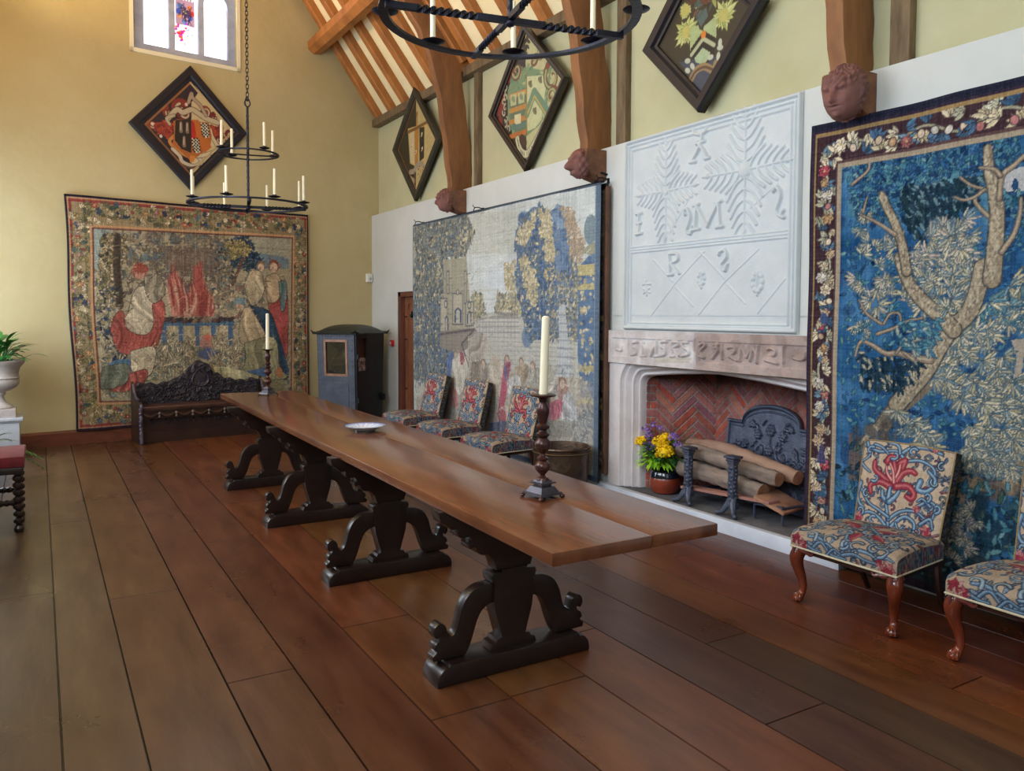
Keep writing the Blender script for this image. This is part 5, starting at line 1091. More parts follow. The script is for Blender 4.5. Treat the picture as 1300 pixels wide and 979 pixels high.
for sx in (-1, 1):
    for (x0, y0, r, a0, hd) in ((.13, .42, .07, 2.5, 1), (.26, .34, .08, 1.5, 1), (.10, .24, .06, 3.4, -1), (.24, .16, .08, 2.8, 1), (.34, .52, .05, 2, -1), (.34, .30, .05, 4, 1), (.15, .60, .04, 1, 1), (.36, .42, .03, 1, 1)):
        P = spiral(cx+sx*x0, y0, r, r*.2, (a0 if sx > 0 else PI-a0), (a0+hd*5 if sx > 0 else PI-a0-hd*5), 18); dm(P, .016, .016, r2=.008)
    for k in range(26):
        x, y, a = cx+sx*RNG.uniform(.06, .40), RNG.uniform(.1, .68), RNG.random()*6; dm([(x, y), (x+.045*math.cos(a), y+.045*math.sin(a))], .013, .014, r2=.005)
    for k in range(5): dm(smoothpath([(cx, .10), (cx+sx*(.06+.05*k), .26+.03*k), (cx+sx*(.14+.05*k), .22+.07*k)], 4), .009, .012, r2=.006)
for (x, y, r) in ((0, .60, .05), (-.12, .56, .04), (.12, .57, .04), (-.25, .50, .04), (.26, .50, .04), (0, .44, .045), (-.2, .66, .03), (.2, .66, .03)):
    for k in range(6): a = k*PI/3; cv.ell(cx+x+r*.6*math.cos(a), y+r*.6*math.sin(a), r*.4, r*.4, .018, mode='dome')
    cv.ell(cx+x, y, r*.3, r*.3, .022, mode='dome')
cv.ell(cx, .16, .07, .09, .022, mode='dome'); dm([(cx, .2), (cx, .6)], .012, .014)
hh = cv.a[..., 0]+RNG.normal(0, .0004, cv.a.shape[:2])
cvq = cv
build('relief_plate', grid_mb(cvq, lambda U, V: FBk.O+FBk.U*U[..., None]+FBk.V*((V/hF)*topf(U))[..., None]+FBk.N*(1.5*hh[..., None]), lambda u, v: FBk.O+FBk.U*u[:, None]+FBk.V*((v/hF)*topf(u))[:, None]-FBk.N*.022), M_cast, fbk, angle=180, recalc=False)

# andirons, grate, logs
def andiron(y):
    t = thing('andiron', '', 'andiron', (4.47, y, .10), 0, 'andirons in the hearth'); m = MB()
    m.box((4.47, y, .34), (.052, .058, .34), bev=.01); m.box((4.47, y, .17), (.07, .075, .05), bev=.012); m.box((4.47, y, .515), (.075, .08, .02), bev=.006); m.box((4.47, y, .54), (.10, .105, .018), bev=.006); m.box((4.47, y, .495), (.062, .066, .018), bev=.004)
    for k in range(9):
        z = .22+.03*k; m.ball((4.447, y+.014*math.sin(k*2), z), .017, 8, 6, (.7, 1, 1)); m.ball((4.47+.01*math.cos(k), y-.028, z+.01), .015, 8, 6, (1, .7, 1))
    build('upright', m, M_cast, t)
    for s in (-1, 1):
        m = MB(); m.tube(smoothpath([(4.47, y+s*.012, .23), (4.445, y+s*.03, .17), (4.425, y+s*.055, .125), (4.405, y+s*.085, .112)], 4), [.024]*6+[.020]*4+[.016]*3, 8); m.ball((4.402, y+s*.09, .112), .018, 8, 6); build('foot', m, M_cast, t)
    m = MB(); m.tube([(4.48, y, .20), (4.62, y, .20), (4.86, y, .19)], .014, 6); m.tube([(4.84, y, .19), (4.85, y, .10)], .014, 6); build('billet_bar', m, M_cast, t)
    return t
a1 = andiron(4.71); a1['label'] = 'cast iron andiron beside the flower pot, in front of the logs'
a2 = andiron(4.235); a2['label'] = 'cast iron andiron in the middle of the hearth, in front of the log ends'
M_bark = mat('bark', (166, 148, 136), (84, 72, 66), rough=.9, scale=14, stretch=(1, .22, 1), bump=1., bscale=26, contrast=.7); M_cut = mat('cut_wood', (170, 132, 100), (120, 84, 60), rough=.8, scale=14, bump=.3); M_bark2 = mat('peeled_wood', (176, 142, 122), (132, 102, 86), rough=.8, scale=8, stretch=(1, .3, 1), bump=.6, bscale=18)
def log(name, pts, r, lab, mb_=M_bark, taper=.9):
    P = smoothpath(pts, 9); n = len(P); rs = [r*(1+(taper-1)*i/n)*(1+.05*math.sin(i*1.9+r*90)) for i in range(n)]; m = MB(); m.tube(P, rs, 16)
    m.v = [(x+.12*r*math.sin(y*40+z*50)*.4, y, z+.10*r*math.cos(y*34+x*60)*.5) for x, y, z in m.v]
    t = thing(name, lab, 'log', tuple(P[0])); build('bark', m, mb_, t, angle=60); t['group'] = 'logs on the grate'
    m = MB(); e = Vector(P[-1]); d = (e-Vector(P[-3])).normalized(); m.tube([tuple(e-d*.01), tuple(e+d*.003)], rs[-1]*.95, 16); m.tube([tuple(e), tuple(e+d*.005)], rs[-1]*.5, 12); build('cut_end', m, M_cut, t)
log('fire_log', [(4.60, 4.92, .335), (4.61, 4.60, .33), (4.60, 4.3, .31), (4.60, 4.06, .285)], .072, 'thick grey log lowest at the front, cut end beside the middle andiron')
log('fire_log', [(4.63, 4.98, .47), (4.62, 4.75, .485), (4.62, 4.5, .465), (4.62, 4.2, .43), (4.62, 3.93, .41)], .062, 'bent grey log on top of the thick front log')
log('fire_log', [(4.76, 5.0, .50), (4.75, 4.6, .52), (4.75, 4.2, .47), (4.74, 3.86, .42)], .060, 'long pinkish peeled log at the back, sticking out furthest right', M_bark2)
log('fire_log', [(4.75, 4.9, .36), (4.75, 4.5, .37), (4.74, 4.1, .33)], .06, 'short grey log at the back, under the peeled log')
M_plank = mat('split_wood', (176, 128, 116), (140, 96, 88), rough=.8, scale=6, stretch=(1, .3, 1), bump=.4)
m = MB(); m.box((4.56, 4.38, .222), (.11, .92, .02), bev=.004, M=Matrix.Rotation(-.06, 3, 'X')); t = thing('fire_board', 'thin pinkish board lying across the andiron bars below the logs', 'board', (4.6, 4.4, .2)); build('board', m, M_plank, t)
m = MB(); m.box((4.66, 3.95, .235), (.30, .26, .022), bev=.004, M=Matrix.Rotation(.32, 3, 'X') @ Matrix.Rotation(.15, 3, 'Z')); t = thing('fire_board', 'split board sloping up to the right below the log ends', 'board', (4.66, 3.95, .2)); build('board', m, mat('split_wood_b', (186, 140, 112), (120, 80, 62), rough=.8, scale=6, bump=.4), t)
m = MB()
for x in (4.56, 4.84):
    m.tube([(x, 4.10, .10), (x, 4.10, .205), (x, 3.84, .225), (x, 3.84, .10)], .012, 6)
m.tube([(4.56, 3.84, .215), (4.84, 3.84, .215)], .012, 6); m.tube([(4.56, 4.1, .205), (4.84, 4.1, .205)], .012, 6)
t = thing('iron_trivet', 'small dark iron trivet stand under the sloping split board', 'trivet', (4.7, 3.95, .1)); build('frame', m, M_cast, t)

# ------------------------------------------------------------------ flower pot in the hearth
fpot = thing('flower_pot', 'round red-brown pot of yellow and lilac flowers standing in the fireplace', 'plant', (4.57, 5.10, .09))
m = MB(); m.lathe([(.085, .092), (.105, .10), (.128, .15), (.132, .19), (.126, .232), (.115, .25)], (4.57, 5.10, 0), 28); build('pot', m, mat('red_glaze', (140, 58, 34), (112, 42, 26), rough=.28, scale=6, coat=.4), fpot)
m = MB(); m.lathe([(.127, .228), (.124, .255), (.116, .275), (.122, .285), (.112, .29), (.104, .27), (.10, .25)], (4.57, 5.10, 0), 28, close=False); build('rim', m, mat('dark_glaze', (24, 28, 40), rough=.12, coat=.6), fpot)
m = MB(); m.lathe([(0.001, .262), (.106, .262)], (4.57, 5.10, 0), 20, close=False); build('soil', m, mat('soil', (44, 32, 26), rough=1.), fpot)
def leafmesh(mb, p, d, L, W, droop=.3, seg=4, up=(0, 0, 1), fold=.15):
    d = Vector(d).normalized(); s = d.cross(Vector(up)); s = s.normalized() if s.length > .01 else Vector((1, 0, 0)); n = s.cross(d); P = []; p = Vector(p)
    for i in range(seg+1):
        t = i/seg; w = W*math.sin(PI*min(1, t**.75*.97+.03))*.5; c = p+d*L*t+Vector((0, 0, -droop*L*t*t)); P += [c-s*w+n*fold*w, c, c+s*w+n*fold*w]
    F = []
    for i in range(seg): F += [(3*i, 3*i+1, 3*i+4, 3*i+3), (3*i+1, 3*i+2, 3*i+5, 3*i+4)]
    mb.add(P, F)
def rdir(zlo=.0, zhi=1.): a = RNG.random()*2*PI; z = RNG.uniform(zlo, zhi); r = math.sqrt(max(0, 1-z*z)); return (r*math.cos(a), r*math.sin(a), z)
c0 = Vector((4.57, 5.10, .30))
m = MB()
for k in range(520):
    d = Vector(rdir(-.15, .9)); p = c0+Vector((-.05, .03, 0))+d*RNG.uniform(.03, .17)+Vector((0, 0, .06)); leafmesh(m, p, d+Vector((0, 0, -.15)), RNG.uniform(.04, .075), .024, .5)
m.v = [(x, y, z) for x, y, z in m.v]; build('lime_foliage', m, mat('lime_leaf', (168, 216, 56), (120, 180, 36), rough=.5, scale=9), fpot, recalc=False)
m = MB()
for k in range(170):
    d = Vector(rdir(-.1, .9)); p = c0+d*RNG.uniform(.05, .18)+Vector((-.02, -.02, .10)); leafmesh(m, p, d, RNG.uniform(.06, .11), .04, .4)
build('green_foliage', m, mat('green_leaf', (54, 112, 48), (34, 78, 36), rough=.45, scale=9), fpot, recalc=False)
m = MB()
for k in range(220):
    a = RNG.random()*2*PI; r = RNG.uniform(.15, .36); p = c0+Vector((.05+.25*r*math.cos(a), r*1.05*math.sin(a), RNG.uniform(.10, .36))); 
    if k % 5 == 0: m.tube(smoothpath([tuple(c0), tuple((c0+p)/2+Vector((0, 0, .05))), tuple(p)], 3), .0022, 4)
    leafmesh(m, p, rdir(-.2, .9), RNG.uniform(.02, .04), .010, .3)
build('wispy_sprigs', m, mat('sage_leaf', (96, 118, 76), (120, 84, 66), rough=.6, scale=12), fpot, recalc=False)
def clump(name, c, R, n, r, mt, petals=5):
    m = MB(); c = Vector(c); m.ball(tuple(c), R*(.8 if 'yellow' in name else .45), 14, 9, (1, 1, .75))
    for k in range(n):
        d = Vector(rdir(-.4, 1)); p = c+Vector((d.x*R, d.y*R, d.z*R*.75)); 
        for q in range(petals): leafmesh(m, p, (d+Vector(rdir(-1, 1))*1.1), r, r*.9, .1, 2)
        m.ball(tuple(p+d*.003), r*.35, 6, 4)
    build(name, m, mt, fpot, recalc=False)
M_yel = mat('yellow_petal', (252, 222, 10), (246, 200, 4), rough=.6, scale=30); M_lil = mat('lilac_petal', (164, 132, 206), (128, 100, 184), rough=.6, scale=30)
for c, R, n in (((4.50, 5.33, .50), .048, 34), ((4.48, 5.275, .525), .03, 14), ((4.48, 5.05, .535), .068, 62), ((4.44, 4.965, .47), .072, 66), ((4.44, 5.0, .44), .04, 24), ((4.5, 5.02, .58), .04, 20)): clump('yellow_flowers', c, R, n, .019, M_yel)
for c, R, n in (((4.50, 5.22, .50), .05, 22), ((4.47, 5.15, .46), .05, 26), ((4.50, 5.25, .62), .045, 16), ((4.50, 5.17, .66), .035, 10), ((4.47, 4.89, .60), .038, 22), ((4.46, 4.83, .55), .028, 12), ((4.5, 5.23, .56), .03, 12), ((4.52, 5.1, .64), .03, 8)): clump('lilac_flowers', c, R, n, .017, M_lil)

# ------------------------------------------------------------------ carved corbels
M_terra = mat('painted_stone', (136, 88, 80), (100, 66, 62), rough=.75, scale=7, bump=.5, bscale=30, contrast=.8)
def carved_head(c, R, face_dir, lion=False):
    """head seen as one displaced ball; local +Z up, face_dir horizontal"""
    fz = Vector((0, 0, 1)); f = Vector(face_dir).normalized(); s = fz.cross(f).normalized(); f2 = f; up = f.cross(s); NT, NP = 96, 72; P = []; F = []
    def g(a, b, a0, b0, sa, sb): return math.exp(-((a-a0)/sa)**2-((b-b0)/sb)**2)
    for i in range(NP+1):
        lat = -PI/2+PI*i/NP
        for k in range(NT):
            lon = -PI+2*PI*k/NT; a, b = lon, lat
            w_, h_, d_ = .80, 1.15, .95; x = math.cos(b)*math.sin(a)*w_; y = math.cos(b)*math.cos(a)*d_; z = math.sin(b)*h_; e = 0
            ab = abs(a)
            if not lion:
                e += .30*g(ab, b, 0, -.10, .13, .24)+.08*g(ab, b, 0, -.22, .20, .09)             # nose
                e += -.17*g(ab, b, .36, .06, .17, .10)+.06*g(ab, b, .35, .05, .11, .065)          # eye sockets and balls
                e += .10*g(ab, b, .34, .24, .30, .07)                                              # brow
                e += -.14*g(ab, b, 0, -.47, .34, .04)+.08*g(ab, b, 0, -.41, .26, .05)+.06*g(ab, b, 0, -.55, .24, .06)   # mouth
                e += .11*g(ab, b, 0, -.86, .30, .16)+.05*g(ab, b, .62, -.22, .22, .2)            # chin, cheeks
                hair = 1/(1+math.exp(-(b-.48+.30*max(0, math.cos(a)-0)-.75*max(0, -math.cos(a)+.05)-(.22 if ab > 1.3 else 0))*16))
                hair = max(hair, 1/(1+math.exp(-((ab-1.75)+.25*(b+.2))*9)))
                e += hair*(.09+.15*(math.sin(a*11+2*math.sin(b*7))*math.sin(b*13+2*math.cos(a*6))))
                e += .16*g(ab, b, 1.50, -.06, .13, .22)-.10*g(ab, b, 1.42, -.06, .06, .12)          # ears
            else:
                e += .42*g(ab, b, 0, -.15, .36, .30)+.10*g(ab, b, .25, -.2, .2, .16)-.20*g(ab, b, 0, -.50, .40, .09)+.20*g(ab, b, 0, -.74, .30, .12)-.12*g(ab, b, .52, .16, .18, .12)+.12*g(ab, b, .5, .38, .26, .1)+.2*g(ab, b, 1.2, .7, .2, .2)
                e += (.09*math.sin(a*9)*math.sin(b*9) if ab > 1.1 else 0)
            v = Vector((0, 0, 0))+s*x*(1+e)+f2*y*(1+e)+fz*z*(1+e*.5); P.append(Vector(c)+v*R)
    for i in range(NP):
        for k in range(NT): k2 = (k+1) % NT; F.append((i*NT+k, i*NT+k2, (i+1)*NT+k2, (i+1)*NT+k))
    m = MB(); m.add(P, F); return m
labs = ['small weathered red corbel block below the far arched brace', 'red stone corbel carved as a snarling beast head above the middle tapestry', 'red stone corbel carved as a curly-haired man\'s head, left above the blue tapestry']
for k, y in enumerate(TY):
    t = thing('carved_corbel', labs[k], 'corbel', (4.40, y+.09, 2.80)); m = MB(); w_ = .15 if k == 2 else .13
    yc = y+.06
    m.prism([(4.41, 3.08), (4.18, 3.08), (4.17, 3.0), (4.20, 2.90), (4.28, 2.83), (4.41, 2.80)], (0, yc-w_-.02, 0), (1, 0, 0), (0, 0, 1), (0, 1, 0), w_*1.55, bev=.02)
    build('corbel_block', m, mat('corbel_stone', (134, 90, 62), (92, 62, 46), rough=.8, scale=9, bump=.6, bscale=30), t)
    hd = carved_head(((4.185, yc-.10, 2.94) if k == 2 else (4.17, yc-.06, 2.95)), .140 if k == 2 else .115, (-1, -.12, -.22) if k == 2 else (-1, .1, -.1), k == 1)
    build('carved_face', hd, M_terra, t, angle=180)
# ------------------------------------------------------------------ long refectory table
M_top = mat('table_oak', (128, 78, 50), (72, 38, 24), rough=.22, scale=3, stretch=(3, .5, 1), bump=.08, bscale=18, coat=.25, detail=8, contrast=.75)
M_tedge = mat('table_edge', (150, 84, 46), (104, 52, 28), rough=.35, scale=5, stretch=(1, .4, 1), bump=.1)
M_leg = mat('black_oak', (40, 21, 16), (22, 12, 10), rough=.36, scale=6, bump=.12, coat=.2, bscale=20)
tb = thing('refectory_table', 'very long old oak refectory table on four scrolled black trestles', 'table', (1.86, 5.25, 0))
ZTOP, TH = .80, .048
nL, nR, fL, fR, yN, yF = 1.468, 2.240, 1.552, 2.300, 2.19, 8.31
def tx(f, y): a = nL+(nR-nL)*f; b = fL+(fR-fL)*f; return a+(b-a)*(y-yN)/(yF-yN)
def slab(x0, x1, y0, y1, mb, bev=.006):
    pts = [(tx(x0, y0)+(.0012 if x0 > 0 else 0), y0), (tx(x1, y0)-(.0012 if x1 < 1 else 0), y0), (tx(x1, y1)-(.0012 if x1 < 1 else 0), y1), (tx(x0, y1)+(.0012 if x0 > 0 else 0), y1)]
    mb.prism(pts, (0, 0, ZTOP-TH), (1, 0, 0), (0, 1, 0), (0, 0, 1), TH, bev=bev); return mb
mb = MB(); slab(0, .57, yN, yF, mb); build('top_board', mb, M_top, tb)
mb = MB(); slab(.57, 1, yN+.004, yF-.003, mb); build('top_board', mb, M_top, tb)
XC = 1.835
def mirror(p): return [(-a, b) for a, b in p[::-1]]
scroll_o = smoothpath([(-.10, .398), (-.17, .392), (-.225, .362), (-.258, .31), (-.275, .25), (-.293, .205), (-.318, .192), (-.328, .215), (-.338, .246), (-.362, .262), (-.388, .247), (-.395, .218), (-.382, .196), (-.362, .203), (-.366, .185), (-.384, .172), (-.392, .150), (-.380, .137), (-.40, .118), (-.395, .098)], 4)
scroll_i = smoothpath([(-.240, .098), (-.222, .13), (-.202, .18), (-.184, .235), (-.160, .278), (-.125, .302), (-.092, .308)], 4)
scroll = scroll_o+scroll_i
upper_l = [(-.09, .455), (-.105, .50), (-.135, .53), (-.165, .535), (-.185, .548), (-.20, .575), (-.225, .570), (-.232, .592), (-.215, .602), (-.232, .625), (-.262, .622), (-.285, .640), (-.288, .665), (-.315, .668), (-.34, .69), (-.365, .705), (-.375, .735), (-.375, .752)]
upper = smoothpath(upper_l, 3); upper = upper+mirror(upper)
post = [(-.075, .455), (-.062, .445), (-.112, .44), (-.118, .425), (-.112, .40), (-.100, .395), (-.104, .33), (-.098, .27), (-.078, .20), (-.062, .145), (-.085, .140), (-.092, .125), (-.112, .118), (-.122, .092)]
post = post[::-1]; post = post+mirror(post)
foot = [(-.400, 0), (-.402, .022), (-.395, .05), (-.378, .072), (-.36, .082), (-.345, .083), (-.338, .094), (.338, .094), (.345, .083), (.36, .082), (.378, .072), (.395, .05), (.402, .022), (.400, 0)]
TYs = [3.09, 4.56, 6.03, 7.49]
def add_tr(parent, y):
    def pr(pts, t, b=.006): m = MB(); m.prism(pts, (XC, y-t/2, 0), (1, 0, 0), (0, 0, 1), (0, 1, 0), t, bev=b); return m
    tr = build('trestle', pr(post, .09, .008), M_leg, parent)
    build('foot', pr(foot, .165, .012), M_leg, tr); build('scroll_bracket', pr(scroll, .058, .006), M_leg, tr); build('scroll_bracket', pr(mirror(scroll), .058, .006), M_leg, tr)
    build('carved_bearer', pr(upper, .085, .006), M_leg, tr); 
    return tr
for y in TYs: add_tr(tb, y)

# ------------------------------------------------------------------ candlesticks, candles, plate
M_wax = mat('wax', (238, 228, 200), (230, 218, 188), rough=.45, scale=5, spec=.4); M_stick = mat('bronze_turned', (84, 50, 44), (50, 32, 34), rough=.28, metal=.45, scale=8)
prof = [(.006, .0), (.030, .0), (.026, .012), (.012, .022), (.014, .03), (.022, .037), (.034, .052), (.036, .064), (.030, .078), (.018, .088), (.024, .094), (.025, .10), (.014, .108), (.012, .118), (.018, .128), (.034, .142), (.037, .158), (.034, .172), (.020, .188), (.024, .194), (.030, .20), (.030, .207), (.020, .214), (.016, .222), (.030, .232), (.030, .242), (.018, .252), (.021, .27), (.027, .295), (.029, .31), (.024, .33), (.016, .345), (.018, .352), (.018, .36), (.026, .366), (.056, .372), (.058, .377), (.052, .38), (.024, .381)]
def candlestick(x, y, lab, rz=.2):
    t = thing('candlestick', lab, 'candlestick', (x, y, ZTOP), 0, 'candlesticks on the long table'); m = MB(); zb = .075
    m.lathe([(r, z+zb) for r, z in prof], (x, y, ZTOP), 28); build('turned_stem', m, M_stick, t)
    m = MB(); R = Matrix.Rotation(rz, 3, 'Z')
    def sq(w0, w1, z0, z1):
        P = [R @ Vector((sx*w, sy*w, z))+Vector((x, y, ZTOP)) for w, z in ((w0/2, z0), (w1/2, z1)) for sx, sy in ((-1, -1), (1, -1), (1, 1), (-1, 1))]
        m.add(P, [(3, 2, 1, 0), (4, 5, 6, 7), (0, 1, 5, 4), (1, 2, 6, 5), (2, 3, 7, 6), (3, 0, 4, 7)])
    sq(.125, .12, .016, .026); sq(.105, .075, .026, .05); sq(.055, .055, .05, .064); sq(.085, .085, .064, .07); sq(.06, .05, .07, .079); build('square_base', m, mat('pewter_base', (84, 80, 88), (56, 50, 56), rough=.35, metal=.5, scale=10), t)
    for sx, sy in ((-1, -1), (1, -1), (1, 1), (-1, 1)):
        m = MB(); p = R @ Vector((sx*.062, sy*.062, 0))+Vector((x, y, ZTOP)); m.ball((p.x, p.y, p.z+.009), .0095, 10, 6, (1.3, 1.3, .9)); q = R @ Vector((sx*.054, sy*.054, .02))+Vector((x, y, ZTOP)); m.tube([tuple(q), (p.x, p.y, p.z+.010)], .008, 8); build('claw_foot', m, M_stick, t)
    return t
def candle(name, p, L, r, lab, grp, tilt=(0, 0)):
    t = MB(); n = 4; P = [(p[0]+tilt[0]*L*i/n, p[1]+tilt[1]*L*i/n, p[2]+L*i/n) for i in range(n+1)]; rr = [r*(1-.10*i/n) for i in range(n+1)]
    root = thing('candle', lab, 'candle', p, 0, grp); t.tube(P+[(P[-1][0], P[-1][1], P[-1][2]+r*.35)], rr+[r*.5], 14); build('wax_body', t, M_wax, root)
    m = MB(); e = P[-1]; m.tube([(e[0], e[1], e[2]+r*.3), (e[0]+.001, e[1], e[2]+r*.3+.012)], .0012, 5); build('wick', m, M_dark, root); return root
candlestick(1.89, 2.90, 'tall turned dark candlestick on the near end of the long table', .15); candle('c', (1.892, 2.90, ZTOP+.455), .335, .019, 'thick cream candle in the near candlestick', 'candles on the long table', (.03, 0))
candlestick(1.93, 7.92, 'tall turned dark candlestick on the far end of the long table', .5); candle('c', (1.93, 7.92, ZTOP+.455), .345, .017, 'thick cream candle in the far candlestick', 'candles on the long table')
t = thing('plate', 'shallow blue and white china plate standing on the long table', 'plate', (1.915, 5.17, ZTOP))
cvp = Canvas(1, 1, .02, (226, 232, 244)); m = MB(); pr_ = [(.001, .020), (.045, .019), (.075, .021), (.085, .026), (.11, .033), (.134, .038), (.138, .040), (.137, .037), (.11, .027), (.085, .018), (.07, .010), (.066, .0), (.058, .0), (.055, .010), (.001, .011)]
m.lathe(pr_, (1.915, 5.17, ZTOP), 96, close=False); cc_ = []
for i, (r, z) in enumerate(pr_):
    for k in range(96):
        a = 2*PI*k/96; c = np.array([240, 244, 250.])
        if 1 < i < 8:
            f = .5+.5*math.sin(a*24+i*2.1)*math.cos(a*7+i); c = c*(1-.55*f)+np.array([70, 100, 170])*.55*f
            if i in (5, 6): c = np.array([96, 120, 184.])
        cc_.append(tuple(c))
m.c = cc_; build('dish', m, mat('blue_white_china', (255, 255, 255), rough=.12, vcol=True, coat=.5), t)
m = MB(); m.lathe([(.060, 0), (.072, .0), (.070, .012), (.062, .012)], (1.915, 5.17, ZTOP+.0005), 40); build('foot_ring', m, M_leg, t)

# ------------------------------------------------------------------ needlework side chairs
FBK = Frame((4.075, 2.925, .375), (0, -1, 0), (.115, 0, .505)); WBk, HBk = .525, .512
GR_ = (196, 172, 146); NV = (34, 50, 84); LB = (86, 128, 168); LB2 = (150, 180, 200); RD = (162, 50, 68); RD2 = (196, 104, 108); OL = (64, 82, 92)
def crewel(cv, pts, w, col, edge=NV, hi=None, r2=None):
    P = smoothpath(pts, 5) if len(pts) > 2 else pts; cv.stroke(P, w+.0045, edge, r2=(r2 or w)+.0035); cv.stroke(P, w, col, r2=r2 or w)
    if hi is not None: cv.stroke([(a-.001, b+.002) for a, b in P], w*.35, hi, r2=(r2 or w)*.3)
cv = Canvas(WBk, HBk, .0036, GR_); cv.noise(6, .03); X = FBK.crop(980, 540, 3.159)
def filler(cv, w, h, v0, n):
    for k in range(n):
        x, y, a = RNG.uniform(.01, w-.01), RNG.uniform(v0+.01, h-.01), RNG.random()*6; c = pick([(74, 106, 140), (60, 84, 118), (110, 140, 164), (70, 80, 92), (98, 110, 112), (128, 62, 72)])
        if k % 3: cv.leaf(x, y, RNG.uniform(.03, .055), RNG.uniform(.011, .018), a, c, (26, 40, 70), tuple(np.array(c)*.6+70))
        else: P = spiral(x, y, RNG.uniform(.018, .03), .006, a, a+RNG.choice([-1, 1])*4.2, 8); cv.stroke(P, .0068, (28, 42, 72), r2=.005); cv.stroke(P, .0036, c, r2=.002)
filler(cv, WBk, HBk, 0, 150)
for k in range(900):
    p = (RNG.random()*WBk, RNG.random()*HBk); cv.stroke([p, (p[0]+.008, p[1]+.001)], .0012, (170, 146, 122), .7)
for pts, w, r2 in (([(465, 430), (468, 370), (462, 320)], .010, .008), ([(465, 420), (440, 380), (400, 350), (365, 352), (350, 380)], .009, .006), ([(470, 420), (500, 390), (540, 370), (575, 395), (570, 430), (545, 440), (530, 420)], .010, .005), ([(470, 380), (520, 350), (580, 350), (620, 380)], .008, .005), ([(500, 395), (510, 420), (530, 410)], .006, .004),
                   ([(470, 370), (430, 340), (390, 310), (360, 250), (350, 190)], .008, .006), ([(370, 70), (400, 90), (440, 110), (500, 110), (520, 130)], .009, .006), ([(520, 125), (560, 100), (620, 100), (680, 120)], .009, .006), ([(390, 70), (400, 120), (360, 150)], .008, .004),
                   ([(520, 130), (510, 90), (470, 75)], .008, .005), ([(525, 130), (545, 150), (600, 150), (650, 180), (655, 230)], .008, .006), ([(600, 230), (590, 260), (620, 270), (650, 250), (655, 220), (630, 190)], .014, .007), ([(360, 230), (345, 270), (350, 310), (370, 330)], .012, .006), ([(590, 330), (630, 310), (660, 330), (650, 380)], .007, .005),
                   ([(350, 100), (360, 180), (345, 220)], .008, .005), ([(350, 130), (380, 170), (400, 190)], .008, .004), ([(640, 330), (610, 300), (590, 310)], .006, .004), ([(420, 80), (450, 95), (480, 130)], .007, .004), ([(560, 90), (600, 80), (650, 110)], .007, .004), ([(330, 330), (350, 400), (400, 400)], .008, .005), ([(600, 400), (640, 380), (650, 420)], .008, .005)):
    crewel(cv, X(*pts), w, LB, NV, LB2, r2)
for pts in ([(480, 240), (450, 210), (420, 180), (420, 150)], [(490, 235), (500, 190), (495, 150)], [(500, 240), (530, 200), (560, 190), (580, 200)], [(480, 250), (440, 230), (400, 240), (400, 270)], [(505, 250), (550, 250), (575, 280), (565, 300), (545, 290)], [(470, 150), (480, 135), (510, 135)], [(520, 160), (540, 150), (530, 180)]): crewel(cv, X(*pts), .017, RD, (112, 26, 44), RD2, .011)
for pts in ([(490, 230), (470, 200), (465, 170)], [(495, 230), (515, 190), (520, 165)], [(495, 235), (492, 190), (480, 160)]): crewel(cv, X(*pts), .007, (206, 116, 116), (140, 40, 56), (226, 190, 176), .004)
for pts in ([(470, 310), (450, 290), (448, 265)], [(470, 310), (475, 280), (480, 255)], [(475, 310), (500, 290), (515, 270)]): crewel(cv, X(*pts), .014, LB, NV, LB2, .008)
for x, y, r in ((585, 340, .022), (345, 365, .03), (620, 430, .034), (655, 100, .022), (590, 440, .022), (330, 390, .02)):
    c = X((x, y))[0]
    for k in range(7): a = k*.9; cv.leaf(c[0], c[1], r, r*.6, a, pick([RD, RD2, (190, 120, 120)]), (112, 30, 48))
for p in [(.03, .10), (.05, .45), (.48, .2), (.45, .33), (.10, .30), (.40, .06), (.12, .06), (.30, .47), (.2, .44), (.47, .42), (.06, .2), (.42, .25)]:
    a = RNG.random()*6; crewel(cv, spiral(p[0], p[1], .026, .008, a, a+4, 8), .006, pick([LB, OL, LB]), NV, LB2, .003)
cv.rect(0, 0, .006, HBk, (130, 110, 84)); cv.rect(WBk-.006, 0, WBk, HBk, (130, 110, 84)); cv.rect(0, HBk-.006, WBk, HBk, (130, 110, 84)); weave(cv, 4, .16, .96); cvBack = cv
M_needle = mat('needlework', (255, 255, 255), (232, 228, 222), rough=.9, scale=90, bump=.25, bscale=500, vcol=True, spec=.12)
WSt, LF, LT = .64, .085, .50
class SeatMap:
    """unrolled seat cover: v runs up the front edge, then back over the top"""
    def px(s, x, y):
        d = FW*CF+RT*(x-CCX)-UP*(y-CCY); t = (.405-CH)/d[2]; p = CPOS+t*d
        if p[0] > 3.605: return (2.967-p[1], LF+(p[0]-3.60))
        t = 3.60/d[0]; p = CPOS+t*d; return (2.967-p[1], max(0., min(LF, p[2]-.315)))
    def crop(s, x0, y0, sc): return lambda *pts: [s.px(x0+a/sc, y0+b/sc) for a, b in pts]
cv = Canvas(WSt, LF+LT, .0042, (178, 156, 132)); cv.noise(6, .03); S_ = SeatMap().crop(980, 540, 3.159)
filler(cv, WSt, LF+LT, 0, 170)
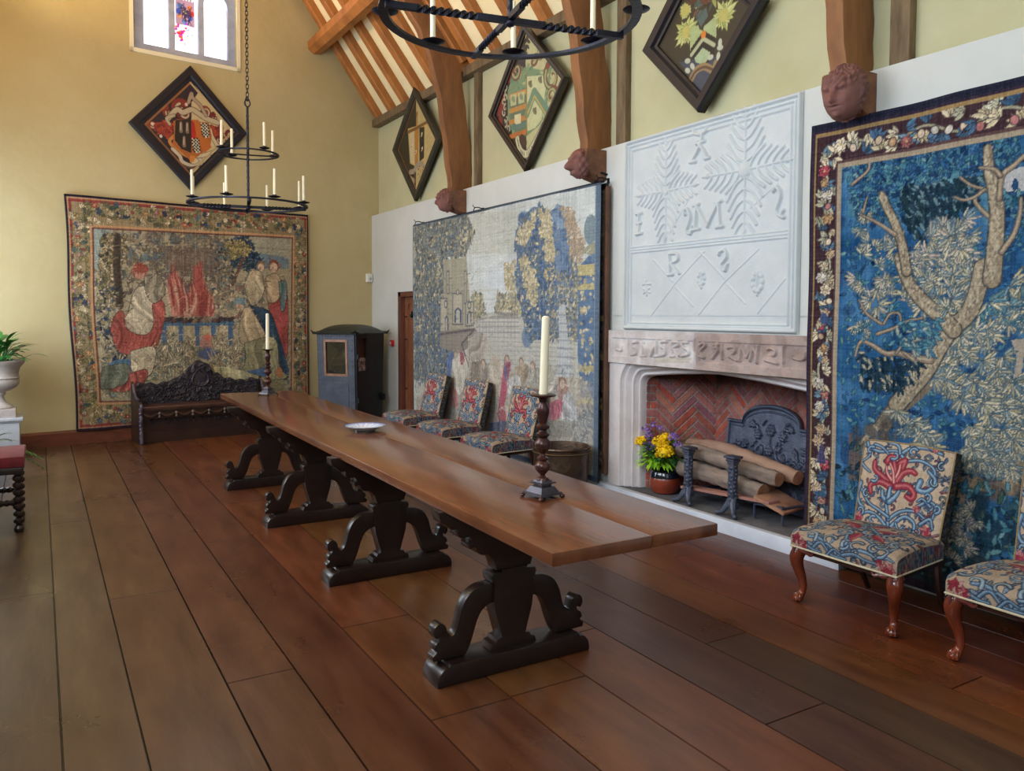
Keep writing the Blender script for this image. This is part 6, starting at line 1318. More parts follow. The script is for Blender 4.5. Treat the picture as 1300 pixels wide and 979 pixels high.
for pts, w, r2 in (([(270, 530), (240, 490), (190, 450), (150, 440)], .010, .006), ([(270, 530), (290, 480), (330, 440), (400, 430)], .009, .006), ([(270, 525), (330, 520), (380, 545), (430, 560)], .009, .005), ([(160, 500), (200, 470), (240, 520), (300, 540)], .008, .005), ([(300, 480), (350, 470), (420, 500), (470, 520)], .009, .006), ([(400, 440), (440, 470), (500, 480), (560, 470)], .009, .005), ([(350, 500), (400, 520), (450, 570)], .008, .005), ([(180, 430), (230, 420), (300, 430)], .008, .005), ([(480, 440), (560, 450), (600, 440)], .008, .005), ([(130, 470), (170, 500), (200, 510)], .008, .005), ([(220, 530), (250, 500), (280, 520)], .006, .004), ([(420, 540), (460, 530), (490, 550)], .006, .004)):
    crewel(cv, S_(*pts), w, (82, 116, 150), NV, (140, 168, 188), r2)
for x, y, r in ((110, 460, .045), (130, 480, .03), (470, 580, .04), (440, 560, .03)):
    c = S_((x, y))[0]
    for k in range(7): a = k*.9; cv.leaf(c[0], c[1], r, r*.6, a, pick([(156, 44, 62), (186, 96, 100), (190, 140, 130)]), (96, 28, 44))
for k in range(46):
    p = (RNG.uniform(.03, WSt-.03), RNG.uniform(LF+.0, LF+LT-.03)); a = RNG.random()*6; crewel(cv, spiral(p[0], p[1], .045, .012, a, a+3.5, 8), .008, pick([(78, 110, 142), (60, 84, 112), (84, 92, 96), (128, 150, 164)]), NV, (150, 172, 188), .004)
for p, a in (((.26, LF+.22), 2.4), ((.36, LF+.26), .4), ((.30, LF+.30), 1.4), ((.40, LF+.18), -.6), ((.22, LF+.28), 2.9), ((.33, LF+.16), -1.4)): cv.leaf(p[0], p[1], .12, .05, a, (150, 50, 66), (96, 30, 48), (176, 96, 104))
cv.rect(0, 0, WSt, .006, (206, 194, 168)); weave(cv, 4, .16, .92); cvSeat = cv
M_gimp = mat('cream_gimp', (206, 194, 166), (186, 172, 142), rough=.8, scale=60, bump=.3); M_mahog = mat('mahogany', (132, 56, 28), (84, 32, 18), rough=.2, scale=5, stretch=(2, 2, .6), coat=.5, bump=.06); M_mahogD = mat('dark_mahogany', (62, 30, 22), (40, 20, 16), rough=.3, scale=6, coat=.2)
def cab_leg(y, s):
    """front cabriole leg with a scrolled knee; s=+1 for the side at larger y"""
    P = smoothpath([(3.665, y, .335), (3.645, y+s*.010, .30), (3.628, y+s*.022, .255), (3.635, y+s*.018, .20), (3.652, y+s*.006, .14), (3.660, y, .085), (3.655, y+s*.003, .055), (3.640, y+s*.010, .03)], 5); n = len(P)
    R = np.interp(np.linspace(0, 1, n), [0, .12, .28, .45, .62, .78, .9, 1], [.034, .038, .040, .031, .023, .0185, .020, .026]); m = MB(); m.tube(P, list(R), 14); return m
def make_chair(lab):
    yc = 2.655; t = thing('side_chair', lab, 'chair', (3.85, yc, 0), 0, 'needlework side chairs along the right wall')
    dome_ = lambda U, V: .016*np.clip(np.sin(PI*np.clip(U/WBk, 0, 1)), 0, 1)**.4*np.clip(np.sin(PI*np.clip(V/HBk, 0, 1)), 0, 1)**.4
    nar = lambda U, V: (U-WBk/2)*(1-.03*np.cos(PI*V/HBk))+WBk/2
    crest = lambda U, V: .010*np.sin(PI*U/WBk)*(V/HBk)
    mb = grid_mb(cvBack, lambda U, V: FBK.O+FBK.U*nar(U, V)[..., None]+FBK.V*(V+crest(U, V))[..., None]+FBK.N*(dome_(U, V)[..., None]), lambda u, v: FBK.O+FBK.U*nar(u, v)[:, None]+FBK.V*(v+crest(u, v))[:, None]-FBK.N*.060, (58, 48, 36), 6, [(60, 54, 46), (40, 50, 70), (96, 84, 70), (50, 46, 40), (70, 84, 100)])  # side palette is the cloth darkened, shade painted into the back's sides
    bk = build('backrest', mb, M_needle, t, angle=60, recalc=False)
    m = MB(); ring = [(0.0, 0), (WBk, 0), (WBk, HBk), (0, HBk)]
    def q(u, v): return tuple(FBK.O+FBK.U*float(nar(np.array(u), np.array(v)))+FBK.V*(v+float(crest(np.array(u), np.array(v))))+FBK.N*.001)
    m.tube([q(0, v) for v in np.linspace(0, HBk, 8)]+[q(u, HBk) for u in np.linspace(.06, WBk-.06, 7)]+[q(WBk, v) for v in np.linspace(HBk, 0, 8)], .0042, 6); build('edge_braid', m, mat('gold_braid', (150, 126, 84), (112, 92, 58), rough=.6, scale=80), bk)
    def spos(U, V):
        u = U-WSt/2; d = V-LF; fr = V < LF
        x = np.where(fr, 3.60+.0*V, 3.60+d); tt = np.clip(d/LT, 0, 1); z = np.where(fr, .315+V, .40+.030*np.sin(PI*np.clip(tt, 0, 1))**.6)
        rr = np.clip(1-np.abs(V-LF)/.02, 0, 1); z = z-.006*rr; x = x+.006*rr
        crown = np.where(fr, 0, .016*np.clip(1-(u/(WSt/2))**2, 0, 1)**.5*np.clip(tt*6, 0, 1)); edge = np.clip((np.abs(u)-(WSt/2-.02))/.02, 0, 1); z = z+crown-.012*edge**2
        wsc = 1-.17*np.where(fr, 0, tt); return np.stack([x-.004*edge*np.where(fr, -1, 0), yc-u*wsc, z], -1)
    def sback(u, v):
        P = spos(u, v); fr = v < LF+.001; P[:, 2] = .318; P[:, 0] = np.where(P[:, 0] < 3.612, 3.612, P[:, 0]); return P
    mb = grid_mb(cvSeat, spos, sback, (92, 82, 66), 7, [(150, 130, 110), (46, 62, 92), (84, 112, 140), (120, 104, 90), (60, 60, 70), (140, 60, 70), (90, 110, 120)]); st = build('seat', mb, M_needle, t, angle=60, recalc=False)
    m = MB(); y0, y1 = yc+WSt/2, yc-WSt/2; yb0, yb1 = yc+WSt*.415, yc-WSt*.415
    m.tube([(4.08, yb0, .318), (3.602, y0, .318), (3.597, (y0+y1)/2, .318), (3.602, y1, .318), (4.08, yb1, .318)], .0055, 6); build('gimp_edging', m, M_gimp, st)
    m = MB(); m.prism([(3.625, y0-.02), (3.625, y1+.02), (4.12, yb1+.01), (4.12, yb0-.01)], (0, 0, .285), (1, 0, 0), (0, 1, 0), (0, 0, 1), .034); build('seat_rail', m, M_mahogD, t)
    for s, y in ((1, y0-.045), (-1, y1+.045)):
        lg = build('leg', cab_leg(y, s), M_mahog, t)
        m = MB(); m.ball((3.636, y+s*.012, .022), .027, 14, 8, (1.15, 1, .80))
        for k in range(4): a = PI+(-.9+.6*k); m.tube(smoothpath([(3.652, y, .05), (3.640+.022*math.cos(a), y+s*.010+.022*math.sin(a), .042), (3.636+.030*math.cos(a), y+s*.012+.030*math.sin(a), .014)], 3), .006, 6)
        build('claw_foot', m, M_mahog, lg)
        m = MB(); c = (3.62, y+s*.02, .29)
        for (dx, dy, r) in ((0, 0, .030), (.004, -s*.055, .020), (.055, s*.004, .020)): m.ball((c[0]+dx, c[1]+dy, c[2]+.004), r, 10, 7, (.8, .9, .75))
        m.tube(smoothpath([(3.612, y-s*.005, .308), (3.612, y-s*.05, .300), (3.614, y-s*.085, .290), (3.616, y-s*.095, .305)], 4), [.014]*4+[.011]*4+[.008]*5, 7); m.tube(smoothpath([(3.60, y+s*.02, .312), (3.597, y+s*.022, .28), (3.604, y+s*.024, .245)], 4), .010, 7)
        build('carved_knee', m, mat('waxed_knee', (120, 66, 60), (86, 40, 36), rough=.18, scale=9, coat=.6), lg)
        P = smoothpath([(4.085, yc+s*.235, .31), (4.10, yc+s*.235, .2), (4.13, yc+s*.235, .10), (4.185, yc+s*.235, .0)], 4); m = MB(); m.tube(P, [.022]*4+[.019]*4+[.016]*5, 8); build('leg', m, M_mahogD, t)
    return t
ch1 = make_chair('needlework side chair fully in view in front of the blue tapestry, right of the fireplace')
dup(ch1, (3.85, 1.77, 0), label='needlework side chair cut off by the right edge of the photo')
dup(ch1, (3.81, 6.64, 0), label='needlework side chair beside the copper log bin, behind the table')
dup(ch1, (3.81, 7.70, 0), label='needlework side chair in the middle of the row of three behind the table')
dup(ch1, (3.81, 8.72, 0), label='needlework side chair next to the oak door, farthest of the row behind the table')

# ------------------------------------------------------------------ copper log bin
lb = thing('log_bin', 'round embossed dark copper bin behind the table, at the right foot of the park tapestry', 'bin', (3.955, 5.77, 0))
c = (3.955, 5.77, 0); m = MB()
def wob(a, z): return .018*math.exp(-((z-.27)/.08)**2)*(.5+.5*math.sin(a*14+3*math.sin(z*40)))*(1 if .15 < z < .38 else 0)+.004*math.sin(a*31)*math.sin(z*60)
m.lathe([(.225, 0), (.232, .01)]+[(.232+.012*i/20, .02+.40*i/20) for i in range(21)]+[(.252, .43), (.256, .44), (.252, .45), (.243, .446), (.240, .43), (.236, .2), (.228, .03), (.001, .03)], c, 120, close=False, wob=wob); build('body', m, mat('embossed_copper', (104, 84, 68), (66, 54, 48), rough=.38, metal=.7, scale=7, bump=.35, bscale=40), lb)
m = MB(); m.lathe([(.236, .040), (.001, .045)], c, 40, close=False); 
for z in (.025, .40): m.lathe([(.250, z-.006), (.256, z), (.250, z+.006)], c, 60, close=False)
build('rolled_bands', m, mat('dull_brass', (112, 92, 66), rough=.4, metal=.7), lb)

# ------------------------------------------------------------------ chandeliers
def torus_band(m, c, R, w, h, seg=64):
    m.sweep([(c[0]+R*math.cos(2*PI*k/seg), c[1]+R*math.sin(2*PI*k/seg), c[2]) for k in range(seg)], [(-w/2, -h/2), (w/2, -h/2), (w/2, h/2), (-w/2, h/2)], closed=True)
def twistbar(m, a, b, w, t0=.25, t1=.75):
    a, b = Vector(a), Vector(b); d = (b-a).normalized(); s = d.cross(Vector((0, 0, 1))).normalized(); n = s.cross(d); N = 60; P = []
    for i in range(N+1):
        t = i/N; tw = 0 if t < t0 else (1 if t > t1 else (t-t0)/(t1-t0)); an = tw*PI*4+PI/4
        for k in range(4): an2 = an+k*PI/2; P.append(a+(b-a)*t+s*math.cos(an2)*w*.707+n*math.sin(an2)*w*.707)
    m.add(P, [(i*4+k, i*4+(k+1) % 4, (i+1)*4+(k+1) % 4, (i+1)*4+k) for i in range(N) for k in range(4)]+[(3, 2, 1, 0), tuple(N*4+k for k in range(4))])
M_blk = mat('black_wrought_iron', (24, 24, 34), (38, 40, 56), rough=.42, metal=.5, scale=16, bump=.25, bscale=50)
R1, R2, ZU = .575, .295, .535
def make_chandelier(x, y, z, lab):
    t = thing('chandelier', lab, 'chandelier', (x, y, z), 0, 'black iron ring chandeliers'); c = (x, y, z)
    m = MB(); torus_band(m, (x, y, z+.020), R1, .044, .014); build('lower_ring', m, M_blk, t)
    m = MB(); torus_band(m, (x, y, z+ZU+.004), R2, .030, .011, 48); build('upper_ring', m, M_blk, t)
    for k in range(2):
        a = (79+90*k)*D2R; m = MB(); dx, dy = math.cos(a), math.sin(a)
        twistbar(m, (x-dx*R1, y-dy*R1, z+(.0 if k else .012)), (x-dx*.02, y-dy*.02, z+(.0 if k else .012)), .027); twistbar(m, (x+dx*.02, y+dy*.02, z+(.0 if k else .012)), (x+dx*R1, y+dy*R1, z+(.0 if k else .012)), .027); m.box((x, y, z+(.0 if k else .012)), (.06, .027, .027), rz=a); build('cross_bar', m, M_blk, t, smooth=False)
        m = MB(); m.tube([(x-dx*R2, y-dy*R2, z+ZU), (x-dx*.1, y-dy*.1, z+ZU-.004), (x+dx*.1, y+dy*.1, z+ZU-.004), (x+dx*R2, y+dy*R2, z+ZU)], .008, 6); build('cross_bar', m, M_blk, t)
    m = MB(); twistbar(m, (x, y, z-.01), (x, y, z+1.0), .020, .1, .95) if False else m.tube([(x, y, z-.015), (x, y, z+1.02)], .0125, 8)
    P = []
    for s in (0, PI): m.tube([(x+.012*math.cos(q*5+s), y+.012*math.sin(q*5+s), z+.05+q*.1) for q in np.arange(0, 9.2, .25)], .0045, 5)
    m.ball((x, y, z-.01), .026, 12, 8, (1, 1, .7)); build('centre_rod', m, M_blk, t)
    m = MB(); m.tube([(x+.028*math.cos(a), y, z+1.055+.035*math.sin(a)) for a in np.linspace(0, 2*PI, 17)[:-1]], .007, 6, closed=True); m.tube(smoothpath([(x, y, z+1.0), (x-.022, y, z+1.06), (x-.005, y, z+1.12), (x+.022, y, z+1.08)], 4), .006, 6); build('hook', m, M_blk, t)
    m = MB(); zz = z+1.075; zt_ = 7.7; k = 0
    while zz < zt_:
        L = .052; w = .014; pts = [(w*math.cos(a), (L*.5-w)*(1 if math.sin(a) > 0 else -1)+w*math.sin(a)) for a in np.linspace(.001, 2*PI+.001, 13)[:-1]]; hz = .2 if k % 2 else PI/2+.2
        m.tube([(x+p[0]*math.cos(hz), y+p[0]*math.sin(hz), zz+L*.5+p[1]) for p in pts], .0042, 5, closed=True); zz += L-.011; k += 1
    build('chain', m, M_blk, t)
    pans = []
    for (R, zr, n, a0) in ((R1, z+.035, 8, 12.5), (R2, z+ZU+.017, 4, 20)):
        for k in range(n):
            a = (a0+360/n*k)*D2R; px_, py_ = x+R*math.cos(a), y+R*math.sin(a); m = MB(); s = 1. if R == R1 else .85
            m.lathe([(.001, zr), (.03*s, zr+.001), (.058*s, zr+.010), (.062*s, zr+.013), (.056*s, zr+.016), (.028*s, zr+.006), (.020, zr+.006), (.020, zr+.030), (.0165, zr+.030), (.0165, zr+.012), (.001, zr+.012)], (px_, py_, 0), 20, close=False); build('drip_pan', m, M_blk, t); pans.append((px_, py_, zr+.012, R == R1))
    return t, pans
def fit_candles(pans, grp, who, z):
    proto = None
    for i, (px_, py_, pz, low) in enumerate(pans):
        L = .265*(1+RNG.normal(0, .03)); L = L if low else L*1.0
        tl = (RNG.normal(0, .012), RNG.normal(0, .012)); 
        ring = 'lower' if low else 'upper'; lab = 'slim white candle on the %s ring of the %s chandelier' % (ring, who)
        candle('c', (px_, py_, pz), L, .0145, lab, '%s (%s ring)' % (grp, ring), tl)
_, pf = make_chandelier(1.88, 8.46, 2.70, 'complete two-ring black iron chandelier hanging on a chain before the end wall')
_, pn = make_chandelier(1.88, 3.18, 2.945, 'large near black iron chandelier ring cut off by the top edge of the photo')
fit_candles(pf, 'candles of the far chandelier', 'far', 0); fit_candles(pn, 'candles of the near chandelier', 'near', 0)

# ------------------------------------------------------------------ carved settle below the end tapestry
nb = FE.N; OB = FE.w(1.0, 0, .0); FBn = Frame(FE.w(1.005, 0, .12), FE.U, (0, 0, 1)); WB_ = 1.60
M_setl = mat('settle_oak', (52, 34, 28), (30, 20, 18), rough=.4, scale=7, bump=.2, coat=.15); M_carv = mat('carved_black', (62, 54, 62), (34, 28, 34), rough=.38, scale=12, bump=.2)
st = thing('carved_settle', 'low black settle with a heavily carved crested back, under the end wall tapestry', 'bench', tuple(FBn.w(WB_/2, 0, 0)))
def fbx2(mb, u0, u1, z0, z1, d0, d1):
    P = [FBn.w(u, z, d) for u in (u0, u1) for z in (z0, z1) for d in (d0, d1)]; return mb.add(P, [(0, 1, 3, 2), (4, 6, 7, 5), (0, 4, 5, 1), (2, 3, 7, 6), (0, 2, 6, 4), (1, 5, 7, 3)])
m = MB(); m.prism([(0, .425), (WB_, .425), (WB_, .455), (0, .455)], FBn.w(0, 0, 0), FBn.U, FBn.V, FBn.N, .40, bev=.008); build('seat', m, mat('settle_seat', (92, 58, 42), (60, 38, 30), rough=.32, scale=5, coat=.3), st)
cv = Canvas(WB_-.04, .52, .0055, (0,), chan=1); wc = cv.w/2
tp = lambda u: .26+.075*np.exp(-((np.abs(u-wc)-.21)/.07)**2)+.20*np.sqrt(np.clip(1-((u-wc)/.17)**2, 0, 1))+.06*np.exp(-((u-wc)/.33)**2)+.020*np.sin(u*31)*np.cos(u*13)
for k in range(330):
    x, y, a = RNG.uniform(.01, cv.w-.01), RNG.uniform(.02, .50), RNG.random()*6
    if abs(x-wc) < .09 and .22 < y < .42: continue
    P = spiral(x, y, .032, .008, a, a+RNG.choice([-1, 1])*4, 8); cv.stroke(P, .011, .03, mode='dome', r2=.006)
for k in range(9): cv.stroke([(wc-.10+.025*k, .16), (wc-.06+.015*k, .36)], .006, .02, mode='dome')
cv.ell(wc, .30, .07, .09, .02, mode='dome'); cv.stroke(spiral(wc, .30, .105, .105, 0, 6.3, 24), .014, .04, mode='dome')
hb = cv.a[..., 0]
build('carved_back', grid_mb(cv, lambda U, V: FBn.O+FBn.U*(U[..., None]+.02)+FBn.V*((.455+(V/.52)*tp(U))[..., None])+FBn.N*((.035+hb)[..., None]), lambda u, v: FBn.O+FBn.U*(u[:, None]+.02)+FBn.V*((.455+(v/.52)*tp(u))[:, None])+FBn.N*.005), M_carv, st, angle=180, recalc=False)
side = smoothpath([(0, 0), (.0, .69), (.03, .71), (.07, .68), (.10, .60), (.20, .54), (.33, .52), (.41, .50), (.425, .46), (.41, .42), (.395, .36), (.41, .30), (.39, .20), (.41, .10), (.42, 0)], 3)
for u0, d in ((-.035, .035), (WB_, .035)):
    m = MB(); m.prism(side, FBn.w(u0, 0, .0), FBn.N, FBn.V, FBn.U, d, bev=.006); e = build('end_panel', m, M_setl, st)
    m = MB(); m.tube([tuple(FBn.w(u0+d/2, z, dd+.004)) for dd, z in smoothpath([(.425, .49), (.43, .45), (.41, .40), (.40, .35), (.415, .30), (.395, .22), (.415, .12), (.42, .01)], 4)], .020, 8)
    m.tube([tuple(FBn.w(u0+d/2, z, dd)) for dd, z in smoothpath([(.02, .70), (.06, .695), (.10, .62), (.18, .56), (.28, .54)], 4)], .016, 8)
    for k in range(8): m.ball(tuple(FBn.w(u0+d/2-.01, .08+.05*k, .415)), .018, 8, 6)
    build('carved_edge', m, mat('sheen_edge', (96, 88, 104), (60, 52, 62), rough=.3, scale=14, bump=.3), e)  # grey-blue colour paints a reflection onto the carved edge
m = MB(); fbx2(m, 0, WB_, .405, .428, .375, .41); fbx2(m, 0, WB_, .30, .405, .355, .375)
for k in range(8):
    u0 = k*WB_/8; L = WB_/8; m.tube([tuple(FBn.w(u0+L*t, .385-.055*math.sin(PI*t), .385+.012*math.sin(PI*t))) for t in np.linspace(0, 1, 9)], [.006, .012, .016, .018, .019, .018, .016, .012, .006], 7)
build('festoon_apron', m, mat('apron_oak', (70, 44, 32), (44, 28, 22), rough=.35, scale=8, coat=.2), st)
for k in range(1, 8):
    m = MB(); u0 = k*WB_/8; m.ball(tuple(FBn.w(u0, .365, .395)), .020, 10, 7, (1, 1, 1.1)); m.tube([tuple(FBn.w(u0, .35, .392)), tuple(FBn.w(u0, .32, .388))], [.010, .018], 8); build('tassel_knob', m, mat('worn_knob', (120, 106, 100), (90, 74, 66), rough=.3), st)
m = MB(); fbx2(m, 0, WB_, .02, .30, .30, .32); fbx2(m, 0, WB_, .0, .14, .31, .335); build('front_board', m, mat('settle_front', (58, 34, 26), (36, 22, 18), rough=.4, scale=5), st)
m = MB()
for k in range(36): u0 = .06+RNG.random()*(WB_-.12); m.ball(tuple(FBn.w(u0, .235+RNG.random()*.05, .322)), .018, 7, 5, (1, 1, .8))
build('carved_frieze', m, M_carv, st)

# ------------------------------------------------------------------ sedan chair in the corner
sd = thing('sedan_chair', 'old black leather sedan chair with a glazed door, in the corner beside the oak door', 'sedan chair', (3.80, 10.78, 0))
P0 = np.array([3.69, 10.36]); r_ = np.array([.80, .60]); l_ = np.array([-.60, .80]); WSd, DSd = .72, .60
def sp(a, b, z): q = P0+r_*a+l_*b; return (float(q[0]), float(q[1]), z)
M_leath = mat('worn_grey_leather', (84, 92, 108), (46, 52, 66), rough=.5, scale=9, bump=.5, bscale=40, contrast=.9); M_blkl = mat('black_leather', (26, 27, 32), (16, 17, 20), rough=.5, scale=6, bump=.2); M_gild = mat('gilt_frame', (170, 128, 104), (130, 92, 70), rough=.4, scale=12)
def tap(a, b, z): k = (1.34-z)/1.2; return sp(a+(.5*WSd-a)*.06*k*2, b+(.5*DSd-b)*.02*k, z)      # narrows downwards
def quadbox(mb, pts, thick, nrm):
    n = Vector(nrm).normalized()*thick; P = [Vector(p) for p in pts]; mb.add([tuple(p) for p in P]+[tuple(p+n) for p in P], [(0, 1, 2, 3), (7, 6, 5, 4), (0, 4, 5, 1), (1, 5, 6, 2), (2, 6, 7, 3), (3, 7, 4, 0)])
nL_ = (-r_[0], -r_[1], 0); nR_ = (-l_[0], -l_[1], 0)       # outward normals of the glazed door face (a=0) and of the black side (b=0)
m = MB(); Z0, Z1 = .12, 1.33
def dface(mb, b0, b1, z0, z1, off=0., th=.02): quadbox(mb, [tap(0, b0, z0), tap(0, b1, z0), tap(0, b1, z1), tap(0, b0, z1)], th, nL_) if off == 0 else quadbox(mb, [tuple(np.array(tap(0, b, z))+np.array(nL_)*off) for b, z in ((b0, z0), (b1, z0), (b1, z1), (b0, z1))], th, nL_)
def sface(mb, a0, a1, z0, z1, off=0., th=.02): quadbox(mb, [tuple(np.array(tap(a, 0, z))+np.array(nR_)*off) for a, z in ((a0, z0), (a1, z0), (a1, z1), (a0, z1))], th, nR_)
wz0, wz1, wb0, wb1 = .76, 1.24, .12, .48
dface(m, 0, DSd, Z0, wz0); dface(m, 0, DSd, wz1, Z1); dface(m, 0, wb0, wz0, wz1); dface(m, wb1, DSd, wz0, wz1); dface(m, .10, DSd-.10, .30, .66, .02, .006)
build('leather_door', m, M_leath, sd, smooth=False)
m = MB()
for (b0, b1, z0, z1) in ((wb0-.012, wb0+.018, wz0-.01, wz1+.01), (wb1-.018, wb1+.012, wz0-.01, wz1+.01), (wb0, wb1, wz0-.012, wz0+.02), (wb0, wb1, wz1-.02, wz1+.012)): dface(m, b0, b1, z0, z1, .018, .012)
wf = build('window_surround', m, M_gild, sd, smooth=False)
m = MB(); dface(m, wb0, wb1, wz0, wz1, .002, .004); build('glass', m, mat('old_glass', (120, 118, 104), rough=.04, metal=.85), wf, smooth=False)
m = MB()
for i in range(16):
    for b in (.03, DSd-.03): m.ball(tuple(np.array(tap(0, b, .2+i*.07))+np.array(nL_)*.022), .009, 6, 4)
for i in range(12): m.ball(tuple(np.array(tap(0, .04+i*.047, 1.30))+np.array(nL_)*.022), .009, 6, 4)
build('nail_heads', m, mat('dull_nails', (116, 116, 128), rough=.4, metal=.6), sd)
m = MB(); sw0, sw1 = .05, .27
sface(m, 0, WSd, Z0, .82); sface(m, 0, sw0, .82, 1.27); sface(m, sw1, WSd, .82, 1.27); sface(m, 0, WSd, 1.27, Z1)
quadbox(m, [tap(WSd, 0, Z0), tap(WSd, DSd, Z0), tap(WSd, DSd, Z1), tap(WSd, 0, Z1)], .02, (r_[0], r_[1], 0)); quadbox(m, [tap(0, DSd, Z0), tap(WSd, DSd, Z0), tap(WSd, DSd, Z1), tap(0, DSd, Z1)], .02, (l_[0], l_[1], 0))
quadbox(m, [tap(0, 0, Z0), tap(WSd, 0, Z0), tap(WSd, DSd, Z0), tap(0, DSd, Z0)], .03, (0, 0, -1)); quadbox(m, [tap(0, 0, Z1), tap(WSd, 0, Z1), tap(WSd, DSd, Z1), tap(0, DSd, Z1)], .01, (0, 0, 1))
build('body', m, M_blkl, sd, smooth=False)
m = MB(); quadbox(m, [tap(sw0-.04, .02, 1.0), tap(sw1+.3, .04, 1.0), tap(sw1+.3, .04, 1.3), tap(sw0-.04, .02, 1.3)], .01, (l_[0], l_[1], 0)); build('inner_blind', m, mat('brown_silk', (96, 56, 40), (64, 38, 30), rough=.6), sd, smooth=False)
m = MB(); quadbox(m, [tap(sw0-.03, .015, .80), tap(sw1+.1, .02, .80), tap(sw1+.1, .02, 1.0), tap(sw0-.03, .015, 1.0)], .01, (l_[0], l_[1], 0)); build('patterned_lining', m, mat('patterned_silk', (196, 170, 166), (60, 40, 44), rough=.7, scale=22, contrast=.25), sd, smooth=False)
# domed roof
NX, NY = 22, 22; P = []; F = []
for i in range(NX+1):
    for j in range(NY+1):
        a = -.04+(WSd+.08)*i/NX; b = -.04+(DSd+.08)*j/NY; sx, sy = 2*i/NX-1, 2*j/NY-1; z = 1.345+.115*(max(0, 1-abs(sx)**3.2)**.8)*(max(0, 1-abs(sy)**3.2)**.8); c_ = max(0, abs(sx)+abs(sy)-1.75)*.12; P.append((*sp(a, b, 0)[:2], z+c_))
for i in range(NX):
    for j in range(NY): F.append((i*(NY+1)+j, (i+1)*(NY+1)+j, (i+1)*(NY+1)+j+1, i*(NY+1)+j+1))
m = MB(); m.add(P, F); m.sweep([sp(-.03, -.03, 1.335), sp(WSd+.03, -.03, 1.335), sp(WSd+.03, DSd+.03, 1.335), sp(-.03, DSd+.03, 1.335)], [(-.02, -.012), (.02, -.012), (.026, .006), (.0, .016), (-.02, .012)], closed=True)
for a, b, da, db in ((0, 0, -1, -1), (WSd, 0, 1, -1), (0, DSd, -1, 1), (WSd, DSd, 1, 1)): m.tube([sp(a+da*.02, b+db*.02, 1.34), sp(a+da*.05, b+db*.05, 1.352), sp(a+da*.072, b+db*.072, 1.385)], [.018, .013, .004], 7)
build('domed_roof', m, mat('roof_leather', (44, 50, 46), (28, 32, 32), rough=.42, scale=8, bump=.2), sd, angle=50)
m = MB()
for z in (.42, 1.02): m.box(tuple(np.array(tap(0.02, -.0, z))+np.array(nR_)*.03), (.03, .04, .07), rz=.64)
m.box(tuple(np.array(tap(WSd-.03, 0, .42))+np.array(nR_)*.04), (.05, .05, .09), rz=.64); build('pole_bracket', m, M_iron, sd)
for a, b in ((.06, .05), (WSd-.07, .05), (.06, DSd-.06), (WSd-.07, DSd-.06)):
    m = MB(); q = tap(a, b, .1); m.box((q[0], q[1], .05), (.05, .05, .10), rz=.64, bev=.006); build('foot', m, M_leg, sd)

# ------------------------------------------------------------------ urn on a pedestal, plants, stool at the left edge
M_urn = mat('urn_stone', (206, 200, 196), (170, 160, 154), rough=.75, scale=5, bump=.25); UX, UY = -.40, 10.38
pd_ = thing('stone_pedestal', 'square pale stone pedestal under the urn at the left edge', 'pedestal', (UX, UY, 0)); m = MB(); m.box((UX, UY, .05), (.50, .42, .10), bev=.012); m.box((UX, UY, .245), (.40, .36, .31), bev=.006); m.box((UX, UY, .435), (.47, .41, .035), bev=.008); m.box((UX, UY, .415), (.43, .38, .03), bev=.006)
build('shaft', m, mat('pedestal_stone', (196, 202, 212), (172, 178, 190), rough=.75, scale=4, bump=.2), pd_)
ur = thing('garden_urn', 'round pale stone urn on the pedestal at the left edge', 'urn', (UX, UY, .4525)); m = MB(); m.box((UX, UY, .50), (.34, .34, .095), bev=.008); build('plinth', m, M_urn, ur)
m = MB(); m.lathe([(.14, .548), (.145, .56), (.13, .58), (.085, .61), (.062, .65), (.058, .685), (.072, .70), (.078, .715), (.07, .73), (.12, .745), (.175, .775), (.205, .815), (.21, .85), (.205, .875), (.218, .885), (.205, .90), (.20, .93), (.215, .99), (.245, 1.03), (.262, 1.05), (.265, 1.068), (.25, 1.078), (.232, 1.068), (.22, 1.03), (.001, 1.02)], (UX, UY, 0), 56, close=False); build('bowl', m, M_urn, ur)
pl = thing('peace_lily', 'glossy green leafy plant growing out of the stone urn', 'plant', (UX, UY, 1.03)); m = MB()
for k in range(90):
    a = RNG.random()*2*PI; e = RNG.uniform(.35, 1.45); d = Vector((math.cos(a)*math.cos(e), math.sin(a)*math.cos(e), math.sin(e))); s0 = Vector((UX+.1*math.cos(a)*RNG.random(), UY+.1*math.sin(a)*RNG.random(), 1.04)); L = RNG.uniform(.10, .27); p = s0+d*L; m.tube([tuple(s0), tuple(p)], .004, 5); leafmesh(m, p, d+Vector((math.cos(a)*.5, math.sin(a)*.5, -.1)), RNG.uniform(.16, .26), .075, .35, 7)
build('leaves', m, mat('lily_leaf', (60, 126, 52), (34, 86, 36), rough=.28, scale=6), pl, recalc=False)
m = MB(); m.lathe([(.001, 1.035), (.215, 1.03)], (UX, UY, 0), 30, close=False); build('soil', m, MATS['soil'], pl)
PX_, PY_ = -.52, 8.85
pp = thing('potted_palm', 'arching green palm fronds and broad leaves behind the red stool at the left edge', 'plant', (PX_, PY_, 0)); m = MB(); m.lathe([(.10, 0), (.13, .01), (.16, .14), (.175, .26), (.18, .28), (.165, .28), (.15, .25), (.001, .25)], (PX_, PY_, 0), 30, close=False); build('pot', m, mat('pot_dark', (70, 50, 44), rough=.5), pp)
m = MB()
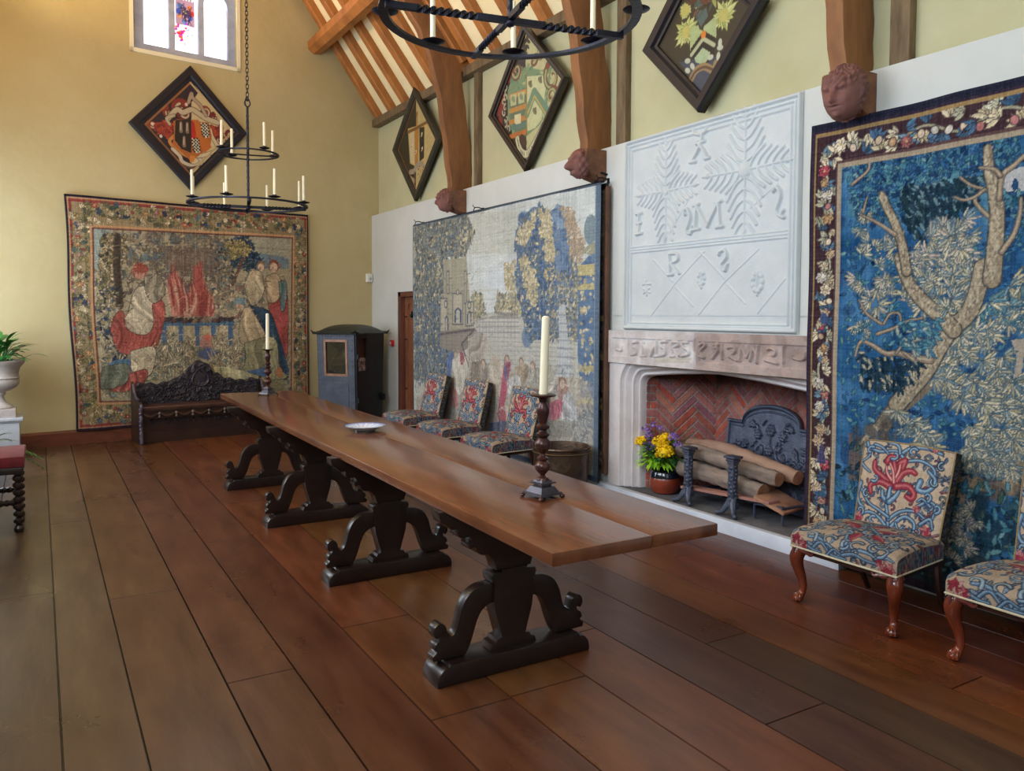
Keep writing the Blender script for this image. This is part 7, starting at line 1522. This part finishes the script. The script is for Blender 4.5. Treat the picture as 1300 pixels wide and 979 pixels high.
for az, el, L in ((-.15, .55, .52), (.25, .35, .50), (-.6, .75, .45), (.0, 1.1, .40), (.6, .9, .42), (2.4, .7, .45), (3.4, .6, .45), (-1.5, .6, .45), (-2.4, .8, .4), (1.4, .7, .45)):
    d = Vector((math.cos(az)*math.cos(el), math.sin(az)*math.cos(el), math.sin(el))); P = []
    for i in range(13): t = i/12; P.append(Vector((PX_, PY_, .26))+d*L*t+Vector((0, 0, -.34*t*t*math.cos(el)))+Vector((math.cos(az), math.sin(az), 0))*.05*t)
    m.tube([tuple(p) for p in P], .004, 4)
    for i in range(3, 13):
        t = (P[i]-P[i-1]).normalized(); s_ = t.cross(Vector((0, 0, 1))).normalized()
        for sg in (1, -1): leafmesh(m, P[i], t*.8+s_*sg*.7, .15*(1-.4*i/12), .014, .25, 3)
build('fronds', m, mat('palm_leaf', (62, 104, 44), (40, 74, 34), rough=.4, scale=8), pp, recalc=False)
m = MB()
for az, el, L, W in ((-.1, .95, .30, .12), (.5, 1.1, .26, .11), (2.5, 1.0, .3, .12), (-1.6, 1.1, .28, .11), (-.8, .8, .22, .10)):
    d = Vector((math.cos(az)*math.cos(el), math.sin(az)*math.cos(el), math.sin(el))); s0 = Vector((PX_, PY_, .26)); p = s0+d*.10; m.tube([tuple(s0), tuple(p)], .005, 5); leafmesh(m, p, d, L, W, .2, 8)
build('broad_leaves', m, MATS['lily_leaf'], pp, recalc=False)

sx0, sx1, sy0, sy1 = -.98, -.105, 6.72, 7.32
sl = thing('red_stool', 'long stool with a dark red velvet cushion and turned black legs at the left edge', 'stool', ((sx0+sx1)/2, (sy0+sy1)/2, 0))
m = MB(); m.box(((sx0+sx1)/2, (sy0+sy1)/2, .52), (sx1-sx0, sy1-sy0, .085), bev=.035); build('cushion', m, mat('red_velvet', (122, 22, 34), (84, 14, 24), rough=.85, scale=10, sheen=.1), sl)
m = MB(); m.box(((sx0+sx1)/2, (sy0+sy1)/2, .455), (sx1-sx0-.02, sy1-sy0-.02, .05), bev=.01); build('seat_frame', m, M_leg, sl)
lp = [(.012, 0), (.03, .005), (.034, .03), (.022, .05), (.024, .055)]
for k in range(7): z = .06+k*.052; lp += [(.018, z), (.034, z+.014), (.036, z+.026), (.034, z+.038), (.018, z+.050)]
lp += [(.03, .425), (.03, .435)]
for x, y in ((sx1-.045, sy0+.045), (sx0+.045, sy0+.045), (sx1-.045, sy1-.045), (sx0+.045, sy1-.045)): m = MB(); m.lathe(lp, (x, y, 0), 18); build('leg', m, M_leg, sl)
for y in (sy0+.045, sy1-.045): m = MB(); m.tube([(sx0+.06+i*(sx1-sx0-.12)/40, y, .22) for i in range(41)], [.018+.008*(i % 2) for i in range(41)], 10); build('stretcher', m, M_leg, sl)
m = MB(); m.tube([(sx1-.045, sy0+.06+i*(sy1-sy0-.12)/30, .14) for i in range(31)], [.016+.008*(i % 2) for i in range(31)], 10); build('stretcher', m, M_leg, sl)
# ------------------------------------------------------------------ light
def area(name, loc, rot, sx, sy, power, col, spread=180):
    d = bpy.data.lights.new(name, 'AREA'); d.shape = 'RECTANGLE'; d.size = sx; d.size_y = sy; d.energy = power; d.color = col; d.spread = spread*D2R
    o = bpy.data.objects.new(name, d); COL.objects.link(o); o.location = loc; o.rotation_euler = rot; return o
DAY = (.80, .90, 1.0)
for (a, b, z0, z1), p in zip(LW, (105, 185, 165)):
    area('assumed_window_daylight', (XL-.08, (a+b)/2, (z0+z1)/2), (0, -PI/2, 0), z1-z0, b-a-.1, p, DAY)  # added light in the assumed left-wall openings
area('assumed_back_window_daylight', (1.9, -2.15, 3.25), (PI/2, 0, 0), 2.9, 3.2, 14, DAY)  # added light at the assumed opening behind the camera
area('daylight_end_window', tuple(FE.w(1.75, 5.45, .02)), (-PI/2-.35, 0, math.atan(.14)), 1.2, .9, 10, (.85, .92, 1.))
# assumed warm lights high on the left wall, fixtureless, added to wash the roof
WARM = (1.0, .66, .30)
for y, p in ((9.7, 56), (7.2, 90), (4.6, 60)):
    area('assumed_warm_light', (XL+.25, y, 4.5), (0, PI+.75, 0), .25, .5, p, WARM, 100)
w = bpy.data.worlds.new('sky'); SC.world = w; w.use_nodes = True; bg = w.node_tree.nodes['Background']; bg.inputs[0].default_value = (.72, .84, 1.0, 1); bg.inputs[1].default_value = 1.0
SC.view_settings.view_transform = 'Standard'; SC.view_settings.look = 'None'; SC.view_settings.exposure = 0.10; SC.view_settings.gamma = 1; SC.view_settings.use_curve_mapping = False
SC.cycles.use_denoising = True; SC.cycles.max_bounces = 8; SC.cycles.diffuse_bounces = 5; SC.cycles.glossy_bounces = 4; SC.cycles.sample_clamp_indirect = 6.
